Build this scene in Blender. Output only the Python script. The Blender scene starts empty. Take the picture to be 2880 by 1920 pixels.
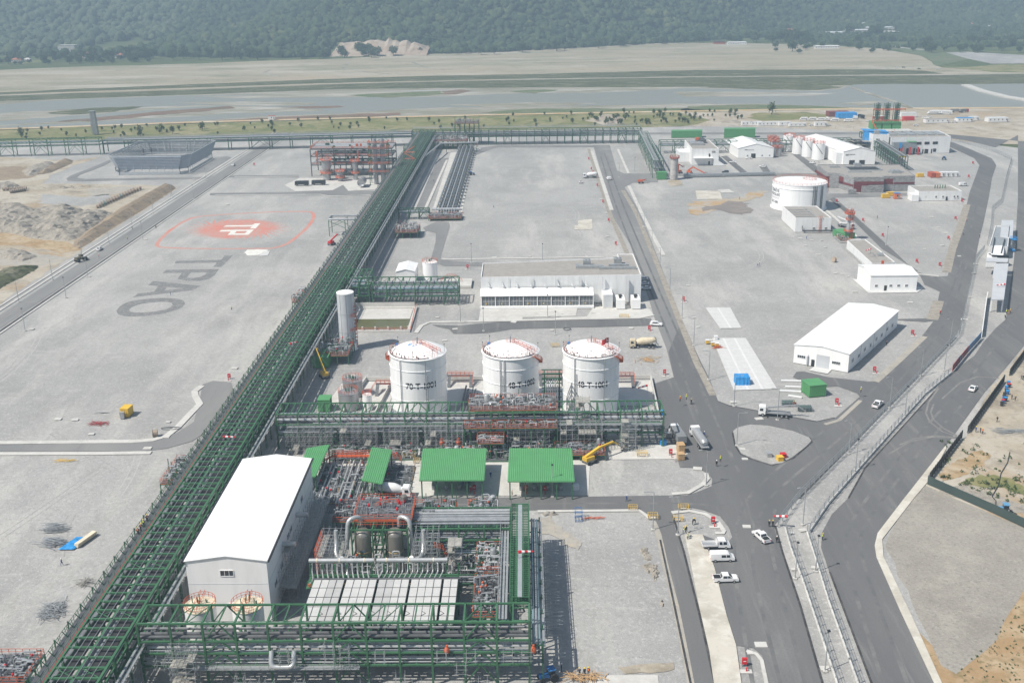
import bpy,bmesh,math,random
import numpy as np
from mathutils import Vector,Matrix
from mathutils.geometry import delaunay_2d_cdt
random.seed(7);RNG=np.random.default_rng(7)
SC=bpy.context.scene
COL=SC.collection
# ------------------------------------------------------------------ camera
CAM_H=120.0;FPX=2950.0
_d=np.array([(1470.-1440)/FPX,(-70.-960)/FPX,1.]);_d/=np.linalg.norm(_d)
_x=np.array([1.,-0.013,0.]);_x-=_d*_x.dot(_d);_x/=np.linalg.norm(_x)
CR=np.array([_x,_d,np.cross(_x,_d)])  # rows: the site's axes seen from the camera
cam=bpy.data.cameras.new('camera');co=bpy.data.objects.new('camera',cam);COL.objects.link(co)
cam.sensor_width=36.0;cam.lens=FPX/2880*36;cam.clip_start=1;cam.clip_end=20000
_m=Matrix.Identity(4)
for i in range(3):
 _m[i][0]=CR[i,0];_m[i][1]=-CR[i,1];_m[i][2]=-CR[i,2]
_m[2][3]=CAM_H
co.matrix_world=_m
SC.camera=co
# ------------------------------------------------------------------ sky and sun
SUN_EL=math.radians(53);SUN_AZ=math.radians(180+29)  # where the sun stands, measured from +X
w=bpy.data.worlds.new('World');SC.world=w;w.use_nodes=True
nt=w.node_tree;bg=nt.nodes['Background']
sky=nt.nodes.new('ShaderNodeTexSky');sky.sky_type='NISHITA';sky.sun_disc=False
sky.sun_elevation=SUN_EL;sky.sun_rotation=math.pi/2-SUN_AZ
sky.air_density=1.0;sky.dust_density=2.0;sky.ozone_density=1.0
nt.links.new(sky.outputs[0],bg.inputs[0]);bg.inputs[1].default_value=0.065
sl=bpy.data.lights.new('sun','SUN');sl.energy=4.6;sl.angle=math.radians(0.5);sl.color=(1,.945,.86)
so=bpy.data.objects.new('sun',sl);COL.objects.link(so)
so.rotation_euler=Vector((math.cos(SUN_AZ)*math.cos(SUN_EL),math.sin(SUN_AZ)*math.cos(SUN_EL),math.sin(SUN_EL))).to_track_quat('Z','Y').to_euler()
SC.view_settings.view_transform='Standard';SC.view_settings.look='None'
SC.view_settings.exposure=0.58;SC.view_settings.gamma=1.0
SC.cycles.max_bounces=6;SC.cycles.diffuse_bounces=3;SC.cycles.glossy_bounces=3
SC.cycles.volume_bounces=0;SC.cycles.use_denoising=True
def P(px,py,z=0.):
 """site position whose picture position (2880 x 1920) is px, py at height z"""
 w=CR@np.array([(px-1440)/FPX,(py-960)/FPX,1.])
 t=(z-CAM_H)/w[2]
 return Vector((w[0]*t,w[1]*t,z))
def PX(px,py,z=0.):
 p=P(px,py,z);return p.x,p.y
 # ------------------------------------------------------------------ materials
MATS={}
def mat(name,col,rough=.6,metal=0.,var=.08,scale=.3,bump=0.,bscale=4.,col2=None,detail=4,spec=.4,ramp=(.35,.65),stretch=None):
 if name in MATS:return MATS[name]
 m=bpy.data.materials.new(name);m.use_nodes=True;t=m.node_tree
 b=t.nodes['Principled BSDF']
 b.inputs['Roughness'].default_value=rough;b.inputs['Metallic'].default_value=metal
 b.inputs['Specular IOR Level'].default_value=spec
 if len(col)==3:col=(*col,1)
 geo=t.nodes.new('ShaderNodeNewGeometry');src=geo.outputs['Position']
 if stretch:
  vm=t.nodes.new('ShaderNodeVectorMath');vm.operation='MULTIPLY';vm.inputs[1].default_value=stretch
  t.links.new(src,vm.inputs[0]);srcs=vm.outputs[0]
 else:srcs=src
 if var or col2:
  n=t.nodes.new('ShaderNodeTexNoise');n.inputs['Scale'].default_value=scale;n.inputs['Detail'].default_value=detail
  n.inputs['Roughness'].default_value=.62
  t.links.new(srcs,n.inputs['Vector'])
  r=t.nodes.new('ShaderNodeValToRGB');e=r.color_ramp.elements
  e[0].position,e[1].position=ramp
  c2=col2 or tuple(min(1,c*(1+var)) for c in col[:3])
  c1=col[:3] if col2 else tuple(c*(1-var) for c in col[:3])
  e[0].color=(*c1,1);e[1].color=(*c2[:3],1)
  t.links.new(n.outputs[0],r.inputs[0]);t.links.new(r.outputs[0],b.inputs['Base Color'])
 else:b.inputs['Base Color'].default_value=col
 if bump:
  n2=t.nodes.new('ShaderNodeTexNoise');n2 .inputs['Scale'].default_value=bscale;n2 .inputs['Detail'].default_value=3
  t.links.new(src,n2 .inputs['Vector'])
  bp=t.nodes.new('ShaderNodeBump');bp.inputs['Strength'].default_value=bump;bp.inputs['Distance'].default_value=.1
  t.links.new(n2 .outputs[0],bp.inputs['Height']);t.links.new(bp.outputs[0],b.inputs['Normal'])
 MATS[name]=m
 return m
def ground_mat(name,layers,rough=.9,bump=.3,bscale=2.5,speck=None):
 """layers: first (col,), then (col, scale, lo, hi, stretch): noise patches laid over each other"""
 m=bpy.data.materials.new(name);m.use_nodes=True;t=m.node_tree
 b=t.nodes['Principled BSDF'];b.inputs['Roughness'].default_value=rough;b.inputs['Specular IOR Level'].default_value=.15
 geo=t.nodes.new('ShaderNodeNewGeometry');src=geo.outputs['Position'];prev=None
 for k,L in enumerate(layers):
  if k==0:
   rgb=t.nodes.new('ShaderNodeRGB');rgb.outputs[0].default_value=(*L[0],1);prev=rgb.outputs[0];continue
  col,sc,lo,hi=L[:4];st=L[4] if len(L)>4 else(1,1,1);amt=L[5] if len(L)>5 else 1.
  vm=t.nodes.new('ShaderNodeVectorMath');vm.operation='MULTIPLY_ADD';vm.inputs[1].default_value=st;vm.inputs[2].default_value=(k*31.7,k*17.3,k*5.1)
  t.links.new(src,vm.inputs[0])
  n=t.nodes.new('ShaderNodeTexNoise');n.inputs['Scale'].default_value=sc;n.inputs['Detail'].default_value=6;n.inputs['Roughness'].default_value=.65
  t.links.new(vm.outputs[0],n.inputs['Vector'])
  mr=t.nodes.new('ShaderNodeMapRange');mr.inputs[1].default_value=lo;mr.inputs[2].default_value=hi;mr.inputs[4].default_value=amt
  t.links.new(n.outputs[0],mr.inputs[0])
  mx=t.nodes.new('ShaderNodeMix');mx.data_type='RGBA';mx.inputs[7].default_value=(*col,1)
  t.links.new(mr.outputs[0],mx.inputs[0]);t.links.new(prev,mx.inputs[6]);prev=mx.outputs[2]
 t.links.new(prev,b.inputs['Base Color'])
 if bump:
  n2=t.nodes.new('ShaderNodeTexNoise');n2 .inputs['Scale'].default_value=bscale;n2 .inputs['Detail'].default_value=5;n2 .inputs['Roughness'].default_value=.7
  t.links.new(src,n2 .inputs['Vector'])
  bp=t.nodes.new('ShaderNodeBump');bp.inputs['Strength'].default_value=bump;bp.inputs['Distance'].default_value=.15
  t.links.new(n2 .outputs[0],bp.inputs['Height']);t.links.new(bp.outputs[0],b.inputs['Normal'])
 MATS[name]=m
 return m
 # ------------------------------------------------------------------ mesh helpers
ORG={}
class MB:
 def __init__(s):s.v=[];s.f=[];s.mi=[];s.cur=0
 def add(s,vs,fs):
  o=len(s.v);s.v.extend(vs);s.f.extend([tuple(i+o for i in f) for f in fs]);s.mi.extend([s.cur]*len(fs));return s
 def bx(s,x0,y0,z0,x1,y1,z1):
  return s.add([(x0,y0,z0),(x1,y0,z0),(x1,y1,z0),(x0,y1,z0),(x0,y0,z1),(x1,y0,z1),(x1,y1,z1),(x0,y1,z1)],
  [(3,2,1,0),(4,5,6,7),(0,1,5,4),(1,2,6,5),(2,3,7,6),(3,0,4,7)])
 def box(s,c,d,rz=0.):
  cs,sn=math.cos(rz),math.sin(rz);hx,hy,hz=d[0]/2,d[1]/2,d[2]/2;vs=[]
  for z in(-hz,hz):
   for x,y in((-hx,-hy),(hx,-hy),(hx,hy),(-hx,hy)):
    vs.append((c[0]+x*cs-y*sn,c[1]+x*sn+y*cs,c[2]+z))
  return s.add(vs,[(3,2,1,0),(4,5,6,7),(0,1,5,4),(1,2,6,5),(2,3,7,6),(3,0,4,7)])
 def beam(s,p,q,w,h=None):
  h=h or w;p=Vector(p);q=Vector(q);d=(q-p)
  if d.length<1e-6:return s
  d.normalize();up=Vector((0,0,1)) if abs(d.z)<.95 else Vector((0,1,0))
  a=d.cross(up).normalized();u=a.cross(d)
  a*=w/2;u*=h/2
  vs=[tuple(k+i*a+j*u) for k in(p,q) for i,j in((-1,-1),(1,-1),(1,1),(-1,1))]
  return s.add(vs,[(3,2,1,0),(4,5,6,7),(0,1,5,4),(1,2,6,5),(2,3,7,6),(3,0,4,7)])
 def tube(s,pts,r,n=8,cap=True):
  pts=[Vector(p) for p in pts];rings=[];prev=None
  rs=r if isinstance(r,(list,tuple)) else[r]*len(pts)
  for i,p in enumerate(pts):
   d=(pts[min(i+1,len(pts)-1)]-pts[max(i-1,0)])
   if d.length<1e-9:d=Vector((0,0,1))
   d.normalize()
   if prev is None:
    up=Vector((0,0,1)) if abs(d.z)<.9 else Vector((1,0,0));a=d.cross(up).normalized()
   else:
    a=prev-d*prev.dot(d)
    a=a.normalized() if a.length>1e-6 else d.orthogonal().normalized()
   prev=a;u=d.cross(a)
   rings.append([tuple(p+rs[i]*(math.cos(2*math.pi*k/n)*a+math.sin(2*math.pi*k/n)*u)) for k in range(n)])
  vs=[v for R in rings for v in R];fs=[]
  for i in range(len(pts)-1):
   for k in range(n):
    fs.append((i*n+k,i*n+(k+1)%n,(i+1)*n+(k+1)%n,(i+1)*n+k))
  if cap:fs.append(tuple(range(n-1,-1,-1)));fs.append(tuple((len(pts)-1)*n+k for k in range(n)))
  return s.add(vs,fs)
 def pipe(s,pts,r,n=8,bend=None):
  """tube with rounded elbows"""
  pts=[Vector(p) for p in pts];bend=bend or r*2.2;out=[pts[0]]
  for i in range(1,len(pts)-1):
   a,b,c=pts[i-1],pts[i],pts[i+1];d1=(a-b);d2=(c-b)
   k=min(bend,d1 .length*.45,d2 .length*.45);d1 .normalize();d2 .normalize()
   p1=b+d1*k;p2=b+d2*k
   for t in(0,.25,.5,.75,1):out.append((1-t)**2*p1+2*t*(1-t)*b+t*t*p2)
  out.append(pts[-1]);return s.tube(out,r,n)
 def lathe(s,x,y,prof,n=32,rx=1.):
  vs=[];fs=[];N=len(prof)
  for r,z in prof:
   for k in range(n):vs.append((x+r*math.cos(2*math.pi*k/n),y+r*math.sin(2*math.pi*k/n),z))
  for i in range(N-1):
   for k in range(n):fs.append((i*n+k,i*n+(k+1)%n,(i+1)*n+(k+1)%n,(i+1)*n+k))
  if prof[0][0]>1e-4:fs.append(tuple(range(n-1,-1,-1)))
  if prof[-1][0]>1e-4:fs.append(tuple((N-1)*n+k for k in range(n)))
  return s.add(vs,fs)
 def cyl(s,x,y,z0,z1,r,n=16):return s.lathe(x,y,[(r,z0),(r,z1)],n)
 def prism(s,poly,z0,z1):
  n=len(poly);A=sum(poly[i][0]*poly[(i+1)%n][1]-poly[(i+1)%n][0]*poly[i][1] for i in range(n))
  if A<0:poly=poly[::-1]
  vs=[(p[0],p[1],z0) for p in poly]+[(p[0],p[1],z1) for p in poly]
  fs=[tuple(range(n-1,-1,-1)),tuple(range(n,2*n))]+[(i,(i+1)%n,n+(i+1)%n,n+i) for i in range(n)]
  return s.add(vs,fs)
 def quad(s,*p):return s.add([tuple(q) for q in p],[tuple(range(len(p)))])
 def build(s,name,mats,parent=None,smooth=False,org=None):
  if not isinstance(mats,(list,tuple)):mats=[mats]
  me=bpy.data.meshes.new(name)
  V=np.array(s.v,float).reshape(-1,3)
  if parent is not None:o3=ORG[parent.name]
  elif org is not None:o3=Vector(org)
  else:o3=Vector((V[:,0].min()/2+V[:,0].max()/2,V[:,1].min()/2+V[:,1].max()/2,V[:,2].min()))
  V=V-np.array(o3)
  me.from_pydata(V.tolist(),[],s.f)
  for m in mats:me.materials.append(m)
  if len(mats)>1:me.polygons.foreach_set('material_index',s.mi)
  if smooth:
   me.polygons.foreach_set('use_smooth',[True]*len(s.f));me.set_sharp_from_angle(angle=math.radians(40))
  me.update()
  o=bpy.data.objects.new(name,me);COL.objects.link(o)
  if parent is not None:o.parent=parent
  else:o.location=o3
  ORG[o.name]=Vector(o3)
  return o
def tag(o,label,cat,group=None,kind=None):
 if label:o['label']=label
 if cat:o['category']=cat
 if group:o['group']=group
 if kind:o['kind']=kind
 return o
def thing(name,loc,label,cat,group=None,rz=0.):
 o=bpy.data.objects.new(name,None);COL.objects.link(o);o.location=loc;o.rotation_euler=(0,0,rz);o.empty_display_size=.5
 ORG[o.name]=Vector(loc)
 return tag(o,label,cat,group)
def dup(root,loc,rz=0.,label=None,group=None,sc=None):
 def cp(o,par):
  c=o.copy();COL.objects.link(c)
  if par is not None:c.parent=par
  for k in o.children:cp(k,c)
  return c
 r=cp(root,None);r.location=loc;r.rotation_euler=(0,0,rz)
 if sc:r.scale=(sc,sc,sc) if not isinstance(sc,tuple) else sc
 if label:r['label']=label
 if group:r['group']=group
 return r
def wobble(poly,amp,step,seed=0):
 rr=random.Random(seed);out=[];n=len(poly)
 for i in range(n):
  a=Vector(poly[i][:2]);b=Vector(poly[(i+1)%n][:2]);L=(b-a).length;k=max(1,min(40,int(L/step)))
  for j in range(k):
   p=a.lerp(b,j/k);out.append((p.x+rr.uniform(-amp,amp),p.y+rr.uniform(-amp,amp)))
 return out
def sheet(name,pts,z,m,wob=None,kind='structure',label=None,cat=None,px=True,thick=0.,seed=1):
 poly=[PX(*p,z) for p in pts] if px else[tuple(p) for p in pts]
 if wob:poly=wobble(poly,wob[0],wob[1],seed)
 vv,_e,ff,*_r=delaunay_2d_cdt([Vector(p[:2]) for p in poly],[],[list(range(len(poly)))],1,1e-3)
 bm=bmesh.new();vs=[bm.verts.new((p[0],p[1],z)) for p in vv]
 for f in ff:bm.faces.new([vs[i] for i in f])
 bmesh.ops.recalc_face_normals(bm,faces=bm.faces[:])
 for f in bm.faces:
  if f.normal.z<0:f.normal_flip()
 if thick:
  r=bmesh.ops.extrude_face_region(bm,geom=bm.faces[:]);bmesh.ops.translate(bm,verts=[v for v in r['geom'] if isinstance(v,bmesh.types.BMVert)],vec=(0,0,thick))
  bmesh.ops.recalc_face_normals(bm,faces=bm.faces[:])
 me=bpy.data.meshes.new(name);bm.to_mesh(me);bm.free();me.materials.append(m)
 o=bpy.data.objects.new(name,me);COL.objects.link(o)
 if kind:o['kind']=kind
 if label:o['label']=label
 if cat:o['category']=cat
 ORG[o.name]=Vector((0,0,0))
 return o
def ribbon(name,pts,width,z,m,kind='structure',h=0.,px=True,z0=None):
 """a strip of constant width along a line on the ground; h > 0 makes it a raised kerb"""
 q=[P(*p,0) if px else Vector((p[0],p[1],0)) for p in pts];L=[];R=[]
 for i,p in enumerate(q):
  d=(q[min(i+1,len(q)-1)]-q[max(i-1,0)]);d.z=0;d.normalize();n=Vector((-d.y,d.x,0))*width/2
  L.append(p+n);R.append(p-n)
 b=MB()
 for i in range(len(q)-1):
  a=[(R[i].x,R[i].y),(R[i+1].x,R[i+1].y),(L[i+1].x,L[i+1].y),(L[i].x,L[i].y)]
  if h:b.prism(a,z,z+h)
  else:b.quad(*[(x,y,z) for x,y in a][::1])
 o=b.build(name,m)
 if kind:o['kind']=kind
 return o
 # ================================================================== SETTING: ground, roads, river, hills
G=dict
M_gravel=ground_mat('gravel',[((.375,.373,.362),),((.295,.294,.287),.02,.42,.62),((.47,.46,.435),.05,.48,.66,(1,.25,1)),((.31,.305,.29),.22,.54,.7,(1,.22,1),.7),((.48,.47,.45),.3,.56,.72,(.25,1,1),.6),((.27,.265,.255),.9,.5,.66,(1,1,1),.55),((.54,.53,.51),1.4,.53,.66,(1,1,1),.55),((.20,.195,.19),3.2,.56,.68,(1,1,1),.6),((.62,.61,.59),3.6,.58,.7,(1,1,1),.55)],bump=.9,bscale=2.2)
M_sand=ground_mat('sand',[((.39,.335,.255),),((.47,.43,.36),.03,.4,.58),((.27,.235,.185),.07,.5,.66),((.37,.255,.145),.025,.56,.7),((.22,.195,.16),.5,.54,.68,(1,1,1),.7),((.50,.47,.41),.9,.56,.7,(1,1,1),.6)],bump=1.,bscale=.8)
M_rubble=ground_mat('rubble',[((.36,.33,.285),),((.25,.23,.20),.4,.45,.62),((.37,.335,.28),.9,.5,.68),((.16,.15,.13),2.,.55,.7)],bump=1.,bscale=1.5)
M_earth=ground_mat('earth_bank',[((.30,.24,.175),),((.22,.18,.14),.3,.45,.65),((.36,.28,.19),.1,.5,.7)],bump=1.,bscale=1.2)
M_asph=ground_mat('asphalt',[((.140,.141,.144),),((.18,.18,.178),.03,.4,.65,(1,.2,1)),((.125,.127,.132),.12,.48,.68,(1,.08,1),.8),((.27,.263,.25),.06,.58,.74,(1,.3,1),.7),((.24,.235,.225),.5,.56,.7,(1,.06,1),.6),((.12,.12,.125),2.4,.5,.66,(1,1,1),.5)],rough=.85,bump=.15,bscale=8)
M_asph2=ground_mat('asphalt_old',[((.21,.21,.212),),((.255,.252,.245),.05,.4,.65,(1,.2,1)),((.165,.165,.168),.15,.5,.7,(1,.1,1),.7),((.32,.315,.295),.08,.6,.75,(.4,1,1),.6)],rough=.88,bump=.15,bscale=8)
M_asphedge=ground_mat('asphalt_edge',[((.05,.05,.052),),((.10,.10,.10),.5,.45,.65)],bump=.5)
M_conc=ground_mat('concrete',[((.56,.55,.52),),((.46,.45,.42),.15,.45,.7),((.62,.61,.58),.5,.5,.7),((.40,.385,.36),.8,.6,.75,(1,1,1),.6)],bump=.1,rough=.8)
M_tanconc=ground_mat('concrete_worn',[((.56,.53,.46),),((.42,.39,.335),.12,.45,.65),((.63,.61,.555),.3,.5,.68),((.35,.33,.29),.7,.6,.75,(1,1,1),.6)],bump=.15)
M_kerb=mat('kerb_white',(.62,.61,.58),.75,var=.15,scale=.6)
M_grasst=ground_mat('dry_grass',[((.20,.20,.085),),((.30,.27,.15),.03,.45,.6),((.13,.155,.06),.08,.5,.65),((.10,.12,.055),.4,.55,.7),((.38,.33,.22),.05,.6,.7)],bump=.5,bscale=.8)
M_bank=ground_mat('scrub_bank',[((.125,.13,.075),),((.08,.092,.045),.06,.42,.6,(.5,1,1)),((.22,.21,.15),.09,.53,.66,(.4,1,1)),((.05,.062,.032),.25,.52,.66)],bump=.8,bscale=.5)
M_field=ground_mat('bare_field',[((.39,.34,.255),),((.30,.28,.20),.006,.42,.6,(.5,1,1)),((.45,.415,.345),.014,.5,.64,(.3,1,1)),((.22,.225,.155),.035,.53,.68,(.4,1,1),.85),((.15,.165,.11),.12,.6,.7,(.6,1,1),.8),((.40,.33,.235),.01,.55,.68,(.4,1.2,1)),((.47,.45,.40),.08,.6,.72,(.15,1,1),.7)],bump=.3,bscale=.5)
M_bar=ground_mat('sandbar',[((.33,.315,.265),),((.23,.22,.17),.02,.42,.6,(.3,1,1)),((.43,.42,.38),.05,.5,.66,(.3,1,1)),((.17,.18,.125),.07,.54,.68,(.3,1,1),.8),((.36,.38,.37),.04,.58,.66,(.15,1,1),.9)],bump=.2)
M_redbar=ground_mat('red_scrub',[((.20,.135,.105),),((.14,.12,.08),.05,.45,.62,(.4,1,1)),((.26,.20,.15),.08,.52,.7,(.4,1,1))],bump=.4)
M_green=ground_mat('marsh_green',[((.13,.165,.085),),((.19,.19,.12),.04,.45,.62,(.5,1,1)),((.085,.115,.06),.1,.5,.68)],bump=.5)
M_dirtroad=ground_mat('dirt_road_mat',[((.50,.37,.21),),((.56,.49,.37),.05,.45,.65),((.38,.29,.18),.1,.55,.7)],bump=.2)
M_orange=ground_mat('orange_soil',[((.36,.245,.135),),((.46,.36,.24),.08,.42,.6),((.27,.20,.11),.3,.5,.66),((.19,.17,.085),.7,.56,.68),((.48,.41,.31),.05,.56,.68)],bump=.7,bscale=1.5)
M_browngravel=ground_mat('brown_gravel',[((.33,.31,.275),),((.27,.25,.22),.04,.42,.62),((.39,.365,.32),.1,.5,.7),((.21,.20,.18),1.4,.5,.66,(1,1,1),.7),((.44,.42,.38),1.9,.55,.68,(1,1,1),.6)],bump=.6,bscale=3)
mw=bpy.data.materials.new('water');mw.use_nodes=True;_t=mw.node_tree;_b=_t.nodes['Principled BSDF']
_b.inputs['Base Color'].default_value=(.27,.275,.245,1);_b.inputs['Roughness'].default_value=.32;_b.inputs['Specular IOR Level'].default_value=.5
_n=_t.nodes.new('ShaderNodeTexNoise');_n.inputs['Scale'].default_value=.25;_n.inputs['Detail'].default_value=4
_g=_t.nodes.new('ShaderNodeNewGeometry');_t.links.new(_g.outputs['Position'],_n.inputs['Vector'])
_bp=_t.nodes.new('ShaderNodeBump');_bp.inputs['Strength'].default_value=.25;_t.links.new(_n.outputs[0],_bp.inputs['Height']);_t.links.new(_bp.outputs[0],_b.inputs['Normal'])
M_water=mw
# --- one terrain sheet to beyond the horizon, hills included
def ss(a,b,x):t=np.clip((x-a)/(b-a),0,1);return t*t*(3-2*t)
_bl=[(-900,152),(-300,152),(325,160),(700,160),(960,160),(1180,152),(1440,143),(1800,124),(2000,112),(2300,92),(2880,80),(3500,75)]
_blw=[P(*p) for p in _bl]
_bx=np.array([p.x for p in _blw]);_by=np.array([p.y for p in _blw])
_freq=[(RNG.normal(size=2),RNG.uniform(0,6.28)) for _ in range(14)]
def bumps(x,y,L):
 r=0
 for k,(d,ph) in enumerate(_freq):r=r+np.sin((x*d[0]+y*d[1])/(L*(1+.25*k))*6.28+ph)
 return r/14
def hgt(x,y):
 yb=np.interp(x,_bx,_by)
 top=ss(-680,-400,x)*150+ss(-500,150,x)*90
 top=top*(1-.45*ss(350,1000,x))
 wid=620+350*ss(300,1000,x)
 near=top*ss(0,1,(y-yb)/wid)*(1+.9*bumps(x,y,300))
 far=ss(2450,4300,y)*(470+260*bumps(x,y,1100))*(1+.3*bumps(x,y,420))
 left=ss(1950,3900,y)*(480+200*bumps(x,y,900))*(1+.3*bumps(x,y,380))*(1-ss(-620,-380,x))
 return np.maximum(np.maximum(near,0)+np.maximum(far,0)*(1-.5*ss(0,500,x)),left)
xs=np.concatenate([np.linspace(-6000,-1500,12),np.linspace(-1400,2000,120),np.linspace(2200,6000,12)])
ys=np.concatenate([np.linspace(-600,1400,12),np.linspace(1500,3200,90),np.linspace(3300,6500,40)])
X,Y=np.meshgrid(xs,ys);Z=hgt(X,Y)-.6
V=np.stack([X,Y,Z],-1).reshape(-1,3);nx=len(xs)
F=[(j*nx+i,j*nx+i+1,(j+1)*nx+i+1,(j+1)*nx+i) for j in range(len(ys)-1) for i in range(nx-1)]
M_terr=ground_mat('terrain_soil',[((.10,.125,.05),),((.075,.10,.04),.01,.42,.6),((.17,.185,.085),.012,.55,.66),((.33,.28,.19),.006,.66,.72)],bump=.6,bscale=.2)
me=bpy.data.meshes.new('terrain');me.from_pydata(V.tolist(),[],F);me.materials.append(M_terr);me.polygons.foreach_set('use_smooth',[True]*len(F))
terrain=bpy.data.objects.new('terrain',me);COL.objects.link(terrain);terrain['kind']='structure'
# --- valley floor, from the far field to the plant
sheet('field',[(-500,214),(0,197),(100,192),(300,186),(560,179),(760,171),(960,165),(1160,155),(1500,138),(1800,123),(1930,121),(2100,122),(2330,128),(2480,138),(2600,160),(2640,190),(2900,205),(2900,232),(1900,222),(960,240),(0,270),(-500,290)],-.5,M_field,wob=(4,40))
sheet('grass_bank',[(-400,276),(0,260),(300,247),(480,240),(960,221),(1200,214),(1500,209),(1920,198),(2500,195),(2600,200),(2650,208),(1920,216),(1440,222),(960,233),(480,249),(0,266),(-400,283)],-.46,M_bank,wob=(3,25))
sheet('scrub_bank',[(-400,290),(0,272),(480,254),(960,237),(1440,225),(1920,218),(2640,211),(2900,209),(2900,236),(2680,238),(2300,238),(1920,246),(1440,248),(960,252),(480,270),(0,286),(-400,304)],-.44,M_bank,wob=(3,25))
ribbon('dirt_track',[(-400,286),(0,269),(480,251),(960,235),(1440,223.5),(1920,216.5),(2640,210),(2900,207)],7,-.40,M_bar)
sheet('sandbar',[(-400,303),(0,285),(480,269),(960,251),(1440,247),(1920,245),(2680,237),(2950,235),(2950,306),(1920,315),(1440,324),(960,335),(480,349),(0,365),(-400,380)],-.42,M_bar)
def patch(n,pts,z,m,a=3.2):sheet(n,pts,z,m,wob=(a,9 if a>1 else 1.3),seed=len(pts))
patch('river',[(-300,312),(0,295),(150,283),(300,276),(480,270),(700,267),(960,274),(1200,273),(1330,268),(1480,262),(1650,262),(1800,256),(1930,249),(2100,252),(2300,257),(2370,250),(2400,239),(2500,236),(2700,238),(2950,234),(2950,304),(2880,303),(2500,305),(2300,298),(2150,293),(1920,292),(1700,297),(1450,300),(1250,303),(1100,309),(960,313),(800,302),(640,297),(480,298),(300,305),(100,312),(0,318),(-300,330)],-.38,M_water)
patch('river_channel',[(-300,362),(0,342),(200,326),(400,312),(560,300),(660,297),(600,304),(400,322),(250,334),(100,346),(0,352),(-300,370)],-.37,M_water)
patch('river_channel',[(-300,372),(0,357),(250,344),(480,330),(700,318),(960,311),(1130,307),(960,319),(760,326),(560,340),(330,350),(150,357),(0,362),(-300,378)],-.36,M_water)
patch('reed_bed',[(160,342),(300,328),(400,318),(560,305),(650,299),(658,304),(560,314),(400,328),(280,340)],-.33,M_redbar)
patch('reed_bed',[(440,350),(700,334),(960,322),(1130,318),(1135,324),(960,332),(700,341),(560,346)],-.33,M_redbar)
patch('reed_bed',[(790,301),(960,297),(975,302),(870,306)],-.33,M_redbar)
patch('reed_bed',[(1240,258),(1300,252),(1320,256),(1290,265),(1250,266)],-.33,M_redbar)
patch('marsh',[(1350,317),(1500,306),(1900,305),(1990,309),(1990,317),(1440,323)],-.34,M_green)
patch('marsh',[(1430,257),(1500,253),(1570,252),(1560,256),(1500,263)],-.34,M_green)
patch('marsh',[(1930,300),(2100,294),(2330,299),(2400,306),(2300,311),(1920,314)],-.34,M_green)
patch('marsh',[(970,268),(1100,262),(1230,256),(1250,264),(1200,270),(1080,276)],-.34,M_green)
patch('sandbar',[(1900,258),(2100,258),(2280,261),(2365,262),(2280,270),(2100,272),(1920,273)],-.34,M_bar)
patch('marsh',[(1960,246),(2200,238),(2330,241),(2370,246),(2300,254),(2100,250)],-.345,M_bank)
patch('sandbar',[(500,290),(700,285),(900,290),(860,297),(640,297)],-.345,M_bar);patch('sandbar',[(1250,296),(1500,288),(1700,291),(1600,297),(1380,302)],-.345,M_bar);patch('sandbar',[(2350,292),(2450,284),(2500,288),(2420,298)],-.345,M_bar);patch('marsh',[(520,272),(800,268),(1000,272),(700,277)],-.343,M_bar)
patch('sandbar',[(130,318),(260,303),(400,300),(330,314),(200,324)],-.345,M_bank)
ribbon('weir',[(2400,247),(2440,262),(2490,277),(2530,290),(2560,304)],5,-.33,M_bar,h=.5)
ribbon('breakwater',[(2715,240),(2760,256),(2830,273),(2950,292)],9,-.33,M_conc,h=1.2)
sheet('grass_strip',[(-400,384),(0,366),(480,350),(960,336),(1440,325),(1920,315),(2120,312),(2120,330),(2080,352),(1920,356),(1440,366),(960,376),(480,388),(0,402),(-400,420)],-.3,M_grasst,wob=(3,20))
sheet('dirt_yard',[(1915,316),(2120,312),(2400,306),(2950,305),(2950,410),(2680,400),(2600,376),(2080,362),(1900,358),(2000,340)],-.28,M_sand,wob=(4,20))
patch('grass_patch',[(2080,330),(2140,317),(2260,316),(2350,324),(2330,332),(2240,336),(2150,340)],-.25,M_grasst)
patch('grass_patch',[(1690,322),(1740,322),(1760,336),(1735,352),(1690,352),(1650,340)],-.25,M_sand)
ribbon('dirt_road',[(-300,378),(0,362),(300,352),(480,345),(760,337),(960,332),(1440,321),(1920,312),(2400,305),(2900,302)],9,-.24,M_dirtroad)
ribbon('dirt_road',[(2110,325),(2060,336),(2000,352),(1960,362)],9,-.22,M_sand)
# plant pad
sheet('gravel_pad',[(-400,440),(0,403),(480,389),(960,377),(1440,366),(1920,356),(2100,356),(2560,376),(2680,395),(2900,420),(3300,520),(3300,1000),(3300,2100),(-600,2100)],-.2,M_gravel)
sheet('sand_yard',[(-300,460),(0,441),(80,445),(204,452),(286,440),(210,465),(139,494),(122,516),(404,520),(500,527),(400,592),(200,722),(0,855),(-150,950),(-300,950)],-.15,M_sand,wob=(1.2,8))
sheet('sand_yard',[(2900,955),(2790,1085),(2718,1222),(2690,1250),(2600,1365),(2880,1490),(3300,1700),(3300,900)],-.15,M_sand,wob=(.4,5))
sheet('gravel_yard',[(2596,1362),(2552,1415),(2502,1490),(2494,1540),(2530,1620),(2590,1740),(2650,1870),(2690,1890),(2740,1850),(2800,1800),(2840,1720),(2880,1650),(3300,1560),(2900,1494)],-.12,M_browngravel,wob=(.4,4))
sheet('sand_yard',[(2552,1740),(2620,1860),(2660,1960),(3300,1960),(3300,1540),(2900,1620),(2820,1690),(2750,1800),(2700,1870),(2660,1860)],-.135,M_orange,wob=(.4,4))
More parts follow.
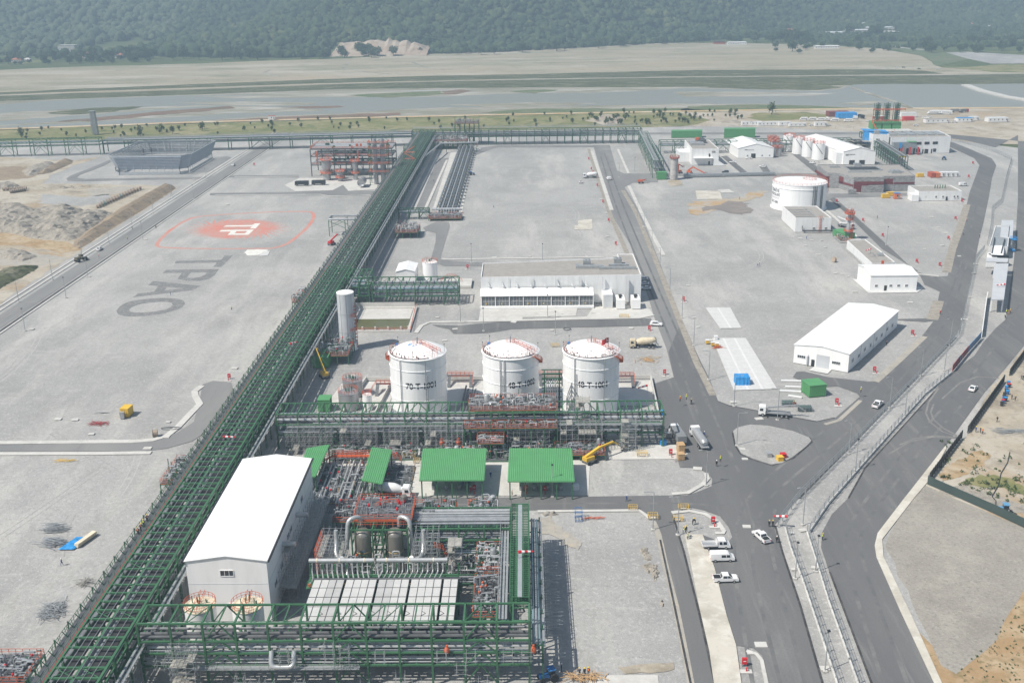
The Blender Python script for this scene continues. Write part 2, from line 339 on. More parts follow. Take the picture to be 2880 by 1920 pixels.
patch('weed_bed',[(2690,1355),(2760,1335),(2830,1340),(2890,1370),(2890,1395),(2820,1372),(2740,1366)],-.1,M_grasst,.9)
patch('weed_bed',[(2640,1330),(2700,1290),(2760,1262),(2790,1280),(2760,1310),(2690,1345),(2650,1355)],-.105,M_orange,.6)
patch('rubble_bed',[(2650,1370),(2720,1360),(2800,1390),(2880,1420),(2900,1440),(2850,1445),(2720,1405),(2640,1390)],-.1,M_rubble,.5)
M_verge=ground_mat('earth_verge_soil',[((.40,.375,.33),),((.33,.315,.285),.3,.45,.62),((.45,.40,.32),.5,.52,.68),((.28,.26,.23),1.2,.55,.7,(1,1,1),.7)],bump=.6,bscale=2)
# asphalt
Z1=-.1
A1=sheet('road',[(-200.8,60),(-200.8,868),(-193,868),(-193,60)],Z1,M_asph2,px=False)
sheet('road',[(1668,408),(1715,408),(1735,478),(1754,522),(1801,596),(1887,820),(1920,902),(2020,1128),(2050,1150),(1900,1300),(1845,1200),(1838,1078),(1895,1060),(1874,980),(1838,886),(1825,841),(1800,770),(1772,686),(1719,604),(1695,498)],Z1,M_asph2)
sheet('road',[(1715,470),(1760,490),(1850,492),(1850,512),(1780,514),(1750,530)],Z1+.02,M_asph2)
JUNC=[(1915,905),(1922,920),(1995,1064),(2020,1128),(2050,1141),(2135,1156),(2297,1186),(2348,1175),(2418,1115),(2410,1105),(2355,1085),(2300,1090),(2230,1060),(2240,1045),(2262,1044),(2330,1060),(2440,1072),(2458,1073),(2518,1018),(2599,937),(2626,902),(2600,905),(2525,900),(2525,897),(2628,894),(2641,830),(2643,820),(2600,800),(2580,760),(2480,700),(2380,600),(2320,550),(2338,548),(2420,620),(2530,720),(2570,760),(2620,778),(2665,776),(2700,653),(2727,541),(2755,465),(2740,445),(2695,424),(2640,400),(2665,395),(2720,416),(2790,446),(2802,465),(2790,500),(2780,560),(2765,630),(2754,672),(2742,734),(2728,799),(2712,869),(2700,922),(2683,950),(2636,1000),(2603,1035),(2390,1260),(2331,1315),(2246,1400),(2180,1473),(2178,1486),(2199,1549),(2249,1698),(2330,1970),(2175,1970),(2163,1920),(2143,1841),(2117,1820),(2070,1814),(2044,1732),(2010,1599),(1976,1503),(2044,1529),(2059,1509),(2050,1483),(2024,1450),(1977,1433),(1938,1425),(1908,1430),(1891,1450),(1898,1483),(1921,1549),(1967,1732),(2010,1920),(2020,1970),(1952,1970),(1941,1920),(1891,1682),(1855,1516),(1846,1466),(1831,1450),(1798,1430),(1772,1430),(1510,1433),(900,1442),(700,1443),(700,1400),(905,1396),(1480,1398),(1880,1392),(1931,1392),(1965,1381),(2001,1366),(2003,1345),(1986,1328),(1965,1315),(1912,1313),(1905,1290),(1885,1240),(1842,1200),(1838,1080),(1895,1060),(1880,990)]
sheet('road',JUNC,Z1+.01,M_asph)
sheet('traffic_island',[(2062,1212),(2075,1202),(2110,1194),(2160,1197),(2230,1212),(2275,1230),(2282,1240),(2268,1255),(2230,1285),(2200,1302),(2170,1306),(2120,1290),(2085,1275),(2070,1250)],Z1+.02,M_gravel,thick=.14)
sheet('road',[(2863,380),(2863,441),(2863,560),(2852,728),(2836,844),(2829,897),(2801,922),(2768,959),(2740,1000),(2675,1048),(2628,1099),(2433,1315),(2385,1400),(2339,1446),(2312,1496),(2309,1539),(2332,1606),(2398,1781),(2450,1920),(2470,1970),(2648,1970),(2627,1920),(2531,1715),(2465,1566),(2460,1533),(2468,1499),(2544,1400),(2560,1380),(2661,1251),(2689,1214),(2768,1104),(2811,1055),(2880,972),(3000,850),(3050,600),(3000,440),(2900,400),(2750,385),(2600,372),(2600,380),(2720,395),(2800,415)],Z1+.005,M_asph)
# kerb along the public road
sheet('kerb_strip',[(2627,1920),(2640,1960),(2668,1960),(2649,1920),(2561,1725),(2485,1566),(2481,1516),(2571,1400),(2609,1355),(2661,1262),(2661,1251),(2560,1380),(2544,1400),(2468,1499),(2460,1533),(2465,1566),(2531,1715)],Z1+.015,M_tanconc,thick=.13)
M_dust=ground_mat('road_dust',[((.20,.197,.19),),((.27,.26,.24),.5,.45,.65)],bump=.1)
for q in([(2692,1226),(2650,1212),(2615,1185),(2604,1160),(2612,1130),(2640,1090)],[(2690,1222),(2655,1204),(2625,1178),(2618,1158),(2626,1135)],[(2695,1230),(2620,1228),(2560,1240),(2500,1275)],[(2700,1229),(2630,1224),(2570,1232),(2530,1250)],[(2810,1062),(2750,1058),(2700,1075),(2650,1120)]):ribbon('dirt_track',q,.55,Z1+.016,M_dust)
# service roads inside the plant
sheet('road',[(-100,1250),(0,1250),(380,1244),(430,1238),(500,1215),(545,1185),(560,1130),(570,1080),(600,1070),(650,1075),(660,1110),(600,1200),(540,1240),(470,1260),(400,1268),(0,1269),(-100,1269)],Z1+.01,M_asph2)
ribbon('kerb',[(-80,1244),(0,1244),(380,1240),(430,1236),(470,1224),(500,1200),(530,1168),(562,1135),(549,1112),(547,1100),(568,1084)],2.0,Z1+.03,M_conc,h=.12)
ribbon('kerb',[(-80,1275),(0,1275),(280,1274),(425,1272)],1.8,Z1+.03,M_conc,h=.12)
sheet('road',[(1190,640),(1230,622),(1262,624),(1265,635),(1240,720),(1240,730),(1330,738),(1780,724),(1780,730),(1360,748),(1250,748),(1210,735),(1225,680),(1226,655),(1195,648)],Z1+.01,M_asph2)
ribbon('kerb',[(1242,727),(1254,729),(1450,726),(1700,722)],1.5,Z1+.03,M_conc,h=.12)
sheet('road',[(1215,913),(1290,915),(1400,905),(1830,895),(1845,915),(1440,925),(1380,935),(1330,938),(1275,938),(1262,925),(1230,918)],Z1+.01,M_asph)
ribbon('kerb',[(1170,935),(1185,915),(1210,905),(1350,903),(1560,898),(1800,893),(1838,885)],1.6,Z1+.03,M_conc,h=.12)
sheet('road',[(1165,590),(1200,595),(1262,445),(1235,445)],Z1+.01,M_asph2)
ribbon('kerb',[(1194,592),(1257,450)],1.6,Z1+.03,M_conc,h=.12)
ribbon('kerb',[(1160,600),(1232,440)],1.2,Z1+.03,M_conc,h=.12)
sheet('road',[(1355,415),(1330,430),(1300,442),(1340,436),(1380,420),(1400,415),(1680,414),(1680,409),(1400,409)],Z1+.01,M_asph2)
sheet('road',[(310,449),(280,462),(240,478),(200,493),(186,502),(190,508),(215,510),(420,505),(590,503),(590,497),(420,500),(240,503),(216,500),(225,492),(290,467),(312,455)],Z1+.01,M_asph2)
sheet('road',[(590,495),(840,492),(840,499),(590,499)],Z1+.01,M_asph2)
sheet('road',[(590,543),(820,540),(940,533),(960,520),(975,521),(970,530),(1060,538),(1060,547),(930,549),(590,549)],Z1+.01,M_asph2)
ribbon('kerb',[(605,549),(900,547),(930,552),(1040,548)],1.2,Z1+.03,M_conc,h=.12)
ribbon('kerb',[(660,498),(700,498),(840,496)],1.2,Z1+.03,M_conc,h=.12)
# service roads of the right block
sheet('road',[(1750,488),(2150,486),(2300,488),(2330,510),(2320,515),(2270,495),(2150,493),(1750,496)],Z1+.012,M_asph2)
sheet('road',[(2028,440),(2044,438),(2105,487),(2085,488)],Z1+.014,M_asph)
sheet('road',[(2135,468),(2155,465),(2170,488),(2150,488)],Z1+.014,M_asph)
sheet('road',[(2226,432),(2240,429),(2300,470),(2300,490),(2285,480)],Z1+.014,M_asph)
sheet('road',[(2300,545),(2560,543),(2560,550),(2420,555),(2340,556),(2325,570)],Z1+.012,M_asph2)
sheet('road',[(2440,372),(2560,372),(2640,380),(2640,386),(2560,380),(2440,378),(1800,378),(1800,373)],Z1+.012,M_asph2)
ribbon('kerb',[(2310,578),(2420,675),(2500,735),(2560,768),(2640,776)],1.6,Z1+.03,M_conc,h=.12)
# kerbs and drains beside the straight roads
for x in(-203.4,-206.2,-190.2):ribbon('kerb',[(x,90),(x,870)],.8,Z1+.02,M_conc,h=.15,px=False)
ribbon('drain',[(-191.6,60),(-191.6,870)],.8,Z1+.02,M_asphedge,px=False)
ribbon('kerb',[(1738,420),(1760,470),(1768,488)],1.6,Z1+.03,M_conc,h=.3)
ribbon('kerb',[(1769,523),(1800,590),(1835,660),(1866,718)],1.8,Z1+.03,M_conc,h=.3)
ribbon('earth_verge',[(1752,535),(1790,600),(1850,745),(1905,885),(1960,1020),(2005,1110)],2.2,Z1+.025,M_rubble)
ribbon('earth_verge',[(1655,418),(1682,500),(1715,600),(1765,715)],2.2,Z1+.025,M_rubble)
ribbon('kerb',[(1665,425),(1690,498),(1720,590)],2.2,Z1+.035,M_conc)
ribbon('earth_verge',[(2720,575),(2700,640),(2678,700),(2662,765)],3.5,Z1+.03,M_rubble)
ribbon('earth_verge',[(2640,845),(2622,898)],4,Z1+.03,M_rubble)
ribbon('earth_verge',[(2600,945),(2520,1020),(2462,1072)],2.2,Z1+.03,M_verge)
ribbon('earth_verge',[(2420,1125),(2360,1180),(2320,1192)],1.2,Z1+.03,M_verge)
ribbon('earth_verge',[(1840,1470),(1852,1500),(1872,1590),(1900,1700),(1930,1850),(1945,1930)],1.3,Z1+.02,M_verge)
sheet('concrete_strip',[(1925,1503),(1976,1503),(2010,1599),(2044,1732),(2070,1814),(2092,1970),(2015,1970),(1995,1830),(1965,1700),(1940,1570)],Z1+.02,M_tanconc,thick=.16)
ribbon('kerb',[(1903,1440),(1940,1436),(1985,1445),(2020,1468),(2036,1492),(2034,1498),(2012,1498)],1.0,Z1+.03,M_conc,h=.15)
ribbon('kerb',[(2100,1828),(2128,1838),(2142,1855),(2160,1940)],.7,Z1+.03,M_conc,h=.15)
ribbon('kerb',[(1512,1437),(1798,1434),(1830,1458)],1.0,Z1+.03,M_conc,h=.15)
ribbon('kerb',[(1890,1388),(1935,1385),(1975,1362),(1990,1345),(1985,1330)],1.2,Z1+.03,M_conc,h=.15)
for q in([(2062,1212),(2110,1192),(2160,1195),(2230,1210),(2278,1230),(2284,1242),(2232,1287),(2172,1308),(2118,1292),(2083,1276),(2067,1250),(2060,1215)],[(2180,1476),(2200,1549),(2250,1698),(2314,1920)],[(2247,1400),(2331,1315),(2604,1035),(2690,948)],[(2334,1606),(2400,1781),(2452,1920)],[(2386,1400),(2433,1315),(2629,1099)],[(1893,1450),(1923,1549),(1969,1732),(2012,1925)],[(1857,1516),(1893,1682),(1943,1920)],[(2019,1127),(2050,1139),(2297,1184),(2348,1173)]):
 ribbon('asphalt_edge',q,.45,Z1+.032,M_asphedge)
 # paved and special ground
sheet('concrete_apron',[(1020,1262),(1905,1250),(1935,1275),(1900,1290),(1660,1292),(1655,1392),(905,1396),(880,1396),(880,1300)],Z1+.02,M_conc)
sheet('concrete_apron',[(1352,868),(1625,860),(1620,888),(1470,892),(1470,902),(1345,905)],Z1+.02,M_conc)
sheet('concrete_apron',[(1670,862),(1800,858),(1828,870),(1838,886),(1800,892),(1560,898),(1560,893),(1650,890)],Z1+.021,M_conc)
sheet('concrete_apron',[(915,1140),(1855,1140),(1830,1070),(1030,1072),(990,1050),(960,1080)],Z1+.02,M_conc)
sheet('concrete_pad',[(1626,620),(1665,616),(1667,646),(1616,646),(1616,634),(1626,634)],Z1+.03,M_tanconc)
sheet('concrete_pad',[(1956,536),(2025,537),(2031,560),(1960,560)],Z1+.03,M_tanconc)
sheet('concrete_pad',[(2017,534),(2050,532),(2066,541),(2030,542)],Z1+.03,M_conc)
M_slab=mat('white_slab',(.57,.57,.56),.8,var=.06,scale=.8)
sheet('white_slab',[(1984,866),(2054,866),(2085,923),(2026,924)],Z1+.03,M_slab,thick=.2)
sheet('white_slab',[(2003,952),(2097,951),(2185,1094),(2064,1098)],Z1+.03,M_slab,thick=.2)
M_slabj=mat('slab_joint',(.66,.66,.65),.8,var=.04)
for a,b_,n,t in(((1984,866,2054,866),(2026,924,2085,923),5,2),((2003,952,2097,951),(2064,1098,2185,1094),9,3)):
 for k in range(1,n):
  u=k/n;ribbon('slab_joint',[(a[0]+(b_[0]-a[0])*u,a[1]+(b_[1]-a[1])*u),(a[2]+(b_[2]-a[2])*u,a[3]+(b_[3]-a[3])*u)],.28,Z1+.236,M_slabj)
 for k in range(1,t):
  u=k/t;ribbon('slab_joint',[(a[0]+(a[2]-a[0])*u,a[1]+(a[3]-a[1])*u),(b_[0]+(b_[2]-b_[0])*u,b_[1]+(b_[3]-b_[1])*u)],.7,Z1+.24,M_slabj)
M_stain=ground_mat('stain_orange',[((.41,.345,.25),),((.43,.28,.13),.06,.45,.62,(.5,1,1)),((.40,.39,.365),.09,.46,.6),((.40,.385,.35),.4,.5,.62,(1,1,1),.7)],bump=.3)
M_stain2=ground_mat('stain_wet',[((.22,.195,.185),),((.27,.24,.22),.1,.45,.65)],bump=.3)
M_pale=ground_mat('pale_road',[((.45,.44,.41),)],bump=0)
ribbon('dirt_track',[(2190,104),(2300,106),(2420,117),(2540,134),(2600,140)],9,-.34,M_pale);ribbon('dirt_track',[(2210,110),(2330,105),(2550,103),(2750,104),(2950,108)],11,-.33,M_pale)
sheet('grass_patch',[(2560,150),(2500,136),(2400,122),(2560,136),(2760,160),(2640,186),(2600,165)],-.4,M_green,wob=(6,40));sheet('gravel_yard',[(2660,148),(2720,146),(2960,160),(2960,178),(2790,180),(2720,165)],-.36,M_gravel)
sheet('grass_patch',[(2680,192),(2800,182),(2960,180),(2960,204),(2800,203)],-.38,M_grasst,wob=(5,30))
for q in([(960,205),(1100,200),(1250,196)],[(980,175),(965,190),(1010,200),(1100,208)],[(1160,175),(1200,190),(1260,196),(1330,185)],[(0,245),(300,235),(560,225),(760,220)],[(1500,205),(1800,195),(2100,190),(2500,190)],[(760,195),(740,205),(790,215)],[(1350,170),(1700,165),(2050,150)]):ribbon('dirt_track',q,5,-.45,M_bar)
sheet('soil_stain',[(1935,575),(1975,562),(2040,560),(2085,552),(2130,536),(2160,538),(2140,552),(2100,562),(2060,580),(2010,595),(1960,605),(1935,595)],Z1+.01,M_stain,wob=(2.4,3.),seed=3)
sheet('soil_stain',[(1975,580),(2000,583),(2020,574),(2055,566),(2095,565),(2105,583),(2118,597),(2090,604),(2045,598),(2010,590),(1985,592)],Z1+.016,M_stain2,wob=(2.,2.6),seed=5)
sheet('concrete_apron',[(560,1930),(1500,1930),(1500,2100),(400,2100)],Z1+.02,M_asph2)
sheet('concrete_apron',[(1650,1898),(1850,1896),(1860,1990),(1650,1990)],Z1+.022,M_conc)
patch('earth_patch',[(1735,1875),(1800,1868),(1895,1862),(1900,1880),(1850,1890),(1760,1892)],Z1+.01,M_sand,.3)
patch('earth_patch',[(1518,1455),(1550,1448),(1590,1490),(1640,1530),(1630,1548),(1560,1505),(1518,1500)],Z1+.008,M_verge,.7)
# spoil and cut soil of the excavation, tyre tracks, wheel dust on the roads
for q,m in(([(-60,640),(40,655),(110,675),(190,680),(230,700),(180,712),(60,690),(-60,690)],M_orange),([(-60,470),(60,468),(120,480),(90,500),(-60,512)],M_earth),([(120,545),(230,555),(300,545),(330,560),(230,580),(110,572)],M_gravel),([(-60,700),(80,708),(200,725),(120,748),(-60,745)],M_verge),([(240,535),(330,525),(390,524),(330,545),(260,552)],M_verge)):sheet('cut_soil',q,-.13,m,wob=(1.3,2.5),seed=len(q)+q[0][1])
M_trk=ground_mat('tyre_track_mat',[((.325,.32,.31),),((.285,.28,.272),.6,.45,.62),((.40,.395,.375),.9,.5,.62)],bump=.5)
M_trl=ground_mat('tyre_track_light',[((.45,.445,.425),),((.39,.385,.37),.6,.42,.58)],bump=.4)
rr=random.Random(44)
for k in range(46):
 if k<26:c=P(rr.uniform(-60,800),rr.uniform(650,1600))
 elif k<36:c=P(rr.uniform(1280,1640),rr.uniform(460,700))
 else:c=P(rr.uniform(1900,2450),rr.uniform(620,1000))
 a=rr.gauss(1.2,.7);cur=rr.uniform(-.025,.025);pts=[c.copy()];L=rr.randint(8,26)
 for i in range(L):a+=cur*2;pts.append(pts[-1]+Vector((math.cos(a),math.sin(a),0))*2)
 for o in(0,1.7):
  b=MB()
  for i in range(L):
   p,q=pts[i],pts[i+1];d=(q-p).normalized();n_=Vector((-d.y,d.x,0));b.quad(*[(v.x,v.y,-.195+.0001*k) for v in(p+n_*(o-.17),q+n_*(o-.17),q+n_*(o+.17),p+n_*(o+.17))])
  if not any(-85<v.x<-62 for v in pts):bo=b.build('tyre_track',M_trk if k%3 else M_trl);bo['kind']='structure'
M_wear=ground_mat('wheel_wear',[((.152,.153,.155),),((.125,.127,.13),.2,.45,.6),((.205,.202,.196),.12,.5,.66)],rough=.85,bump=0)
for q in([(2120,1940),(2080,1700),(2060,1560),(2080,1420),(2180,1320),(2330,1200),(2520,1040),(2640,900),(2700,760),(2750,560)],[(2200,1940),(2140,1700),(2110,1560),(2140,1420),(2240,1330),(2380,1220),(2560,1040),(2670,900),(2720,740)],[(2270,1940),(2190,1640),(2160,1500),(2180,1430)],[(2490,1940),(2400,1650),(2370,1530),(2400,1450),(2500,1320),(2620,1180),(2800,980),(2870,850)],[(2560,1940),(2470,1700),(2420,1560),(2420,1490),(2470,1420),(2600,1250),(2740,1100)],[(1700,430),(1745,560),(1800,690),(1860,830),(1930,990),(2000,1150),(2080,1330)],[(1690,440),(1725,560),(1775,690),(1835,830),(1900,990),(1950,1130),(2000,1260)],[(1100,1418),(1500,1415),(1880,1412),(2040,1420)]):
 Q=[q[0]]
 for _ in range(2):q=[q[0]]+[((a[0]*(1-t)+b[0]*t),(a[1]*(1-t)+b[1]*t)) for a,b in zip(q,q[1:]) for t in(.25,.75)]+[q[-1]]
 ribbon('wheel_wear',q,.8,Z1+.0135,M_wear)
 # ================================================================== forested hills and haze
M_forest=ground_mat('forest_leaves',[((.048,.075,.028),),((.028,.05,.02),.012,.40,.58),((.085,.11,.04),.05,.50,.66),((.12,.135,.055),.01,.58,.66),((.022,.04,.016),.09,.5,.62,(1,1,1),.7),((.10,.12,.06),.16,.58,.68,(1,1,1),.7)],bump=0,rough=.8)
def crown_variants(n,sub=2,cut=-.3):
 out=[]
 for k in range(n):
  bm=bmesh.new();bmesh.ops.create_icosphere(bm,subdivisions=sub,radius=1.)
  bmesh.ops.delete(bm,geom=[f for f in bm.faces if f.calc_center_median().z<cut],context='FACES')
  v=np.array([x.co[:] for x in bm.verts]);f=np.array([[q.index for q in x.verts] for x in bm.faces]);bm.free()
  v=v*(1+RNG.uniform(-.32,.28,(len(v),1)));out.append((v,f))
 return out
M_foresthaze=ground_mat('forest_leaves_hazed',[((.085,.115,.06),),((.06,.085,.045),.012,.40,.58),((.12,.14,.075),.04,.50,.66),((.05,.075,.04),.09,.5,.64,(1,1,1),.6)],bump=0,rough=.8)  # paler leaves: distance haze put into the colour of the far wood
def forest(name,pts,rad,label,m=None):
 var=crown_variants(8);VS=[];FS=[];off=0
 which=RNG.integers(0,8,len(pts));ang=RNG.uniform(0,6.28,len(pts));hs=RNG.uniform(.75,1.25,len(pts))
 for k in range(8):
  ii=np.where(which==k)[0]
  if not len(ii):continue
  v,f=var[k];c,s=np.cos(ang[ii])[:,None],np.sin(ang[ii])[:,None];r=rad[ii][:,None]
  x=(v[:,0][None]*c-v[:,1][None]*s)*r+pts[ii,0][:,None]
  y=(v[:,0][None]*s+v[:,1][None]*c)*r+pts[ii,1][:,None]
  z=v[:,2][None]*r*hs[ii][:,None]+pts[ii,2][:,None]+r*.55
  VS.append(np.stack([x,y,z],-1).reshape(-1,3))
  FS.append((f[None]+(np.arange(len(ii))*len(v))[:,None,None]+off).reshape(-1,3));off+=len(ii)*len(v)
 VS=np.concatenate(VS).astype(np.float32);FS=np.concatenate(FS).astype(np.int32)
 me=bpy.data.meshes.new(name);me.vertices.add(len(VS));me.vertices.foreach_set('co',VS.ravel())
 me.loops.add(FS.size);me.loops.foreach_set('vertex_index',FS.ravel());me.polygons.add(len(FS))
 me.polygons.foreach_set('loop_start',np.arange(0,FS.size,3,dtype=np.int32));me.update();me.materials.append(m or M_forest)
 o=bpy.data.objects.new(name,me);COL.objects.link(o);o['kind']='stuff';tag(o,label,'forest')
 return o
n=60000
px=RNG.uniform(-1300,1900,n);py=RNG.uniform(1500,2750,n)
yb=np.interp(px,_bx,_by);edge=bumps(px,py,160)*30
clear=bumps(px+300,py,300)+.5*bumps(px,py,90)
keep=~((px<-655-(py-1750)*.12)&(py>1850))&(py>yb+edge-8)&(clear<.24)&(np.abs(px/py)<.58)
# keep the settled valley at the right half open
keep&=~((px>480)&(py<2150)&(RNG.uniform(size=n)<.3))
# a bare quarry face low on the hill
qx,qy=PX(1090,140);keep&=~((np.abs(px-qx)<82)&(py<1845))
pts=np.stack([px,py,hgt(px,py)-.6],-1)[keep];rad=np.clip(RNG.lognormal(1.55,.38,len(pts)),2.2,11)
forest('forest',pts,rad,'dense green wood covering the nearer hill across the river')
n=42000
px=RNG.uniform(-2300,1000,n);py=RNG.uniform(1860,4400,n);keep=((px<-640-(py-1750)*.1)|(py>2800))&(bumps(px,py,400)+.5*bumps(px,py,120)<.3)&(np.abs(px/py)<.58)
pts=np.stack([px,py,hgt(px,py)-.6],-1)[keep];rad=RNG.uniform(4.5,11,len(pts))
forest('forest',pts,rad,'pale hazy blue wood on the hill behind the nearer ridge at the left',M_foresthaze)
n=9000
px=RNG.uniform(420,1250,n);py=RNG.uniform(1780,2500,n);keep=(bumps(px,py,200)+.6*bumps(px,py,60)<.12)&(px>380+(2350-py)*.35)&(np.abs(px/py)<.56)
pts=np.stack([px,py,hgt(px,py)-.6],-1)[keep];rad=RNG.uniform(1.8,5.2,len(pts))
forest('forest',pts,rad,'scrub and hedges of the valley floor around the far factory')
# quarry face
qb=MB();rr=random.Random(3)
for k in range(26):
 x=qx-75+k*6;x2=x+6
 def col(x,k):
  hh=21*max(.04,math.sin(math.pi*k/26))**.55*random.Random(k).uniform(.72,1.1);return[(x,1742+random.Random(k+50).uniform(-3,3),-.7),(x,1762,3),(x,1775+hh*.4,3+hh*.7),(x,1790+hh*.5,3+hh),(x,1850,float(hgt(np.array([x]),np.array([1850.]))[0])+1)]
 A_,B_=col(x,k),col(x2,k+1)
 for i in range(4):qb.quad(A_[i],B_[i],B_[i+1],A_[i+1])
o=qb.build('quarry_face',ground_mat('quarry',[((.40,.31,.24),),((.46,.40,.33),.05,.42,.6,(1,1,.4)),((.28,.23,.17),.1,.52,.68)],bump=.8,bscale=.3));o['kind']='structure'
# haze
hz=bpy.data.meshes.new('haze');x0,x1,y0,y1,z0,z1=-5500,5500,-500,6300,-2.0,800
hz.from_pydata([(x,y,z) for z in(z0,z1) for x,y in((x0,y0),(x1,y0),(x1,y1),(x0,y1))],[],[(3,2,1,0),(4,5,6,7),(0,1,5,4),(1,2,6,5),(2,3,7,6),(3,0,4,7)])
ho=bpy.data.objects.new('haze',hz);COL.objects.link(ho);ho['kind']='stuff';tag(ho,'thin pale summer haze over the plant, valley and hills','haze')
mh=bpy.data.materials.new('haze_air');mh.use_nodes=True;_t=mh.node_tree
for nd in list(_t.nodes):
 if nd.type!='OUTPUT_MATERIAL':_t.nodes.remove(nd)
pv=_t.nodes.new('ShaderNodeVolumePrincipled');pv.inputs['Color'].default_value=(.58,.80,1,1);pv.inputs['Density'].default_value=.00033;pv.inputs['Anisotropy'].default_value=0.
_t.links.new(pv.outputs[0],[n for n in _t.nodes if n.type=='OUTPUT_MATERIAL'][0].inputs['Volume'])
hz.materials.append(mh)
# ================================================================== PLANT
S_green=mat('green_steel',(.052,.148,.076),.55,var=.12,scale=.5)
S_dgreen=mat('green_steel_dull',(.035,.105,.06),.6,var=.15,scale=.5)
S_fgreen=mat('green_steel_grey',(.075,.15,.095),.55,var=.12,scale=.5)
S_roof=mat('green_sheet',(.095,.30,.12),.5,var=.05,scale=.4)
S_galv=mat('galvanised',(.40,.42,.43),.42,metal=.35,var=.12,scale=.8)
S_pipe=mat('pipe_grey',(.36,.38,.40),.4,metal=.3,var=.15,scale=.7)
S_pipel=mat('pipe_silver',(.55,.56,.56),.33,metal=.45,var=.1,scale=.7)
S_piped=mat('pipe_dark',(.12,.125,.13),.5,metal=.2,var=.2,scale=.6)
S_pipeb=mat('pipe_blue',(.22,.32,.36),.4,metal=.2,var=.1)
S_red=mat('pipe_red',(.36,.05,.05),.45,var=.1)
S_fire=mat('signal_red',(.55,.02,.03),.5,var=.06)
S_orange=mat('orange_rail',(.56,.115,.045),.5,var=.08)
S_orange2=mat('orange_faded',(.58,.17,.10),.6,var=.12)
S_white=mat('white_cladding',(.85,.85,.84),.45,var=.04,scale=.5,stretch=(1,1,.15),ramp=(.3,.55))
S_wall=mat('white_wall',(.75,.755,.75),.55,var=.07,scale=.7,stretch=(1,1,.12),ramp=(.3,.55))
S_greyw=mat('grey_cladding',(.52,.54,.56),.5,var=.04)
S_dark=mat('dark_opening',(.025,.028,.03),.4,var=0)
S_glass=mat('window_glass',(.04,.05,.06),.12,var=.2,scale=1)
S_tank=mat('white_tank_paint',(.83,.835,.835),.35,var=.055,scale=.7,stretch=(1,1,.08),ramp=(.3,.55))
S_steelv=mat('steel_vessel',(.33,.31,.275),.38,metal=.6,var=.16,scale=.4,stretch=(1,1,.25))
S_insul=mat('insulation_sheet',(.40,.41,.42),.38,metal=.5,var=.08,scale=.4)
S_grate=mat('steel_grating',(.13,.138,.145),.6,metal=.2,var=.15,scale=1.2)
S_plank=mat('scaffold_plank',(.34,.33,.30),.7,var=.2,scale=1)
S_cream=mat('cream_roof',(.70,.62,.47),.7,var=.15,scale=.6)
S_flat=mat('gravel_roof',(.33,.31,.285),.85,var=.10,scale=.5,bump=.2)
S_tarp=mat('blue_tarp',(.03,.27,.62),.55,var=.15,scale=.8,bump=.6,bscale=1.2)
S_yellow=mat('yellow_paint',(.72,.46,.05),.5,var=.08)
S_wood=mat('timber',(.50,.33,.17),.75,var=.15,scale=1.5)
S_lettr=mat('black_lettering',(.02,.02,.025),.6,var=0)
S_blueeq=mat('blue_paint',(.04,.17,.42),.5,var=.1)
S_gasket=mat('dark_gap',(.035,.037,.04),.8,var=.2)
def rail(b,pts,h=1.1,w=.07,step=2.0,mid=True):
 for i in range(len(pts)-1):
  p,q=Vector(pts[i]),Vector(pts[i+1]);L=(q-p).length;n=max(1,int(L/step))
  for k in range(n+(i==len(pts)-2)):
   a=p.lerp(q,k/n);b.beam(a,a+Vector((0,0,h)),w)
  b.beam(p+Vector((0,0,h)),q+Vector((0,0,h)),w)
  if mid:b.beam(p+Vector((0,0,h*.5)),q+Vector((0,0,h*.5)),w*.8)
def bracing(b,p,q,h0,h1,w=.14):
 p,q=Vector(p),Vector(q)
 a,c=Vector((p.x,p.y,h0)),Vector((q.x,q.y,h1));b.beam(a,c,w)
 b.beam(Vector((q.x,q.y,h0)),Vector((p.x,p.y,h1)),w)
def scaffold(name,label,x0,x1,y0,y1,z0,z1,sx=2.,sy=1.2,sz=2.,seed=1,planks=.5):
 rr=random.Random(seed);t=thing(name,((x0+x1)/2,(y0+y1)/2,z0),label,'scaffold');b=MB();d=[]
 nx,ny,nz=max(1,round((x1-x0)/sx)),max(1,round((y1-y0)/sy)),max(1,round((z1-z0)/sz))
 X=[x0+(x1-x0)*i/nx for i in range(nx+1)];Y=[y0+(y1-y0)*i/ny for i in range(ny+1)];Zs=[z0+(z1-z0)*i/nz for i in range(nz+1)]
 for x in X:
  for y in Y:b.beam((x,y,z0),(x,y,z1+rr.uniform(0,1.2)),.06)
 for z in Zs[1:]:
  for y in Y:b.beam((x0-rr.uniform(0,.5),y,z),(x1+rr.uniform(0,.5),y,z),.055)
  for x in X:b.beam((x,y0-rr.uniform(0,.5),z+.06),(x,y1+rr.uniform(0,.5),z+.06),.055)
  for i in range(nx):
   if rr.random()<planks*.7:d.append(MB());d[-1].bx(X[i],y0+.05,z+.09,X[i+1]-.06,y1-.05,z+.15)
 for i in range(nx):
  for k in range(nz):
   if rr.random()<.35:b.beam((X[i],y0,Zs[k]),(X[i+1],y0,Zs[k+1]),.05)
 b.build('tube_frame',S_galv,t)
 for dd in d:dd.build('plank_deck',S_plank,t)
 return t
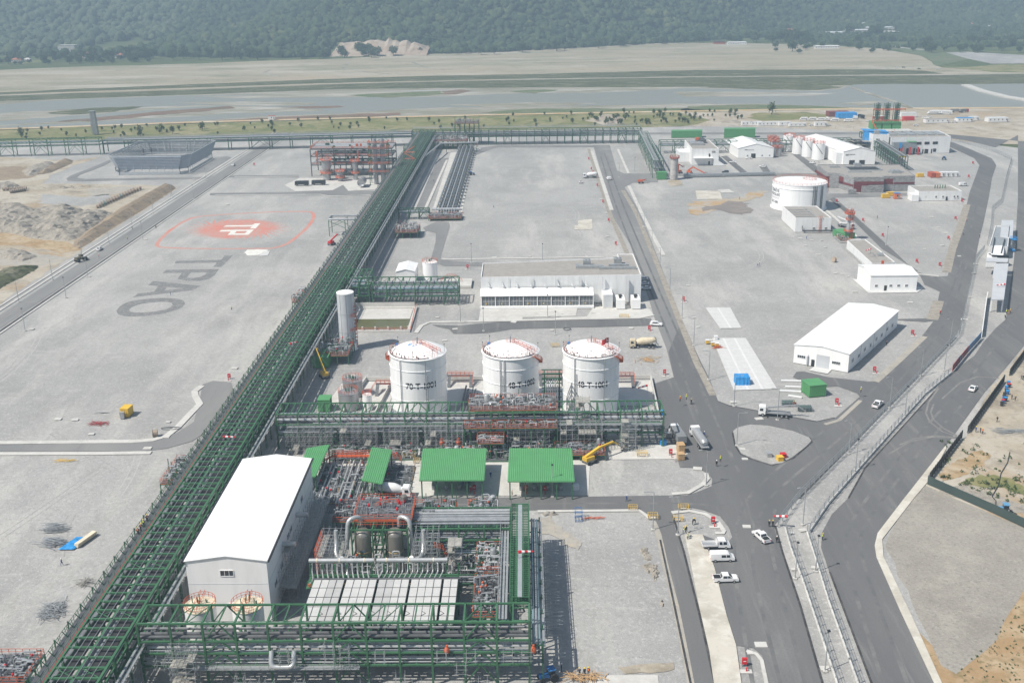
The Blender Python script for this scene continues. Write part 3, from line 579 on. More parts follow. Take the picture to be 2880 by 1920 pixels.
 # ------------------------------------------------------------------ the long diagonal pipe rack
def main_rack(name,label,y0,y1,bay,full=True):
 xs0=lambda y:-83.6+(y-148)*.0047  # the rack drifts slightly across the site
 t=thing(name,(xs0(y0)+8,y0,0),label,'pipe rack')
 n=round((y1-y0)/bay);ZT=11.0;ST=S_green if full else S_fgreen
 bent0=None
 for i in range(n+1):
  y=y0+(y1-y0)*i/n;x=xs0(y)
  if bent0 is None:
   b=MB()
   for dx in(3.9,12.7):b.beam((x+dx,y,0),(x+dx,y,ZT),.42)
   b.beam((x+.1,y,6.6),(x+.1,y,10.6),.2);b.beam((x,y,8.9),(x+3.9,y,8.9),.3);b.beam((x,y,8.9),(x+3.9,y,6.8),.2)
   for z in(4.6,6.8,9.0):b.beam((x+3.9,y,z),(x+12.7,y,z),.32)
   b.beam((x+3.9,y,ZT),(x+12.7,y,ZT),.34)
   b.beam((x+12.7,y,7.9),(x+15.3,y,7.9),.2);b.beam((x+15.2,y,7.9),(x+12.7,y,6.),.16)
   bent0=b.build('portal_frame',ST,t);bx0,by0=x,y
  elif i<=95:
   c=bent0 .copy();COL.objects.link(c);c.location=(x-bx0,y-by0,0)
 g=MB();fine=MB()
 A=lambda dx,y,z:(xs0(y)+dx,y,z)
 for dx,z,w in((3.9,ZT,.4),(8.3,ZT,.34),(12.7,ZT,.4),(3.9,6.8,.3),(12.7,6.8,.3),(12.7,9.,.26),(12.7,4.6,.26),(3.9,9.,.26)):
  g.beam(A(dx,y0,z),A(dx,y1,z),w)
 rr=random.Random(5)
 for i in range(n):
  a=y0+(y1-y0)*i/n;e=y0+(y1-y0)*(i+1)/n
  g.beam(A(3.9,(a+e)/2,ZT),A(12.7,(a+e)/2,ZT),.32)
  if i%3==0:
   for dx in(3.9,8.3):g.beam(A(dx,a,ZT),A(dx+4.4,(a+e)/2,ZT),.14);g.beam(A(dx+4.4,a,ZT),A(dx,(a+e)/2,ZT),.14)
  if i%5==1:
   for dx in(3.9,12.7):bracing(g,A(dx,a,0),A(dx,e,0),.3,6.6,.2)
  if i%2==0:g.beam(A(12.7,a,6.8),A(12.7,e,9),.16)
 g.build('lattice_beams',ST,t)
 for k in range(6):
  dx=4.7+k*1.3;fine.beam(A(dx,y0,ZT+.2),A(dx,y1,ZT+.2),.06)
 fine.build('handling_rails',S_galv,t)
 # pipes, level by level
 def run(dx,z,r,m,ya=y0,yb=y1):
  MB().tube([A(dx,ya,z),A(dx,yb,z)],r,8).build('pipe',m,t,smooth=True)
 run(2.35,9.35,.17,S_red)
 for dx,r,m in((2.75,.12,S_pipel),(3.05,.14,S_pipe),(3.45,.16,S_pipel),(3.75,.1,S_pipe)):run(dx,9.3,r,m)
 for z in(4.85,7.1,9.25):
  x=4.5
  while x<12.2:
   r=rr.choice((.12,.16,.2,.26,.34));m=rr.choice((S_pipe,S_pipe,S_piped,S_pipel,S_piped,S_pipe))
   if rr.random()<.75:run(x+r,z+r,r,m,y0+(rr.uniform(0,30) if rr.random()<.3 else 0),y1-(rr.uniform(0,60) if rr.random()<.25 else 0))
   x+=2*r+rr.uniform(.2,.75)
 tr=MB()
 for dx,ww in((5.6,2.0),(10.2,2.6)):tr.beam(A(dx,y0,9.9),A(dx,y1,9.9),ww,.12)
 tr.build('cable_tray',S_gasket,t)  # wide dark bands, coloured as the deep shade between the crossbeams
 wk=MB();wk.beam(A(1.2,y0,9.1),A(1.2,y1,9.1),1.9,.1);wk.build('walkway_deck',S_grate,t)
 rl=MB();st=3.0
 rail(rl,[A(.2,y0,9.1),A(.2,y1,9.1)],1.2,.07,st);rail(rl,[A(2.1,y0,9.1),A(2.1,y1,9.1)],1.1,.07,st*1.0)
 rl.build('handrail',S_dgreen if full else S_galv,t)
 y=y0;tb=MB().beam(A(.2,y,10.4),A(1.1,y,9.2),.12).beam(A(.2,y+1.1,10.4),A(1.1,y,9.2),.1).build('rail_bracket',S_dgreen,t)
 for i in range(1,n*2):
  yy=y0+(y1-y0)*i/(n*2);c=tb.copy();COL.objects.link(c);c.location=(xs0(yy)-xs0(y0),yy-y0,0)
 sd=MB()
 for dx,z,w in((14.1,8.1,.5),(15.1,8.1,.35),(14.7,8.0,.12)):sd.beam(A(dx,y0,z),A(dx,y1,z),w,.14)
 rail(sd,[A(15.4,y0,8.0),A(15.4,y1,8.0)],1.0,.06,2.5)
 sd.build('side_tray',S_galv,t)
 # tube scaffold hanging on the shaded side
 sc=MB()
 yb=min(y1,430)
 y=y0
 while y<yb:
  if rr.random()<.72:
   h=rr.uniform(3,8.5);x=13.2+rr.uniform(0,.6)
   for dd in(0,1.2):
    sc.beam(A(x,y+dd,rr.uniform(0,3)),A(x,y+dd,h+1.2),.06);sc.beam(A(x+1.2,y+dd,rr.uniform(0,3)),A(x+1.2,y+dd,h+1.2),.06)
   for z in np.arange(1.5,h+1,1.6):sc.beam(A(x-.3,y,z),A(x+1.6,y,z),.055);sc.beam(A(x+1.2,y-.3,z),A(x+1.2,y+1.6,z),.055)
  y+=rr.uniform(1.6,3.4)
 if sc.v:sc.build('tube_scaffold',S_galv,t)
 return t
main_rack('pipe_rack','long green steel pipe rack running diagonally from the lower corner to the far crossing rack',128,405,5.6)
main_rack('pipe_rack','far stretch of the long green rack, past the white silo up to the crossing rack',405.6,792,8.2,False)
# ------------------------------------------------------------------ cross racks
def cross_rack(name,label,x0,x1,y0,y1,levels,bay,seed,steel=S_green,top=True,dens=.85,brace=4,rmax=.42,yslope=0.,feet=True,nsub=2,bw=.36):
 t=thing(name,((x0+x1)/2,y0,0),label,'pipe rack');rr=random.Random(seed)
 n=max(1,round((x1-x0)/bay));ZT=levels[-1]
 A=lambda x,y,z:(x,y+(x-x0)*yslope,z)
 first=None
 for i in range(n+1):
  x=x0+(x1-x0)*i/n
  if first is None:
   b=MB()
   for y in(y0,y1):b.beam(A(x,y,0),A(x,y,ZT),bw,bw*1.15)
   for z in levels:b.beam(A(x,y0,z),A(x,y1,z),bw*.9)
   first=b.build('portal_frame',steel,t)
  else:
   c=first.copy();COL.objects.link(c);c.location=(x-x0,(x-x0)*yslope,0)
 g=MB()
 for z in levels:
  for y in(y0,y1):g.beam(A(x0,y,z),A(x1,y,z),bw*.9)
 for i in range(n):
  xa,xb=x0+(x1-x0)*i/n,x0+(x1-x0)*(i+1)/n
  for k in range(1,nsub):
   xm=xa+(xb-xa)*k/nsub
   for z in levels:g.beam(A(xm,y0,z),A(xm,y1,z),bw*.65)
  if i%brace==brace//2:
   for y in(y0,y1):
    zs=[0.3]+list(levels)
    for k in range(len(zs)-1):
     xm=(xa+xb)/2;g.beam(A(xa,y,zs[k]),A(xm,y,zs[k+1]),.2);g.beam(A(xb,y,zs[k]),A(xm,y,zs[k+1]),.2)
  if i%3==1:g.beam(A(xa,y0,ZT),A((xa+xb)/2,y1,ZT),.12);g.beam(A((xa+xb)/2,y0,ZT),A(xb,y1,ZT),.12)
 g.build('lattice_beams',steel,t)
 for z in(levels[:-1] if top else levels):
  y=y0+.45
  while y<y1-.4:
   r=rr.choice((.1,.14,.18,.25,.32,rmax));
   if rr.random()<dens:
    xa=x0+(rr.uniform(0,(x1-x0)*.3) if rr.random()<.25 else-.3);xb=x1-(rr.uniform(0,(x1-x0)*.3) if rr.random()<.25 else 0)
    MB().tube([A(xa,y+r,z+.15+r),A(xb,y+r,z+.15+r)],r,8).build('pipe',rr.choice((S_pipe,S_pipel,S_piped,S_pipel,S_pipe,S_pipeb)),t,smooth=True)
   y+=2*r+rr.uniform(.15,.5)
 return t
lower=cross_rack('pipe_rack','tall green pipe rack in front of the white-slatted coolers, four pipe levels high',-69.,.2,157.4,163.2,(4.2,6.8,9.3,13.0),5.75,21)
MB().pipe([(-45.5,157.0,7.6),(-45.5,155.6,5.2),(-41.5,155.6,5.2),(-41.5,157.0,7.6)],.45,10,1.0).build('expansion_loop',S_pipel,lower,smooth=True)
wk=MB();wk.bx(-62,156.0,4.25,-30,157.2,4.33);rail(wk,[(-62,156,4.3),(-30,156,4.3)],1.1,.06,1.6);wk.build('scaffold_walkway',S_galv,lower)
sc=MB();rr=random.Random(77);x=-66
while x<-1:
 if rr.random()<.8:
  z0=rr.choice((0,3.5,4.5,6));z1=z0+rr.uniform(2,5);y=156.6-rr.uniform(0,.4)
  for dx in(0,1.6):
   for dy in(0,-1.1):sc.beam((x+dx,y+dy,z0),(x+dx,y+dy,z1),.06)
  for z in np.arange(z0+.4,z1,.9):sc.beam((x-.4,y-1.1,z),(x+2,y-1.1,z),.055);sc.beam((x,y+.2,z),(x,y-1.4,z),.055);sc.beam((x+1.6,y+.2,z),(x+1.6,y-1.4,z),.055)
 x+=rr.uniform(1.5,3.6)
sc.build('tube_scaffold',S_galv,lower)
vb=MB()
for x in(-14.4,.9):vb.lathe(x,157.0,[(.15,7.0),(.42,7.1),(.5,7.5),(.42,7.9),(.2,8.3),(.2,8.6)],10)
vb.build('valve_head',S_orange,lower)
cross_rack('pipe_rack','low green pipe rack between the diagonal rack and the white hall with eight bays',-64.5,-26.,387.5,398.5,(3.6,5.6,8.2),5.5,22)
cross_rack('pipe_rack','green steel module beside the diagonal rack, piped down at its corner',-68.0,-60.2,387.2,399.5,(4.,7.4,11.2),3.9,23,brace=2)
tankrack=cross_rack('pipe_rack','green pipe rack standing in front of the three white tanks',-67.,36.6,257.6,265.2,(4.0,6.9,10.0),5.9,24,dens=.99,nsub=3)
cross_rack('pipe_rack','far grey-green pipe rack crossing behind the gravel field up to the road',-84.,88.,791,801,(6.0,8.2,10.6),5.75,25,S_dgreen,brace=5,dens=.95,yslope=.004,bw=.45)
fr=cross_rack('pipe_rack','far dark pipe rack behind the fenced flare and the far process unit',-309,-84.,772,780,(6.4,8.8),15.,26,S_dgreen,brace=3,dens=.97,top=False,yslope=.085,bw=.5,nsub=4)
cross_rack('pipe_rack','bright green trestle rack at the far left, spanning between braced towers',-420,-309,757,763,(7.0,9.2,12.0),13.,27,S_green,brace=2,dens=.4,yslope=.07,bw=.45,nsub=4)
cross_rack('pipe_rack','long grey pipe rack behind the flat-roofed white building, under two green sheds',96,252,742,752,(5.5,8.2),10.,28,S_dgreen,dens=.8,bw=.4,brace=3)
wk=MB()
for a,b_ in(((-84,803,11.5),(88,803.7,11.5)),((-309,782,9.6),(-84,801,9.6))):
 wk.beam(a,b_,2.2,.15);rail(wk,[a,b_],1.3,.14,6)
tag(wk.build('walkway',S_galv),'long railed walkway on top of the far crossing pipe rack','walkway')
# the slanting rack at the upper right of the middle road
def slant_rack(name,label,A0,A1,width,zt,bay,seed,steel=S_green,lv=(.55,1.)):
 a,b_=Vector((*A0,0)),Vector((*A1,0));d=(b_-a);L=d.length;d.normalize();nrm=Vector((-d.y,d.x,0));rr=random.Random(seed)
 t=thing(name,a.lerp(b_,.5),label,'pipe rack');n=max(1,round(L/bay));g=MB()
 for i in range(n+1):
  p=a+d*(L*i/n);q=MB()
  for s in(0,width):q.beam(p+nrm*s,p+nrm*s+Vector((0,0,zt)),.4)
  for f in lv:q.beam(p+Vector((0,0,zt*f)),p+nrm*width+Vector((0,0,zt*f)),.32)
  q.build('portal_frame',steel,t)
 for s in(0,width/2,width):
  for f in lv:g.beam(a+nrm*s+Vector((0,0,zt*f)),b_+nrm*s+Vector((0,0,zt*f)),.34)
 for i in range(n):
  p,q=a+d*(L*i/n),a+d*(L*(i+1)/n)
  g.beam(p.lerp(q,.5)+Vector((0,0,zt)),p.lerp(q,.5)+nrm*width+Vector((0,0,zt)),.25)
  if i%2:g.beam(p+Vector((0,0,zt*lv[0])),q+Vector((0,0,zt)),.18)
 g.build('lattice_beams',steel,t)
 for f in lv:
  s=.5
  while s<width-.3:
   r=rr.choice((.12,.18,.28));z=Vector((0,0,zt*f+.2+r))
   if rr.random()<.85:MB().tube([a+nrm*s+z,b_+nrm*s+z],r,8).build('pipe',rr.choice((S_pipe,S_pipel,S_piped)),t,smooth=True)
   s+=2*r+rr.uniform(.1,.4)
 return t
slant_rack('pipe_rack','green pipe rack slanting from the far corner down to the scaffolded column',PX(1795,410),PX(1835,500),6.5,10.5,12,31,S_fgreen)
slant_rack('pipe_rack','low flat grey pipe bridge lying along the road beside the orange lifts',PX(1925,500),PX(2180,494),3.,1.3,8,32,S_galv)
slant_rack('pipe_rack','grey-green pipe bridge descending beside the white hall with four silos',PX(2415,405),PX(2520,480),6.5,9.,6,33,S_dgreen)
# ------------------------------------------------------------------ big white process building
def window(parent,p,u,wd,ht,m=S_glass,panes=3,n=None,name='window'):
 """framed window on a wall: p = lower corner (world), u = unit vector along the wall, n = outward normal"""
 p=Vector(p);u=Vector(u).normalized();n=Vector(n);up=Vector((0,0,1));b=MB()
 a=p+n*.03;b.quad(a,a+u*wd,a+u*wd+up*ht,a+up*ht)
 w=b.build(name,m,parent);f=MB()
 for q,r in((p,p+u*wd),(p+up*ht,p+up*ht+u*wd),(p,p+up*ht),(p+u*wd,p+u*wd+up*ht)):f.beam(q+n*.05,r+n*.05,.12)
 for k in range(1,panes):f.beam(p+u*(wd*k/panes)+n*.05,p+u*(wd*k/panes)+up*ht+n*.05,.08)
 f.build('window_frame',S_wall,w);return w
def gable_hall(name,label,FL,FR,BL,eave,ridge,along='front',wallm=S_white,roofm=S_white,over=.25):
 """hall with a pitched roof; FL, FR front corners, BL back corner behind FL. along='front': gable ends at front and back"""
 FL,FR,BL=Vector((*FL,0)),Vector((*FR,0)),Vector((*BL,0));BR=BL+FR-FL
 t=thing(name,(FL+BR)/2,label,'building');b=MB();up=Vector((0,0,1));E=up*eave;Rg=up*ridge
 if along=='front':r0,r1=(FL+FR)/2,(BL+BR)/2;ends=((FL,FR,r0),(BR,BL,r1));sides=((FR,BR),(BL,FL));slopes=((FL,BL,r0,r1),(FR,BR,r0,r1))
 else:r0,r1=(FL+BL)/2,(FR+BR)/2;ends=((BL,FL,r0),(FR,BR,r1));sides=((FL,FR),(BR,BL));slopes=((FL,FR,r0,r1),(BL,BR,r0,r1))
 for a,c,r in ends:b.quad(a,c,c+E,r+Rg,a+E)
 for a,c in sides:b.quad(a,c,c+E,a+E)
 b.build('wall',wallm,t);rf=MB()
 for a,c,p,q in slopes:
  o=((a-p)).normalized()*over;e=(q-p).normalized()*over
  f=[a+E+o-e-up*.03,c+E+o+e-up*.03,q+Rg+e,p+Rg-e]
  lo=[v+up*.04 for v in f];hi=[v+up*.2 for v in f];vs=[tuple(v) for v in lo+hi]
  rf.add(vs,[(3,2,1,0),(4,5,6,7),(0,1,5,4),(1,2,6,5),(2,3,7,6),(3,0,4,7)])
 rf.build('roof',roofm,t);return t,FL,FR,BL,BR
t,FL,FR,BL,BR=gable_hall('process_building','large windowed white hall with a long pitched roof beside the diagonal rack',(-66.1,176.6),(-50.4,176.6),(-66.1,221.5),14.,15.1)
window(t,(-59.6,176.6,10.7),(1,0,0),2.6,1.3,n=(0,-1,0));window(t,(-58.7,176.6,3.4),(1,0,0),2.4,1.2,n=(0,-1,0))
for y,z in((180.5,5.2),(186,5.8),(193.5,8.5),(196.,8.6),(208,9.5)):window(t,(-50.4,y,z),(0,1,0),2.2,1.4,n=(1,0,0),panes=2)
gt=MB();gt.beam((-66.6,176.2,14.06),(-66.6,221.9,14.06),.34,.3);gt.beam((-49.9,176.2,14.06),(-49.9,221.9,14.06),.3,.3);gt.build('gutter',S_dark,t)
sb=MB();sb.bx(-66.13,176.56,8.95,-50.37,176.6,9.0);sb.bx(-50.4,176.6,8.95,-50.36,221.5,9.);sb.build('cladding_seam',S_greyw,t)
rg=MB()
for k in range(26):rg.box((-58.25+random.uniform(-.06,.06),196+k,15.25),(.22,.22,.12))
rg.build('ridge_fixing',S_greyw,t)
dk=MB()
for y,z in((189.5,10.2),(203,9.6)):dk.tube([(-50.4,y,z),(-47.6,y-.3,z+.2)],.55,12)
dk.build('exhaust_duct',S_pipel,t,smooth=True)
scaffold('scaffold','grey tube scaffold along the shaded side of the large white hall',-50.,-46.6,183,221,0,7.5,1.7,2.1,1.9,3,.55)
scaffold('scaffold','short tower of scaffold tubes under the duct of the white hall',-50.,-47.4,187.5,191.5,7.7,9.4,1.3,1.4,1.7,4,.9)
scaffold('scaffold','scaffold tower standing on the lower rack with stacked plank landings',-63.2,-58.8,154.6,157.0,0,9.2,1.5,1.2,1.2,5,.4)
# two cream topped tanks
def ringrail(b,x,y,z,r,a0=0,a1=360,h=1.1,w=.07,n=20):
 p=[(x+r*math.cos(math.radians(a0+(a1-a0)*k/n)),y+r*math.sin(math.radians(a0+(a1-a0)*k/n)),z) for k in range(n+1)]
 rail(b,p,h,w,9)
for x,lab in((-62.0,'round tank with a cream roof under the white hall, nearest the diagonal rack'),(-53.0,'round tank with a cream roof and a tall dark pipe, below the hall window')):
 t=thing('storage_tank',(x,170.2,0),lab,'tank');MB().lathe(x,170.2,[(2.9,0),(2.9,8.3)],32).build('shell',S_tank,t,smooth=True)
 MB().lathe(x,170.2,[(3.0,8.3),(3.0,8.45),(1.5,8.75),(.01,8.85)],32).build('roof',S_cream,t,smooth=True)
 b=MB();ringrail(b,x,170.2,8.4,2.95);rail(b,[(x-.5,167.4,9),(x-.5,173,9)],1,.06,1.2);rail(b,[(x+.3,167.4,9),(x+.3,173,9)],1,.06,1.2);b.build('handrail',S_orange,t)
 b=MB();rr=random.Random(int(x*7))
 for k in range(9):a=rr.uniform(0,6.28);q=rr.uniform(.2,2);b.beam((x+q*math.cos(a),170.2+q*math.sin(a),8.6),(x+q*math.cos(a),170.2+q*math.sin(a),9+rr.uniform(.2,1.6)),.14)
 b.build('nozzle',S_dgreen,t)
 # ------------------------------------------------------------------ air coolers, header, vessels
S_slat=mat('slat_panel',(.60,.60,.585),.55,var=.05,scale=.6)
S_slatd=mat('slat_panel_grey',(.50,.50,.49),.55,var=.05,scale=.6)
cool=thing('air_cooler',(-28,172,0),'row of nine white slatted air coolers behind the tall green rack','air cooler')
x0,wdt=-42.4,3.2
fr_=MB();fan=MB()
for k in range(9):
 xa=x0+k*wdt+(.1 if k%2 else.35);xb=xa+(2.95 if k<8 else 2.7);b=MB();nsl=46
 for i in range(nsl):
  y=164.2+(15.2)*i/nsl;b.bx(xa,y,7.95,(xa+xb)/2-.04,y+15.2/nsl*.82,8.03);b.bx((xa+xb)/2+.04,y,7.95,xb,y+15.2/nsl*.82,8.03)
 b.bx(xa,164.2,7.8,xb,179.4,7.92)
 b.build('slat_panel',S_slatd if k in(1,4) else S_slat,cool)
 for yy in(166.8,170,173.2,176.4):fr_.beam((xa,yy,8.08),(xb,yy,8.08),.08)
 fr_.beam(((xa+xb)/2,164.2,8.09),((xa+xb)/2,179.4,8.09),.08);fr_.beam((xb+.04,164.2,8.0),(xb+.04,179.4,8.0),.1)
 fr_.beam((xa,168.4,8.1),(xa+.8,167.6,8.1),.07);fr_.beam((xa,166.9,8.1),(xa+.8,167.6,8.1),.07)
fr_.bx(x0,179.4,7.2,-13.4,179.9,8.1)
fr_.build('panel_frame',S_piped,cool)
lg=MB()
for x in np.linspace(-42,-13.8,8):
 for y in(164.6,171.5,179.2):lg.beam((x,y,0),(x,y,7.8),.3)
lg.bx(-42.4,164.2,5.2,-13.4,179.6,5.5);lg.build('support_frame',S_dgreen,cool)
hd=thing('header_pipe',(-30,185.3,0),'thick silver header pipe with bent branch pipes behind the white coolers','pipework')
for a,b_ in((-44.2,-31.0),(-30.5,-16.2)):MB().tube([(a,185.3,8.8),(b_,185.3,8.8)],.46,14).build('header',S_pipel,hd,smooth=True)
for k in range(27):
 x=-43.6+k*1.02
 if 12<=k<=12:continue
 s=.55 if k%2 else-.0
 MB().pipe([(x,185.2,8.5),(x,184.6,6.6),(x+.6*(1 if k<14 else-1),182.4,6.4),(x+.6*(1 if k<14 else-1),180.6,6.6),(x+.6*(1 if k<14 else-1),179.6,7.2)],.14,7,.5).build('branch_pipe',S_pipel,hd,smooth=True)
fl=MB()
for x in(-42.6,-38.,-33,-28.5,-24,-19):fl.tube([(x-.12,185.3,8.8),(x+.12,185.3,8.8)],.5,14)
fl.build('wrap_band',S_cream,hd)
pl=MB();pl.bx(-44,180,5.6,-14,184.5,5.7);rail(pl,[(-44,181,5.7),(-14.5,181,5.7)],1.0,.06,1.8);
for x in np.arange(-44,-13,2.5):pl.beam((x,180,5.5),(x,185,5.5),.25);pl.beam((x,184.8,0),(x,184.8,8.3),.28)
pl.beam((-44,183.6,6.4),(-14,183.6,6.4),.3);pl.beam((-44,184.8,5.5),(-14,184.8,5.5),.3)
pl.build('support_frame',S_green,hd)
rv=MB();rr=random.Random(8)
for k in range(46):x=rr.uniform(-43.8,-15);rv.box((x,180.3+rr.uniform(-.2,.4),6.2+rr.uniform(-.2,.5)),(rr.uniform(.2,.6),.3,rr.uniform(.3,.7)))
rv.build('valve',S_orange,hd)
S_stitch=mat('yellow_strap',(.55,.42,.2),.6)
for x,lab in((-34.9,'tall weathered steel vessel with a domed top, nearer the white hall'),(-28.1,'tall domed steel vessel standing next to the big silver downpipe')):
 y=196.;t=thing('process_vessel',(x,y,0),lab,'vessel')
 MB().lathe(x,y,[(1.62,.2),(1.75,.6),(1.75,8.6),(1.6,9.2),(1.2,9.7),(.6,9.95),(.01,10.0)],28).build('shell',S_steelv,t,smooth=True)
 MB().lathe(x,y,[(1.78,4.9),(1.80,4.95),(1.80,5.05),(1.78,5.1)],28).build('strap',S_stitch,t,smooth=True)
 b=MB()
 for k in range(9):b.box((x-.55+k*.13,y-1.78,5.5),(.09,.03,.16))
 b.build('blue_marking',S_blueeq,t)
 MB().lathe(x,y,[(1.4,0),(1.4,.3)],20).build('skirt',S_piped,t)
t=thing('vessel_platform',(-30.6,200,0),'orange railed platform over the two steel vessels','platform')
b=MB();b.bx(-37.,198.,10.9,-24.6,207.5,11.05);b.build('deck',S_grate,t)
b=MB();rail(b,[(-37,198,11),(-24.6,198,11),(-24.6,207.5,11),(-37,207.5,11),(-37,198,11)],1.2,.075,1.1);rail(b,[(-36.6,196.4,10.2),(-25,196.4,10.2)],1.2,.075,1.1)
rail(b,[(-33,203,11),(-31,203,12),(-28,203,12)],1.2,.1,.8);b.bx(-37,197.9,10.7,-24.6,198,11.1);b.bx(-24.7,198,10.7,-24.55,207.5,11.2);b.build('handrail',S_orange,t)
b=MB()
for x in(-37,-32.6,-30.4,-25.2):
 for y in(194.5,198.5,207):b.beam((x,y,0),(x,y,10.8),.3)
for z in(3.5,7,10.5):
 for y in(198.5,207):b.beam((-37,y,z),(-24.6,y,z),.28)
 b.beam((-32.6,194.5,z),(-30.4,194.5,z),.26)
 for x in(-37,-32.6,-30.4,-25.2):b.beam((x,194.5,z),(x,207,z),.26)
b.beam((-37,194.5,10.5),(-25.2,194.5,10.5),.28)
for z in(.5,3.5,7):b.beam((-32.6,194.4,z),(-30.4,194.4,z+3.3),.14)
b.build('steel_frame',S_green,t)
rr=random.Random(11);b=MB()
for k in range(70):
 x,y=rr.uniform(-36.4,-25.2),rr.uniform(198.6,206.5);h=rr.uniform(.5,2.2);b.tube([(x,y,11),(x,y,11+h)],rr.uniform(.05,.16),6)
 if rr.random()<.6:b.tube([(x,y,11+h*.7),(x+rr.uniform(-1.8,1.8),y+rr.uniform(-.3,.3),11+h*.7)],rr.uniform(.05,.12),6)
b.build('small_pipework',S_pipe,t,smooth=True)
b=MB()
for k in range(10):x,y=rr.uniform(-36,-26),rr.uniform(199,206);b.lathe(x,y,[(.1,11.6),(.28,11.8),(.28,12.2),(.1,12.5)],8)
b.build('valve_head',S_fire,t)
MB().lathe(-27,205.6,[(.01,11.2),(.7,11.5),(.8,12.2),(.7,12.7),(.01,13)],12).build('dome',S_steelv,t,smooth=True)
for x,s,lab in((-35.2,-1,'fat silver downpipe arching over the platform on the side of the white hall'),(-27.4,1,'fat silver downpipe arching down beside the second steel vessel')):
 b=MB().pipe([(x+s*.2,197.6,9.8),(x+s*.2,197.2,12.4),(x+s*2.6,196.0,12.2),(x+s*3.0,194.6,2.0 if s>0 else 6)],.46,14,1.6)
 tag(b.build('downpipe',S_pipel,smooth=True),lab,'pipe')
for x,lab in((-39.6,'silver elbow pipe dropping into the header, nearer the white hall'),(-21.5,'silver elbow pipe dropping into the header on the far side from the hall')):
 s=1 if x<-30 else-1
 tag(MB().pipe([(x,191.5,12.2),(x,191.2,9.6),(x+.1*s,189,7.6),(x+1.8*s,187.2,7.4),(x+2*s,185.6,9.2)],.42,12,1.1).build('elbow_pipe',S_pipel,smooth=True),lab,'pipe')
scaffold('scaffold','orange-edged scaffold stack by the vessels, facing the white hall',-43.2,-38.2,188,197,0,9.6,1.25,1.5,1.6,41,.12)
scaffold('scaffold','scaffold tower with plank landings right of the second vessel',-23.4,-18.6,188,196,0,10.5,1.2,1.6,1.8,42,.12)
scaffold('scaffold','narrow scaffold tower with pink planks in front of the process pipes',-16.5,-13.6,190,193.5,0,9.,1.4,1.4,1.5,43,.35)
b=MB()
for z in np.arange(1,9.5,1.1):rail(b,[(-43.6,188,z),(-43.6,196.5,z)],.9,.09,1.1);
rail(b,[(-19,189,9.5),(-17.6,191,8),(-17.2,193,5)],1.2,.12,.6);tag(b.build('orange_ladder_cage',S_orange),'bundle of orange rails and ladder cages against the vessel scaffold','handrail')
prack=cross_rack('pipe_rack','dense process pipe rack running from the vessel platform to the green footbridge',-25.5,-3.8,197.5,206.8,(3.2,6.2,9.0),5.4,51,dens=.97,top=False,rmax=.3)
b=MB()
for y in np.arange(197.6,201.8,.55):rail(b,[(-25,y,8.0-(y-197.6)*.2),(-4,y,8.0-(y-197.6)*.2)],.7,.07,1.4)
b.build('tray_supports',S_dgreen,prack)
for y,z in((190,3.5),(187.5,3.),(185.6,2.6),(192.5,6.2)):
 for dy in(0,.8,1.5):MB().tube([(-15,y+dy,z),(-4.5,y+dy,z)],.16,7).build('pipe',random.choice((S_pipe,S_pipel,S_dgreen)),prack,smooth=True)
 # ------------------------------------------------------------------ green footbridge tower at the right end
t=thing('footbridge',(-1.5,186,0),'narrow bright green footbridge with a grey deck on the rack edge','footbridge')
b=MB();b.bx(-1.95,168.3,11.0,-1.1,204.2,11.12);b.build('deck',mat('deck_grey',(.30,.33,.35),.5,var=.08),t)
b=MB()
for y in np.arange(168.4,204.3,.72):
 for z in(8.6,9.8,11.0):b.beam((-3.4,y,z),(.3,y,z),.16)
for x in(-3.4,-2.2,-.9,.3):
 for z in(8.6,9.8,11.0):b.beam((x,168.3,z),(x,204.3,z),.18)
for y in np.arange(168.4,204.3,5.97):
 for x in(-3.4,.3):b.beam((x,y,0),(x,y,11),.32)
rail(b,[(-3.4,168.3,11),(-3.4,204.3,11)],1.1,.09,1.4);rail(b,[(.3,168.3,11),(.3,204.3,11)],1.1,.09,1.4);b.beam((-3.4,204.3,11.1),(.3,204.3,11.1),.3)
b.build('steel_frame',S_green,t)
t=thing('pipe_trestle',(2,185,0),'dark bundle of insulated pipes along the outer side of the green footbridge','pipework')
for x,z,r,m in((.95,8.2,.22,S_pipeb),(1.5,8.1,.25,S_pipe),(2.05,8.0,.2,S_pipeb),(1.2,6.,.25,S_piped),(1.9,6.,.2,S_piped)):MB().tube([(x,158,z),(x,203,z)],r,8).build('pipe',m,t,smooth=True)
b=MB()
for y in np.arange(158,204,5):b.beam((2.6,y,0),(2.6,y,8.6),.28);b.beam((.5,y,7.8),(2.6,y,7.8),.22)
b.build('steel_frame',S_dgreen,t);b=MB();rail(b,[(3.0,158,7.6),(3.0,203,7.6)],1.2,.1,1.5);b.bx(2.4,158,7.5,3.1,203,7.6)
for y in(161,165.5,170,171.5,174,178,181,184.5,187,191,196):
 for z in(3.2,4.0):b.beam((2.6,y,z),(5.6+(y*7%1.3),y,z),.07);b.beam((2.6,y+1,z),(5.6+(y*5%1.3),y+1,z),.07)
 for x in(3.6,4.6,5.4):b.beam((x,y,3.2),(x,y,4.0),.06);b.beam((x,y,3.2),(x,y+1,3.2),.06)
b.build('scaffold_bracket',S_galv,t)
b=MB()
for x in(-5.3,-4.7,-4.1):b.beam((x,165,8.4),(x,204,8.4),.42,.2)
rail(b,[(-5.7,165,8.3),(-5.7,204,8.3)],1.,.08,1.5);tag(b.build('cable_tray',S_galv),'pale cable trays along the inner side of the green footbridge','cable tray')
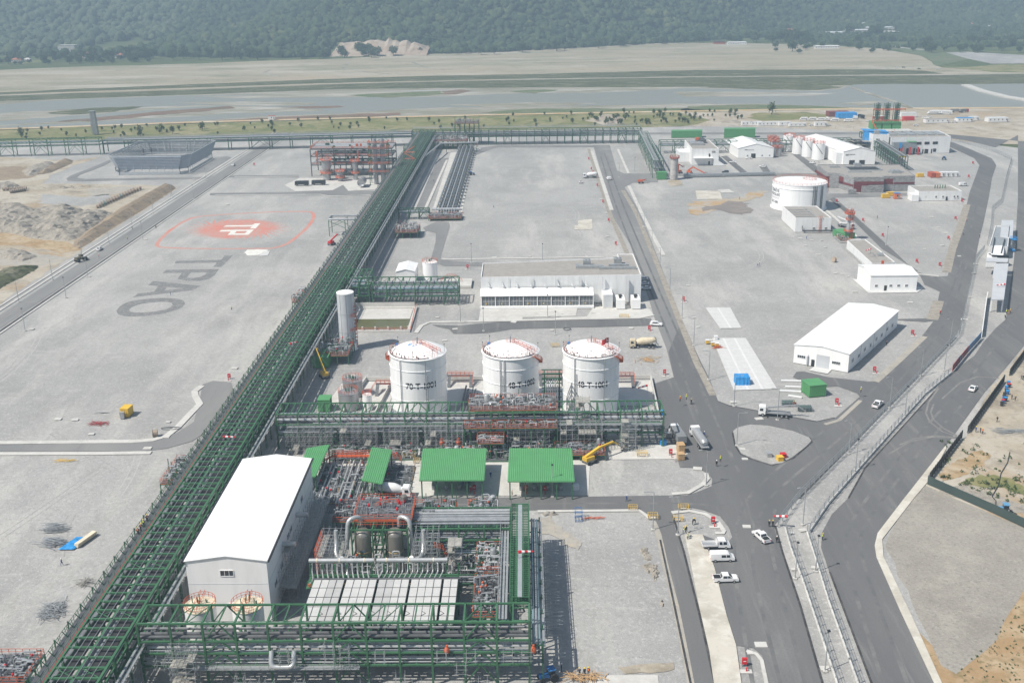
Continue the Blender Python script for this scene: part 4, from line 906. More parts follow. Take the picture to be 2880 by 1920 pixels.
# ------------------------------------------------------------------ skids with orange rails
def skid(name,label,x0,x1,y0,y1,z,seed,nve=2,railm=S_orange,frame=S_green,dens=1.,cat='process skid',deck=True,tall=1.8,legs=True):
 rr=random.Random(seed);t=thing(name,((x0+x1)/2,(y0+y1)/2,0),label,cat);A=(x1-x0)*(y1-y0)
 if deck:MB().bx(x0,y0,z-.12,x1,y1,z).build('deck',S_grate,t)
 b=MB();nx=max(1,round((x1-x0)/3.5));ny=max(1,round((y1-y0)/4))
 for i in range(nx+1):
  for j in range(ny+1):
   x,y=x0+(x1-x0)*i/nx,y0+(y1-y0)*j/ny
   if legs and z>.5:b.beam((x,y,0),(x,y,z),.22)
   if rr.random()<.3:b.beam((x,y,z),(x,y,z+rr.uniform(1.2,tall*1.6)),.16)
 for j in range(ny+1):b.beam((x0,y0+(y1-y0)*j/ny,z-.2),(x1,y0+(y1-y0)*j/ny,z-.2),.22)
 for i in range(nx+1):b.beam((x0+(x1-x0)*i/nx,y0,z-.2),(x0+(x1-x0)*i/nx,y1,z-.2),.22)
 b.build('steel_frame',frame,t)
 if railm:
  b=MB();rail(b,[(x0,y0,z),(x1,y0,z),(x1,y1,z),(x0,y1,z),(x0,y0,z)],1.15,.075,1.2)
  b.bx(x0,y0-.06,z-.08,x1,y0-.02,z+.08);b.build('handrail',railm,t)
 b=MB();n=int(A*.55*dens)+14;pm=rr.choice((S_pipe,S_pipel))
 for k in range(n):
  x,y=rr.uniform(x0+.3,x1-.3),rr.uniform(y0+.3,y1-.3);h=rr.uniform(.4,tall);r=rr.choice((.06,.08,.12,.18))
  x2=min(x1,max(x0,x+rr.uniform(-2.5,2.5)));y2=min(y1,max(y0,y+rr.uniform(-2.5,2.5)))
  b.pipe([(x,y,z),(x,y,z+h),(x2,y,z+h),(x2,y2 if rr.random()<.5 else y,z+h*rr.uniform(.2,1))],r,6)
  if n<28:b.build('pipe',pm,t,smooth=True);b=MB()
 if b.v:b.build('small_pipework',pm,t,smooth=True)
 b=MB()
 for k in range(int(A*.4*dens)):
  x,y=rr.uniform(x0+.2,x1-.2),rr.uniform(y0+.2,y1-.2);h=rr.uniform(.3,tall*1.15);b.beam((x,y,z-.2),(x,y,z+h),rr.uniform(.06,.2));b.beam((x-rr.uniform(0,1),y,z+h*.8),(x+rr.uniform(0,1),y,z+h*.8),rr.uniform(.05,.14))
 b.build('stanchion_lattice',rr.choice((S_dgreen,S_piped)),t)
 b=MB()
 for k in range(max(2,int(A*.05*dens))):
  x,y=rr.uniform(x0+.3,x1-.3),rr.uniform(y0+.3,y1-.3);h=z+rr.uniform(.5,tall);b.lathe(x,y,[(.08,h),(.24,h+.1),(.24,h+.4),(.1,h+.55)],8)
 b.build('valve_head',rr.choice((S_fire,S_orange)),t)
 b=MB()
 for k in range(max(3,int(A*.12*dens))):
  x,y=rr.uniform(x0+.3,x1-.3),rr.uniform(y0+.3,y1-.3);h=rr.uniform(.4,1.4);s=rr.uniform(.2,.7);MB().box((x,y,z+h/2),(s,s*.7,h)).build('equipment_box',(S_galv,S_dgreen,S_pipel)[k%3],t)
 for k in range(nve):
  x,y=rr.uniform(x0+1,x1-1),rr.uniform(y0+1,y1-1);r=rr.uniform(.4,.75);h=rr.uniform(1.6,2.6)
  MB().lathe(x,y,[(r,z),(r,z+h),(r*.7,z+h+r*.4),(.01,z+h+r*.55)],14).build('vessel',rr.choice((S_insul,S_pipel)),t,smooth=True)
 return t
skid('process_skid','orange railed skid on the left of the mixer truck, above the vessels',-44.2,-34,211,219.5,3.4,61,tall=2.4)
skid('process_skid','orange railed skid in front of the white mixer truck',-33.5,-27.6,211.5,219,3.4,62,tall=2.6)
skid('process_skid','orange railed skid below the large green shelter, right of the mixer truck',-27.2,-16.5,211.5,219.5,3.2,63,tall=2.4)
skid('process_skid','small skid carrying two grey drums beside the top of the green footbridge',-13.6,-6.8,212.5,219,3.6,64,nve=4,tall=2.6)
skid('process_skid','long orange edged module between the coolers and the green footbridge, lower half',-10.6,-5.6,171,184.5,5.0,65,nve=1,dens=1.5,tall=2.6)
skid('process_skid','orange edged module between the coolers and the green footbridge, upper half',-10.6,-5.4,185,195,6.2,66,nve=1,dens=1.5)
skid('process_skid','orange railed platform crammed with valves atop the tank rack',-15.5,8.,258.5,267.5,10.3,67,nve=2,tall=2.0,dens=.8,legs=False)
skid('process_skid','orange railed platform hung on the front of the tank rack',-16.5,8.2,254.6,257.4,6.9,68,nve=0,tall=1.5)
skid('process_skid','small orange railed landing on the front of the tank rack',-13,-6,250,254.4,4.6,69,nve=0,tall=1.2)
skid('process_skid','orange pump platform at the foot of the tank rack behind the yellow lift',7.5,20.5,249,255,1.6,70,nve=1,tall=1.6)
skid('process_skid','valve skid beside the diagonal rack at the far end of the grey cul-de-sac',-90.5,-84.6,232,246,2.6,71,nve=1,tall=2.2)
skid('process_skid','valve skid on the outer edge of the diagonal rack under the painted letters',-89.5,-84.4,384,399,2.6,72,nve=1,tall=2.4)
skid('process_skid','orange tangle of pipes around the foot of the white silo',-69,-58.2,322,335,3.2,73,nve=2,tall=2.4)
skid('process_skid','orange and green skid in the lower left corner outside the diagonal rack',-98,-86.6,150,158,6.4,74,nve=1,tall=1.2)
skid('process_skid','dark valve skid with a round drum beside the far diagonal rack',-63,-52,497,511,3,75,nve=1,tall=3)
skid('process_skid','orange railed manifold at the near end of the finger pipes',-50,-33,535,545,1.2,76,nve=0,tall=1.6)
skid('process_skid','orange valve manifold beyond the finger pipes, under the far rack',-67,-42,772,788,6.0,77,nve=1,tall=3,dens=.5)
skid('process_skid','dark two storey module standing above the far rack crossing',-52,-34,795,806,15.5,78,nve=0,tall=3,dens=.5,railm=S_orange2)
skid('process_skid','pipework island between the two middle green shelters',-53,-29,226,246,.35,79,nve=0,tall=1.2,railm=None,frame=S_wood,dens=.5)
skid('process_skid','small red pump skid beside the pair of insulated tanks',-49.5,-44.5,272,276.5,.5,80,nve=0,tall=1.2)
b=MB()
for k in range(13):
 x=-54+k*1.5+(k%3)*.3;b.tube([(x,224,.9+.1*(k%3)),(x,249,.9+.1*(k%3))],.15+.05*(k%4),8)
tag(b.build('pipe_bundle',S_pipel,smooth=True),'parallel silver pipes lying in the trench between the green shelters','pipework')
b=MB();z=2.2
b.bx(-50.5,247.5,z-.1,-36,249,z);rail(b,[(-54.5,248,.2),(-50.5,247.5,z),(-36,247.5,z),(-33,248,.6)],1.1,.1,1.2);rail(b,[(-54.5,249,.2),(-50.5,249,z),(-36,249,z),(-33,249,.6)],1.1,.1,1.2);b.beam((-54.5,248.2,.1),(-50.5,248.2,z),1,.12)
for x in(-50,-43,-36.5):b.beam((x,248.2,0),(x,248.2,z),.25)
tag(b.build('crossover_stair',S_orange),'orange crossover stair spanning the pipe trench behind the second green shelter','stair')
skid('process_skid','thicket of pipes and valves filling the lowest tier of the tank rack',-65,22,257.8,265,.3,201,nve=0,tall=3.4,railm=None,dens=1.1,frame=S_dgreen)
skid('process_skid','row of pumps, valves and bent pipes along the foot of the tank rack',-24,7,248.6,256.5,.3,202,nve=2,tall=2.6,railm=None,dens=1.3)
skid('process_skid','low pipework in front of the tank rack behind the narrow shelters',-52,-26,250,256.5,.3,203,nve=0,tall=2.2,railm=None,dens=1.)
skid('process_skid','dense tangle of pipes around the feet of the two steel vessels',-43,-14,187,193.5,.3,204,nve=0,tall=6,railm=None,dens=.9)
skid('process_skid','deep pipework beneath the process rack behind the second vessel',-24,-5,190,197,.3,205,nve=1,tall=4,railm=None,dens=1.)
# front clutter of the tank rack: scaffold bays
for k,(xa,xb,h,lab) in enumerate(((-64,-52,6.5,'scaffold bay at the end of the tank rack by the diagonal rack'),(-49.5,-40,7.5,'scaffold bay on the tank rack behind the orange crossover stair'),(-38,-29,6.5,'scaffold bay on the tank rack above the second green shelter'),(-27,-17,7.5,'scaffold bay on the tank rack behind the first large green shelter'),(-5,6,6.,'scaffold bay beneath the orange platform of the tank rack'),(9,20,8,'scaffold bay on the tank rack in front of the third tank'))):
 scaffold('scaffold',lab,xa,xb,253.6,257,0,h,1.5,1.7,1.3,90+k,.14)
scaffold('scaffold','silver access tower of tubes at the free end of the tank rack',25.2,29,254.4,256.8,0,8.2,1.9,1.2,.8,99,.5)
scaffold('scaffold','scaffold cage rising above the tank rack near its free end',13.2,17,258,262,7,12.5,1.9,2,1.4,98,.9)
b=MB();b.bx(-64,256.4,6.6,-22,257.2,6.7);b.bx(8.5,256.2,6.8,36,257.2,6.9);rail(b,[(-64,256.4,6.7),(-22,256.4,6.7)],1.1,.08,1.5);rail(b,[(8.5,256.2,6.9),(36,256.2,6.9)],1.1,.08,1.5);b.build('scaffold_walkway',S_galv,tankrack)
b=MB()
for x in(-22.6,-18.2):b.lathe(x,254.6,[(.2,2.2),(.7,2.3),(.75,3.1),(.4,3.5),(.3,4.1)],12)
for x in(-24.4,-21.6):b.lathe(x,251.2,[(.2,.4),(.5,.5),(.5,1.1),(.2,1.5)],10)
tag(b.build('orange_valves',S_orange),'four bright orange valve heads low on the tank rack','valve')
# ------------------------------------------------------------------ three big tanks with dike
def text_on_cyl(parent,txt,x,y,r,z,size,ang0,m,squash=.92,arc=0):
 cu=bpy.data.curves.new('lettering','FONT');cu.body=txt;cu.size=size;cu.align_x='CENTER';cu.offset=.026*size
 tmp=bpy.data.objects.new('lettering',cu);COL.objects.link(tmp);dg=bpy.context.evaluated_depsgraph_get();me=bpy.data.meshes.new_from_object(tmp.evaluated_get(dg))
 bpy.data.objects.remove(tmp)
 bm=bmesh.new();bm.from_mesh(me);
 for e in range(2):bmesh.ops.subdivide_edges(bm,edges=[e for e in bm.edges if abs(e.verts[0].co.x-e.verts[1].co.x)>.5],cuts=1)
 bmesh.ops.triangulate(bm,faces=bm.faces[:])
 ox,oy,oz=ORG[parent.name]
 if arc:xx=[v.co.x for v in bm.verts];squash=arc/(max(xx)-min(xx))
 for v in bm.verts:
  a=ang0+v.co.x*squash/r;v.co=Vector((x+(r+.03)*math.cos(a)-ox,y+(r+.03)*math.sin(a)-oy,z+v.co.y-oz))
 bm.to_mesh(me);bm.free();me.materials.clear();me.materials.append(m)
 o=bpy.data.objects.new('lettering',me);COL.objects.link(o);o.parent=parent;return o
def big_tank(x,y,r,h,label,txt,tang,seed,stair_side=1,flag=False):
 t=thing('storage_tank',(x,y,0),label,'tank');rr=random.Random(seed)
 MB().lathe(x,y,[(r,0),(r,h)],64).build('shell',S_tank,t,smooth=True)
 MB().lathe(x,y,[(r+.25,h-.2),(r+.3,h),(r*.97,h+.25),(r*.7,h+1.35),(r*.35,h+2.05),(.01,h+2.25)],64).build('roof',S_white,t,smooth=True)
 b=MB()
 for z in(h*.28,h*.55,h*.8):b.lathe(x,y,[(r+.01,z),(r+.14,z+.03),(r+.14,z+.13),(r+.01,z+.16)],64)
 b.build('wind_girder',S_tank,t,smooth=True)
 a0,a1=(150,300) if not stair_side else(150,330)
 b=MB();ringrail(b,x,y,h+.2,r-.1,a0,a1+20,1.15,.045,22);ringrail(b,x,y,h+.5,r-1.9,a0,a1+20,1.1,.045,18)
 rail(b,[(x+.6,y-.2,h+2.2),(x+r*.75,y-r*.5,h+.6)],1.1,.09,1.2);rail(b,[(x+1.2,y+.5,h+2.2),(x+r*.85,y-r*.35,h+.6)],1.1,.09,1.2);ringrail(b,x,y,h+2.2,1.3,0,360,1.1,.05,8)
 # stair landing wrapped on the shell
 s0=-42 if stair_side else 205
 for k in range(16):
  a=math.radians(s0+(k*3.0 if stair_side else-k*3.0));z=h+.1-k*.28;p=(x+(r+.1)*math.cos(a),y+(r+.1)*math.sin(a),z);q=(x+(r+1.1)*math.cos(a),y+(r+1.1)*math.sin(a),z);b.beam(p,q,.12)
  b.beam(q,(q[0],q[1],z+1.1),.08)
  if k:
   b.beam((q0[0],q0[1],q0[2]+1.1),(q[0],q[1],z+1.1),.09);b.beam(q0,q,.1)
  q0=q
 b.build('handrail',S_orange,t)
 b=MB();n=40
 for k in range(n):
  a=math.radians(a0+(a1-a0)*k/n);a2=math.radians(a0+(a1-a0)*(k+1)/n)
  b.quad(*[(x+q*math.cos(c),y+q*math.sin(c),h+.3 if q>r-1 else h+.62) for q,c in((r-.1,a),(r-.1,a2),(r-1.8,a2),(r-1.8,a))])
  if rr.random()<.8:q=rr.uniform(r-1.6,r-.4);b.beam((x+q*math.cos(a),y+q*math.sin(a),h+.3),(x+q*math.cos(a),y+q*math.sin(a),h+rr.uniform(.6,1.2)),rr.uniform(.1,.3))
 b.build('roof_walkway',S_grate,t)
 for k,da in enumerate(((24,28,-27),(-16,-12,-8,26),(-33,-29,27))[seed-1]):
  a=math.radians(266+da);q=r+.3;top=h*(.98 if k%2==0 else.72)
  MB().pipe([(x+q*math.cos(a),y+q*math.sin(a),0.2),(x+q*math.cos(a),y+q*math.sin(a),top),(x+(r-.1)*math.cos(a),y+(r-.1)*math.sin(a),top+.1)],.09 if k%2 else.12,8,.3).build('riser_pipe',S_pipe,t,smooth=True)
 MB().tube([(x,y+.3,h+1.4),(x,y+.3,h+4.2)],.22,8).build('vent_pipe',S_pipe,t)
 b=MB()
 for k in range(6):a=math.radians(140+k*42);b.beam((x+(r-.1)*math.cos(a),y+(r-.1)*math.sin(a),h),(x+(r-.1)*math.cos(a),y+(r-.1)*math.sin(a),h+2.6),.07);b.box((x+(r-.1)*math.cos(a),y+(r-.1)*math.sin(a),h+2.6),(.3,.3,.2))
 b.build('lamp_mast',S_piped,t)
 MB().lathe(x+(r-1)*math.cos(math.radians(152)),y+(r-1)*math.sin(math.radians(152)),[(.5,h+.5),(.5,h+1.2),(.01,h+1.4)],12).build('roof_hatch',S_blueeq,t)
 text_on_cyl(t,txt,x,y,r,h*.51,2.5,math.radians(tang),S_lettr,arc=9.0)
 return t
TH=17.6
tk=big_tank(-31.4,285.6,8.15,TH,'white storage tank lettered 70-T-1001, with a blue tarp on its roof','70-T-1001',282,1,0)
big_tank(-4.45,285.9,8.15,TH,'white storage tank lettered 48-T-1002, between the other two big tanks','48-T-1002',296,2)
t3=big_tank(18.9,285.6,8.15,TH,'white storage tank lettered 48-T-1001, with a red flag on its roof','48-T-1001',271,3)
b=MB();rr=random.Random(4);px_,py_=-33.5,285.
grid=[[(px_+i*.55-.2*j,py_+.9-j*.5,TH+1.95+.25*rr.random()-.02*j+.25*math.sin(i*1.3+j)) for i in range(7)] for j in range(5)]
for j in range(4):
 for i in range(6):b.quad(grid[j][i],grid[j+1][i],grid[j+1][i+1],grid[j][i+1])
tag(b.build('tarpaulin',S_tarp,smooth=True),'blue tarpaulin draped over the walkway on the tank roof','tarpaulin')
def flag(x,y,z,ang,w_,h_,label,pole=4.):
 t=thing('flag',(x,y,z),label,'flag');MB().tube([(x,y,z),(x,y,z+pole)],.07,8).build('pole',S_galv,t)
 b=MB();n=10;P_=[]
 for i in range(n+1):
  d=i/n*w_;off=.25*math.sin(i*1.1)*(i/n)
  P_.append([(x+d*math.cos(ang)-off*math.sin(ang),y+d*math.sin(ang)+off*math.cos(ang),z+pole-k*h_-.5*(i/n)**2*h_*.6) for k in(0,1)])
 for i in range(n):b.quad(P_[i][0],P_[i][1],P_[i+1][1],P_[i+1][0])
 c=b.build('cloth',S_fire,t,smooth=True)
 bm=MB();cx=.38*w_;pts=[]
 def on(u,v):  # u,v in cloth fraction
  i=u*n;k=int(min(n-1,i));f=i-k;a=Vector(P_[k][0]).lerp(Vector(P_[k+1][0]),f);e=Vector(P_[k][1]).lerp(Vector(P_[k+1][1]),f);return a.lerp(e,v)
 nr=Vector((math.sin(ang),-math.cos(ang),0))*.04
 ring=[]
 for k in range(17):
  a=math.radians(40+280*k/16);ring.append((on(.38+.17*math.cos(a),.5+.26*math.sin(a)),on(.41+.13*math.cos(a),.5+.2*math.sin(a))))
 for s in(1,-1):
  for k in range(16):bm.quad(*[v+nr*s for v in(ring[k][0],ring[k+1][0],ring[k+1][1],ring[k][1])])
  st=[on(.58+(.09 if k%2==0 else.035)*math.cos(k*math.pi/5+.3),.5+(.14 if k%2==0 else.055)*math.sin(k*math.pi/5+.3))+nr*s for k in range(10)]
  bm.quad(*st)
 bm.build('emblem',S_white,t);return t
flag(23.6,282.6,TH+.2,math.radians(215),2.2,1.6,'red flag with white crescent and star on the tank roof',4.6)
dk=MB()
for a,c in(((-50.4,307.6),(39.1,307.4)),((39.1,307.4),(37.6,268.4)),((-50.4,307.6),(-53.2,281))):
 dk.beam((*a,.65),(*c,.65),.35,1.3)
tag(dk.build('dike_wall',M_conc),'low concrete dike wall around the three white tanks','wall')
dk=MB();dk.beam((-41.8,306.8,.65),(-44.6,270,.65),.3,1.3);dk.beam((-37.5,306.8,.5),(-40.3,270,.5),.3,1.)
tag(dk.build('dike_wall',M_conc),'pair of low concrete trench walls left of the first big tank','wall')
for k,(x,y,lab) in enumerate(((-42,299,'orange crossover stair between the insulated tanks and the first white tank'),(-20.5,305.5,'orange crossover stair over the dike between the first and second tanks'),(8,306,'orange crossover stair over the dike between the second and third tanks'),(29.5,304,'orange crossover stair over the dike right of the third tank'))):
 t=thing('crossover_stair',(x,y,0),lab,'stair');b=MB();z=2.3
 b.bx(x-4,y-.6,z-.1,x+4,y+.6,z);rail(b,[(x-5.6,y-2.8,.2),(x-4,y-.6,z),(x+4,y-.6,z),(x+4,y-3.6,.2)],1.1,.1,1.3);rail(b,[(x-4,y+.6,z),(x+4,y+.6,z)],1.1,.1,1.3)
 b.build('handrail',S_orange,t);b=MB();b.beam((x-3.4,y-.6,z),(x-3.4,y-4.4,.1),1,.14);b.beam((x+3.4,y-.6,z),(x+3.4,y-4.4,.1),1,.14);b.bx(x-4,y-.5,z,x+4,y+.5,z+.04)
 for xx in(x-3.8,x+3.8):b.beam((xx,y,0),(xx,y,z),.2)
 b.build('steps',S_grate,t)
b=MB()
for k in range(6):b.tube([(-19.6+k*.75,268,1.0),(-18.4+k*.75,300-(k%3)*3,1.0)],.28 if k<3 else.16,8)
tag(b.build('pipe_bundle',S_piped,smooth=True),'dark pipes running on sleepers between the first and second white tanks','pipework')
b=MB()
for k in range(6):b.tube([(-41+k*.6,268,1.1),(-40.2+k*.6,292,1.1)],.14,8)
tag(b.build('pipe_bundle',S_pipe,smooth=True),'thin silver pipes in the walled trench left of the first tank','pipework')
# pipe tower between tanks 2 and 3
t=thing('pipe_tower',(7.2,277,0),'dark green pipe tower standing between the second and third tanks','pipe tower');b=MB()
for x in(5.2,9.4):
 for y in(275,278):b.beam((x,y,0),(x,y,14.5),.3)
for z in(3,6,9,11.5,13,14.4):
 for y in(275,278):b.beam((4.4,y,z),(10.2,y,z),.24)
 for x in(5.2,9.4):b.beam((x,275,z),(x,278,z),.22)
b.build('steel_frame',S_dgreen,t)
for k in range(6):MB().pipe([(5.6+k*.65,274.6,0),(5.6+k*.65,274.6,11.5-.3*(k%2)),(5.6+k*.65,277,12),(5.6+k*.65,277.4,3)],.15,8,.5).build('riser_pipe',S_pipe,t,smooth=True)
skid('process_skid','pump skid of bent silver pipes at the foot of the third tank',8.8,16,268,273.5,1.0,81,nve=0,tall=2.2,railm=None)
# insulated tanks
def small_tank(name,label,x,y,r,h,mt,railm=S_orange,stair=True,hat=True,seed=0):
 t=thing(name,(x,y,0),label,'tank');MB().lathe(x,y,[(r,0),(r,h)],36).build('shell',mt,t,smooth=True)
 MB().lathe(x,y,[(r+.06,h),(r+.06,h+.12),(r*.5,h+.3),(.01,h+.38)],36).build('roof',S_insul if mt is S_insul else S_white,t,smooth=True)
 b=MB();ringrail(b,x,y,h+.1,r,0,360,1.1,.08,18)
 b.build('handrail',railm,t)
 if stair:
  b=MB()
  for k in range(22):
   a=math.radians(70-k*5.5);z=h-k*h/23;b.beam((x+r*math.cos(a),y+r*math.sin(a),z),(x+(r+.9)*math.cos(a),y+(r+.9)*math.sin(a),z),.2,.06)
   c=math.radians(70-(k+1)*5.5);z2=h-(k+1)*h/23
   b.beam((x+(r+.9)*math.cos(a),y+(r+.9)*math.sin(a),z+.1),(x+(r+.9)*math.cos(c),y+(r+.9)*math.sin(c),z2+.1),.1);b.beam((x+(r+.9)*math.cos(a),y+(r+.9)*math.sin(a),z+1.),(x+(r+.9)*math.cos(c),y+(r+.9)*math.sin(c),z2+1.),.08)
  b.build('spiral_stair',S_piped,t)
 if hat:
  rr=random.Random(seed);b=MB()
  for k in range(12):a=rr.uniform(0,6.28);q=rr.uniform(0,r*.6);b.beam((x+q*math.cos(a),y+q*math.sin(a),h+.2),(x+q*math.cos(a),y+q*math.sin(a),h+rr.uniform(.6,1.8)),rr.uniform(.1,.28))
  b.build('roof_equipment',S_dgreen,t)
 return t
small_tank('storage_tank','squat silver insulated tank with a spiral stair, behind the tank rack',-52.3,285.6,2.95,5.0,S_insul,seed=1)
small_tank('storage_tank','second squat silver insulated tank, partly behind its twin',-52.6,295.6,3.0,5.0,S_insul,seed=2,stair=False)
small_tank('storage_tank','slim pale tank beside the spiral stair of the silver tanks',-46.6,284.5,1.35,4.6,S_tank,seed=3,stair=False,hat=False)
# white silo
t=thing('silo',(-60.6,337.5,0),'tall slim pale grey silo beside the diagonal rack','silo')
MB().lathe(-60.6,337.5,[(2.85,0),(2.85,20.2)],36).build('shell',S_greyw,t,smooth=True);MB().lathe(-60.6,337.5,[(2.92,20.0),(2.92,20.3),(2.0,20.45),(.01,20.5)],36).build('roof',S_white,t,smooth=True)
b=MB()
for a in(200,240,280,320):a=math.radians(a);b.beam((-60.6+2.87*math.cos(a),337.5+2.87*math.sin(a),0),(-60.6+2.87*math.cos(a),337.5+2.87*math.sin(a),20),.09)
for z in(6.5,13):b.lathe(-60.6,337.5,[(2.86,z),(2.9,z+.02),(2.9,z+.1),(2.86,z+.12)],36)
b.build('sheet_seam',S_pipe,t)
b=MB()
for z in np.arange(1,16,1.2):b.box((-57.5,336.6,z),(.8,.8,.08));b.beam((-57.2,336.2,z),(-57.2,336.2,z+1.2),.08);b.beam((-57.2,337,z),(-57.2,337,z+1.2),.08);b.beam((-57.2,336.2,z+.6),(-57.2,337,z+.6),.07)
for z in(7,12):ringrail(b,-60.6,337.5,z,3.3,-60,20,1.1,.09,8)
b.build('caged_ladder',S_orange,t);MB().lathe(-60.6,337.5,[(3.3,0),(3.3,2.4),(3.0,2.6)],30).build('plinth',S_white,t)
# ================================================================== ground lettering and emblem (paint on gravel)
M_pred=ground_mat('red_ground_paint',[((.54,.25,.20),),((.44,.33,.30),.5,.45,.66),((.60,.20,.15),.1,.5,.7)],bump=.4,bscale=3)
M_pgrey=ground_mat('dark_gravel_paint',[((.20,.20,.198),),((.30,.298,.29),.7,.45,.66),((.15,.15,.15),1.6,.5,.66)],bump=.5,bscale=3)
M_pwhite=ground_mat('white_ground_paint',[((.72,.71,.66),),((.60,.59,.55),.5,.5,.7)],bump=.3)
def zc(pts,s=.22958,ox=400,oy=560):return[(ox+x*s,oy+y*s) for x,y in pts]
def z4(pts):return zc(pts,.40816,0,400)
ZP=-.19
ribbon('ground_emblem',zc([(2090,165),(2104,205),(2075,275),(2000,365),(1890,460),(1790,535),(1690,575),(1580,598),(1000,603),(500,598),(225,585),(178,568),(185,535),(230,480),(330,385),(480,283),(600,230),(680,212),(780,200),(1100,178),(1600,152),(1950,146),(2050,150),(2090,165)]),1.9,ZP,M_pred)
sp=[];rr=random.Random(2);NS=38
for k in range(NS):
 a=2*math.pi*k/NS
 e=lambda a,f:(1165+500*f*math.cos(a)+70*f*math.sin(a),366-112*f*math.sin(a))
 lng=1.12+.18*abs(math.cos(a))**2+rr.uniform(0,.08)
 sp+=[e(a,.93),e(a-.10,1.02),e(a-.20-.05,lng),e(a-.06,1.0)][::1]
_poly=[]
for k in range(NS):
 a=-2*math.pi*k/NS;lng=1.16+.24*math.cos(a)**2+rr.uniform(-.1,.12);tw=.2+.12*abs(math.sin(a))
 for da,f in((0,.8),(-.05,.92),(-tw*.7,1.04),(-tw-.07,lng),(-tw*.8,.97),(-.15,.83)):
  q=a+da;_poly.append((1165+500*f*math.cos(q)+60*f*math.sin(q),366-110*f*math.sin(q)))
sheet('ground_emblem',zc(_poly),ZP+.002,M_pred)
sheet('ground_emblem',zc([(995,338),(1030,322),(1340,318),(1380,298),(1447,296),(1390,360),(1318,360),(1345,335)]),ZP+.012,M_pwhite)
sheet('ground_emblem',zc([(940,398),(970,378),(1370,373),(1300,438),(1045,438),(1085,397)]),ZP+.012,M_pwhite)
sheet('ground_emblem',zc([(1130,418),(1160,392),(1290,390),(1255,420)]),ZP+.02,M_pred)
sheet('ground_lettering',zc([(397,785),(415,757),(970,742),(1010,692),(1110,690),(975,830),(872,830),(912,778)]),ZP,M_pgrey)
sheet('ground_lettering',zc([(245,905),(295,868),(940,855),(915,894),(490,902)]),ZP,M_pgrey)
sheet('ground_lettering',zc([(915,895),(890,930),(820,980),(700,1003),(560,1002),(550,965),(640,965),(700,955),(765,928),(795,895)]),ZP+.003,M_pgrey)
sheet('ground_lettering',zc([(488,903),(600,893),(548,960),(556,1002),(430,977)]),ZP+.004,M_pgrey)
sheet('ground_lettering',z4([(1020,985),(1055,955),(1385,990),(1340,1012)]),ZP,M_pgrey)
sheet('ground_lettering',z4([(915,1068),(950,1042),(1300,1002),(1340,1018)]),ZP+.003,M_pgrey)
sheet('ground_lettering',z4([(1095,984),(1160,986),(1120,1036),(1050,1045)]),ZP+.005,M_pgrey)
def ring(name,outer,inner,z,m):
 c=np.mean(inner,0)
 def samp(poly,a):
  best=None;d=np.array([math.cos(a),math.sin(a)])
  for i in range(len(poly)):
   p,q=np.array(poly[i])-c,np.array(poly[(i+1)%len(poly)])-c;M=np.array([d,p-q]).T
   if abs(np.linalg.det(M))<1e-9:continue
   t,u=np.linalg.solve(M,p)
   if t>0 and-1e-6<=u<=1+1e-6:best=t if best is None else max(best,t)
  return c+d*(best or 0)
 b=MB();n=60
 for k in range(n):
  a,e=2*math.pi*k/n,2*math.pi*(k+1)/n
  b.quad(*[P(*samp(pl,x),z) for pl,x in((outer,a),(inner,a),(inner,e),(outer,e))])
 o=b.build(name,m);o['kind']='structure'
def smooth_loop(p,n=2):
 for _ in range(n):
  q=[]
  for i in range(len(p)):
   a,b_=np.array(p[i]),np.array(p[(i+1)%len(p)]);q+=[tuple(a*.75+b_*.25),tuple(a*.25+b_*.75)]
  p=q
 return p
ring('ground_lettering',smooth_loop(z4([(795,1160),(855,1103),(1000,1078),(1150,1070),(1262,1082),(1285,1112),(1235,1152),(1120,1182),(1000,1197),(890,1202),(812,1190)])),smooth_loop(z4([(882,1150),(945,1118),(1060,1101),(1155,1098),(1198,1110),(1175,1142),(1080,1165),(980,1174),(900,1171)])),ZP,M_pgrey)
patch('white_patch',zc([(1250,650),(1290,620),(1420,615),(1540,622),(1500,650),(1430,680),(1290,690)]),ZP,M_pwhite,.3)
sheet('white_slab',zc([(1430,700),(1480,645),(1565,637),(1540,690)]),ZP+.02,M_slab,thick=.15)
# ================================================================== other buildings
def box_building(name,label,pts,h,wallm=S_wall,roofm=S_flat,parapet=.5,cat='building',pw=.3):
 """flat-roofed building on a footprint (world xy, counter-clockwise or not)"""
 A=sum(pts[i][0]*pts[(i+1)%len(pts)][1]-pts[(i+1)%len(pts)][0]*pts[i][1] for i in range(len(pts)))
 if A<0:pts=pts[::-1]
 c=Vector((sum(p[0] for p in pts)/len(pts),sum(p[1] for p in pts)/len(pts),0));t=thing(name,c,label,cat);b=MB();n=len(pts)
 for i in range(n):
  p,q=Vector((*pts[i],0)),Vector((*pts[(i+1)%n],0));d=(q-p).normalized();nr=Vector((d.y,-d.x,0));up=Vector((0,0,1))
  b.quad(p,q,q+up*h,p+up*h)
  m=-nr*pw;b.quad(p+up*h,q+up*h,q+up*h+m,p+up*h+m);b.quad(q+up*h+m,p+up*h+m,p+up*(h-parapet)+m,q+up*(h-parapet)+m)
 b.build('wall',wallm,t);r=MB();r.quad(*[(p[0],p[1],h-parapet) for p in pts]);r.build('roof',roofm,t);return t
def hvac(parent,x,y,z,w_,d_,h_,m=S_galv):
 b=MB();b.bx(x,y,z,x+w_,y+d_,z+h_);
 for k in range(2):b.lathe(x+w_*(.28+.44*k),y+d_/2,[(min(w_,d_)*.2,z+h_),(min(w_,d_)*.2,z+h_+.3)],10)
 return b.build('roof_unit',m,parent)
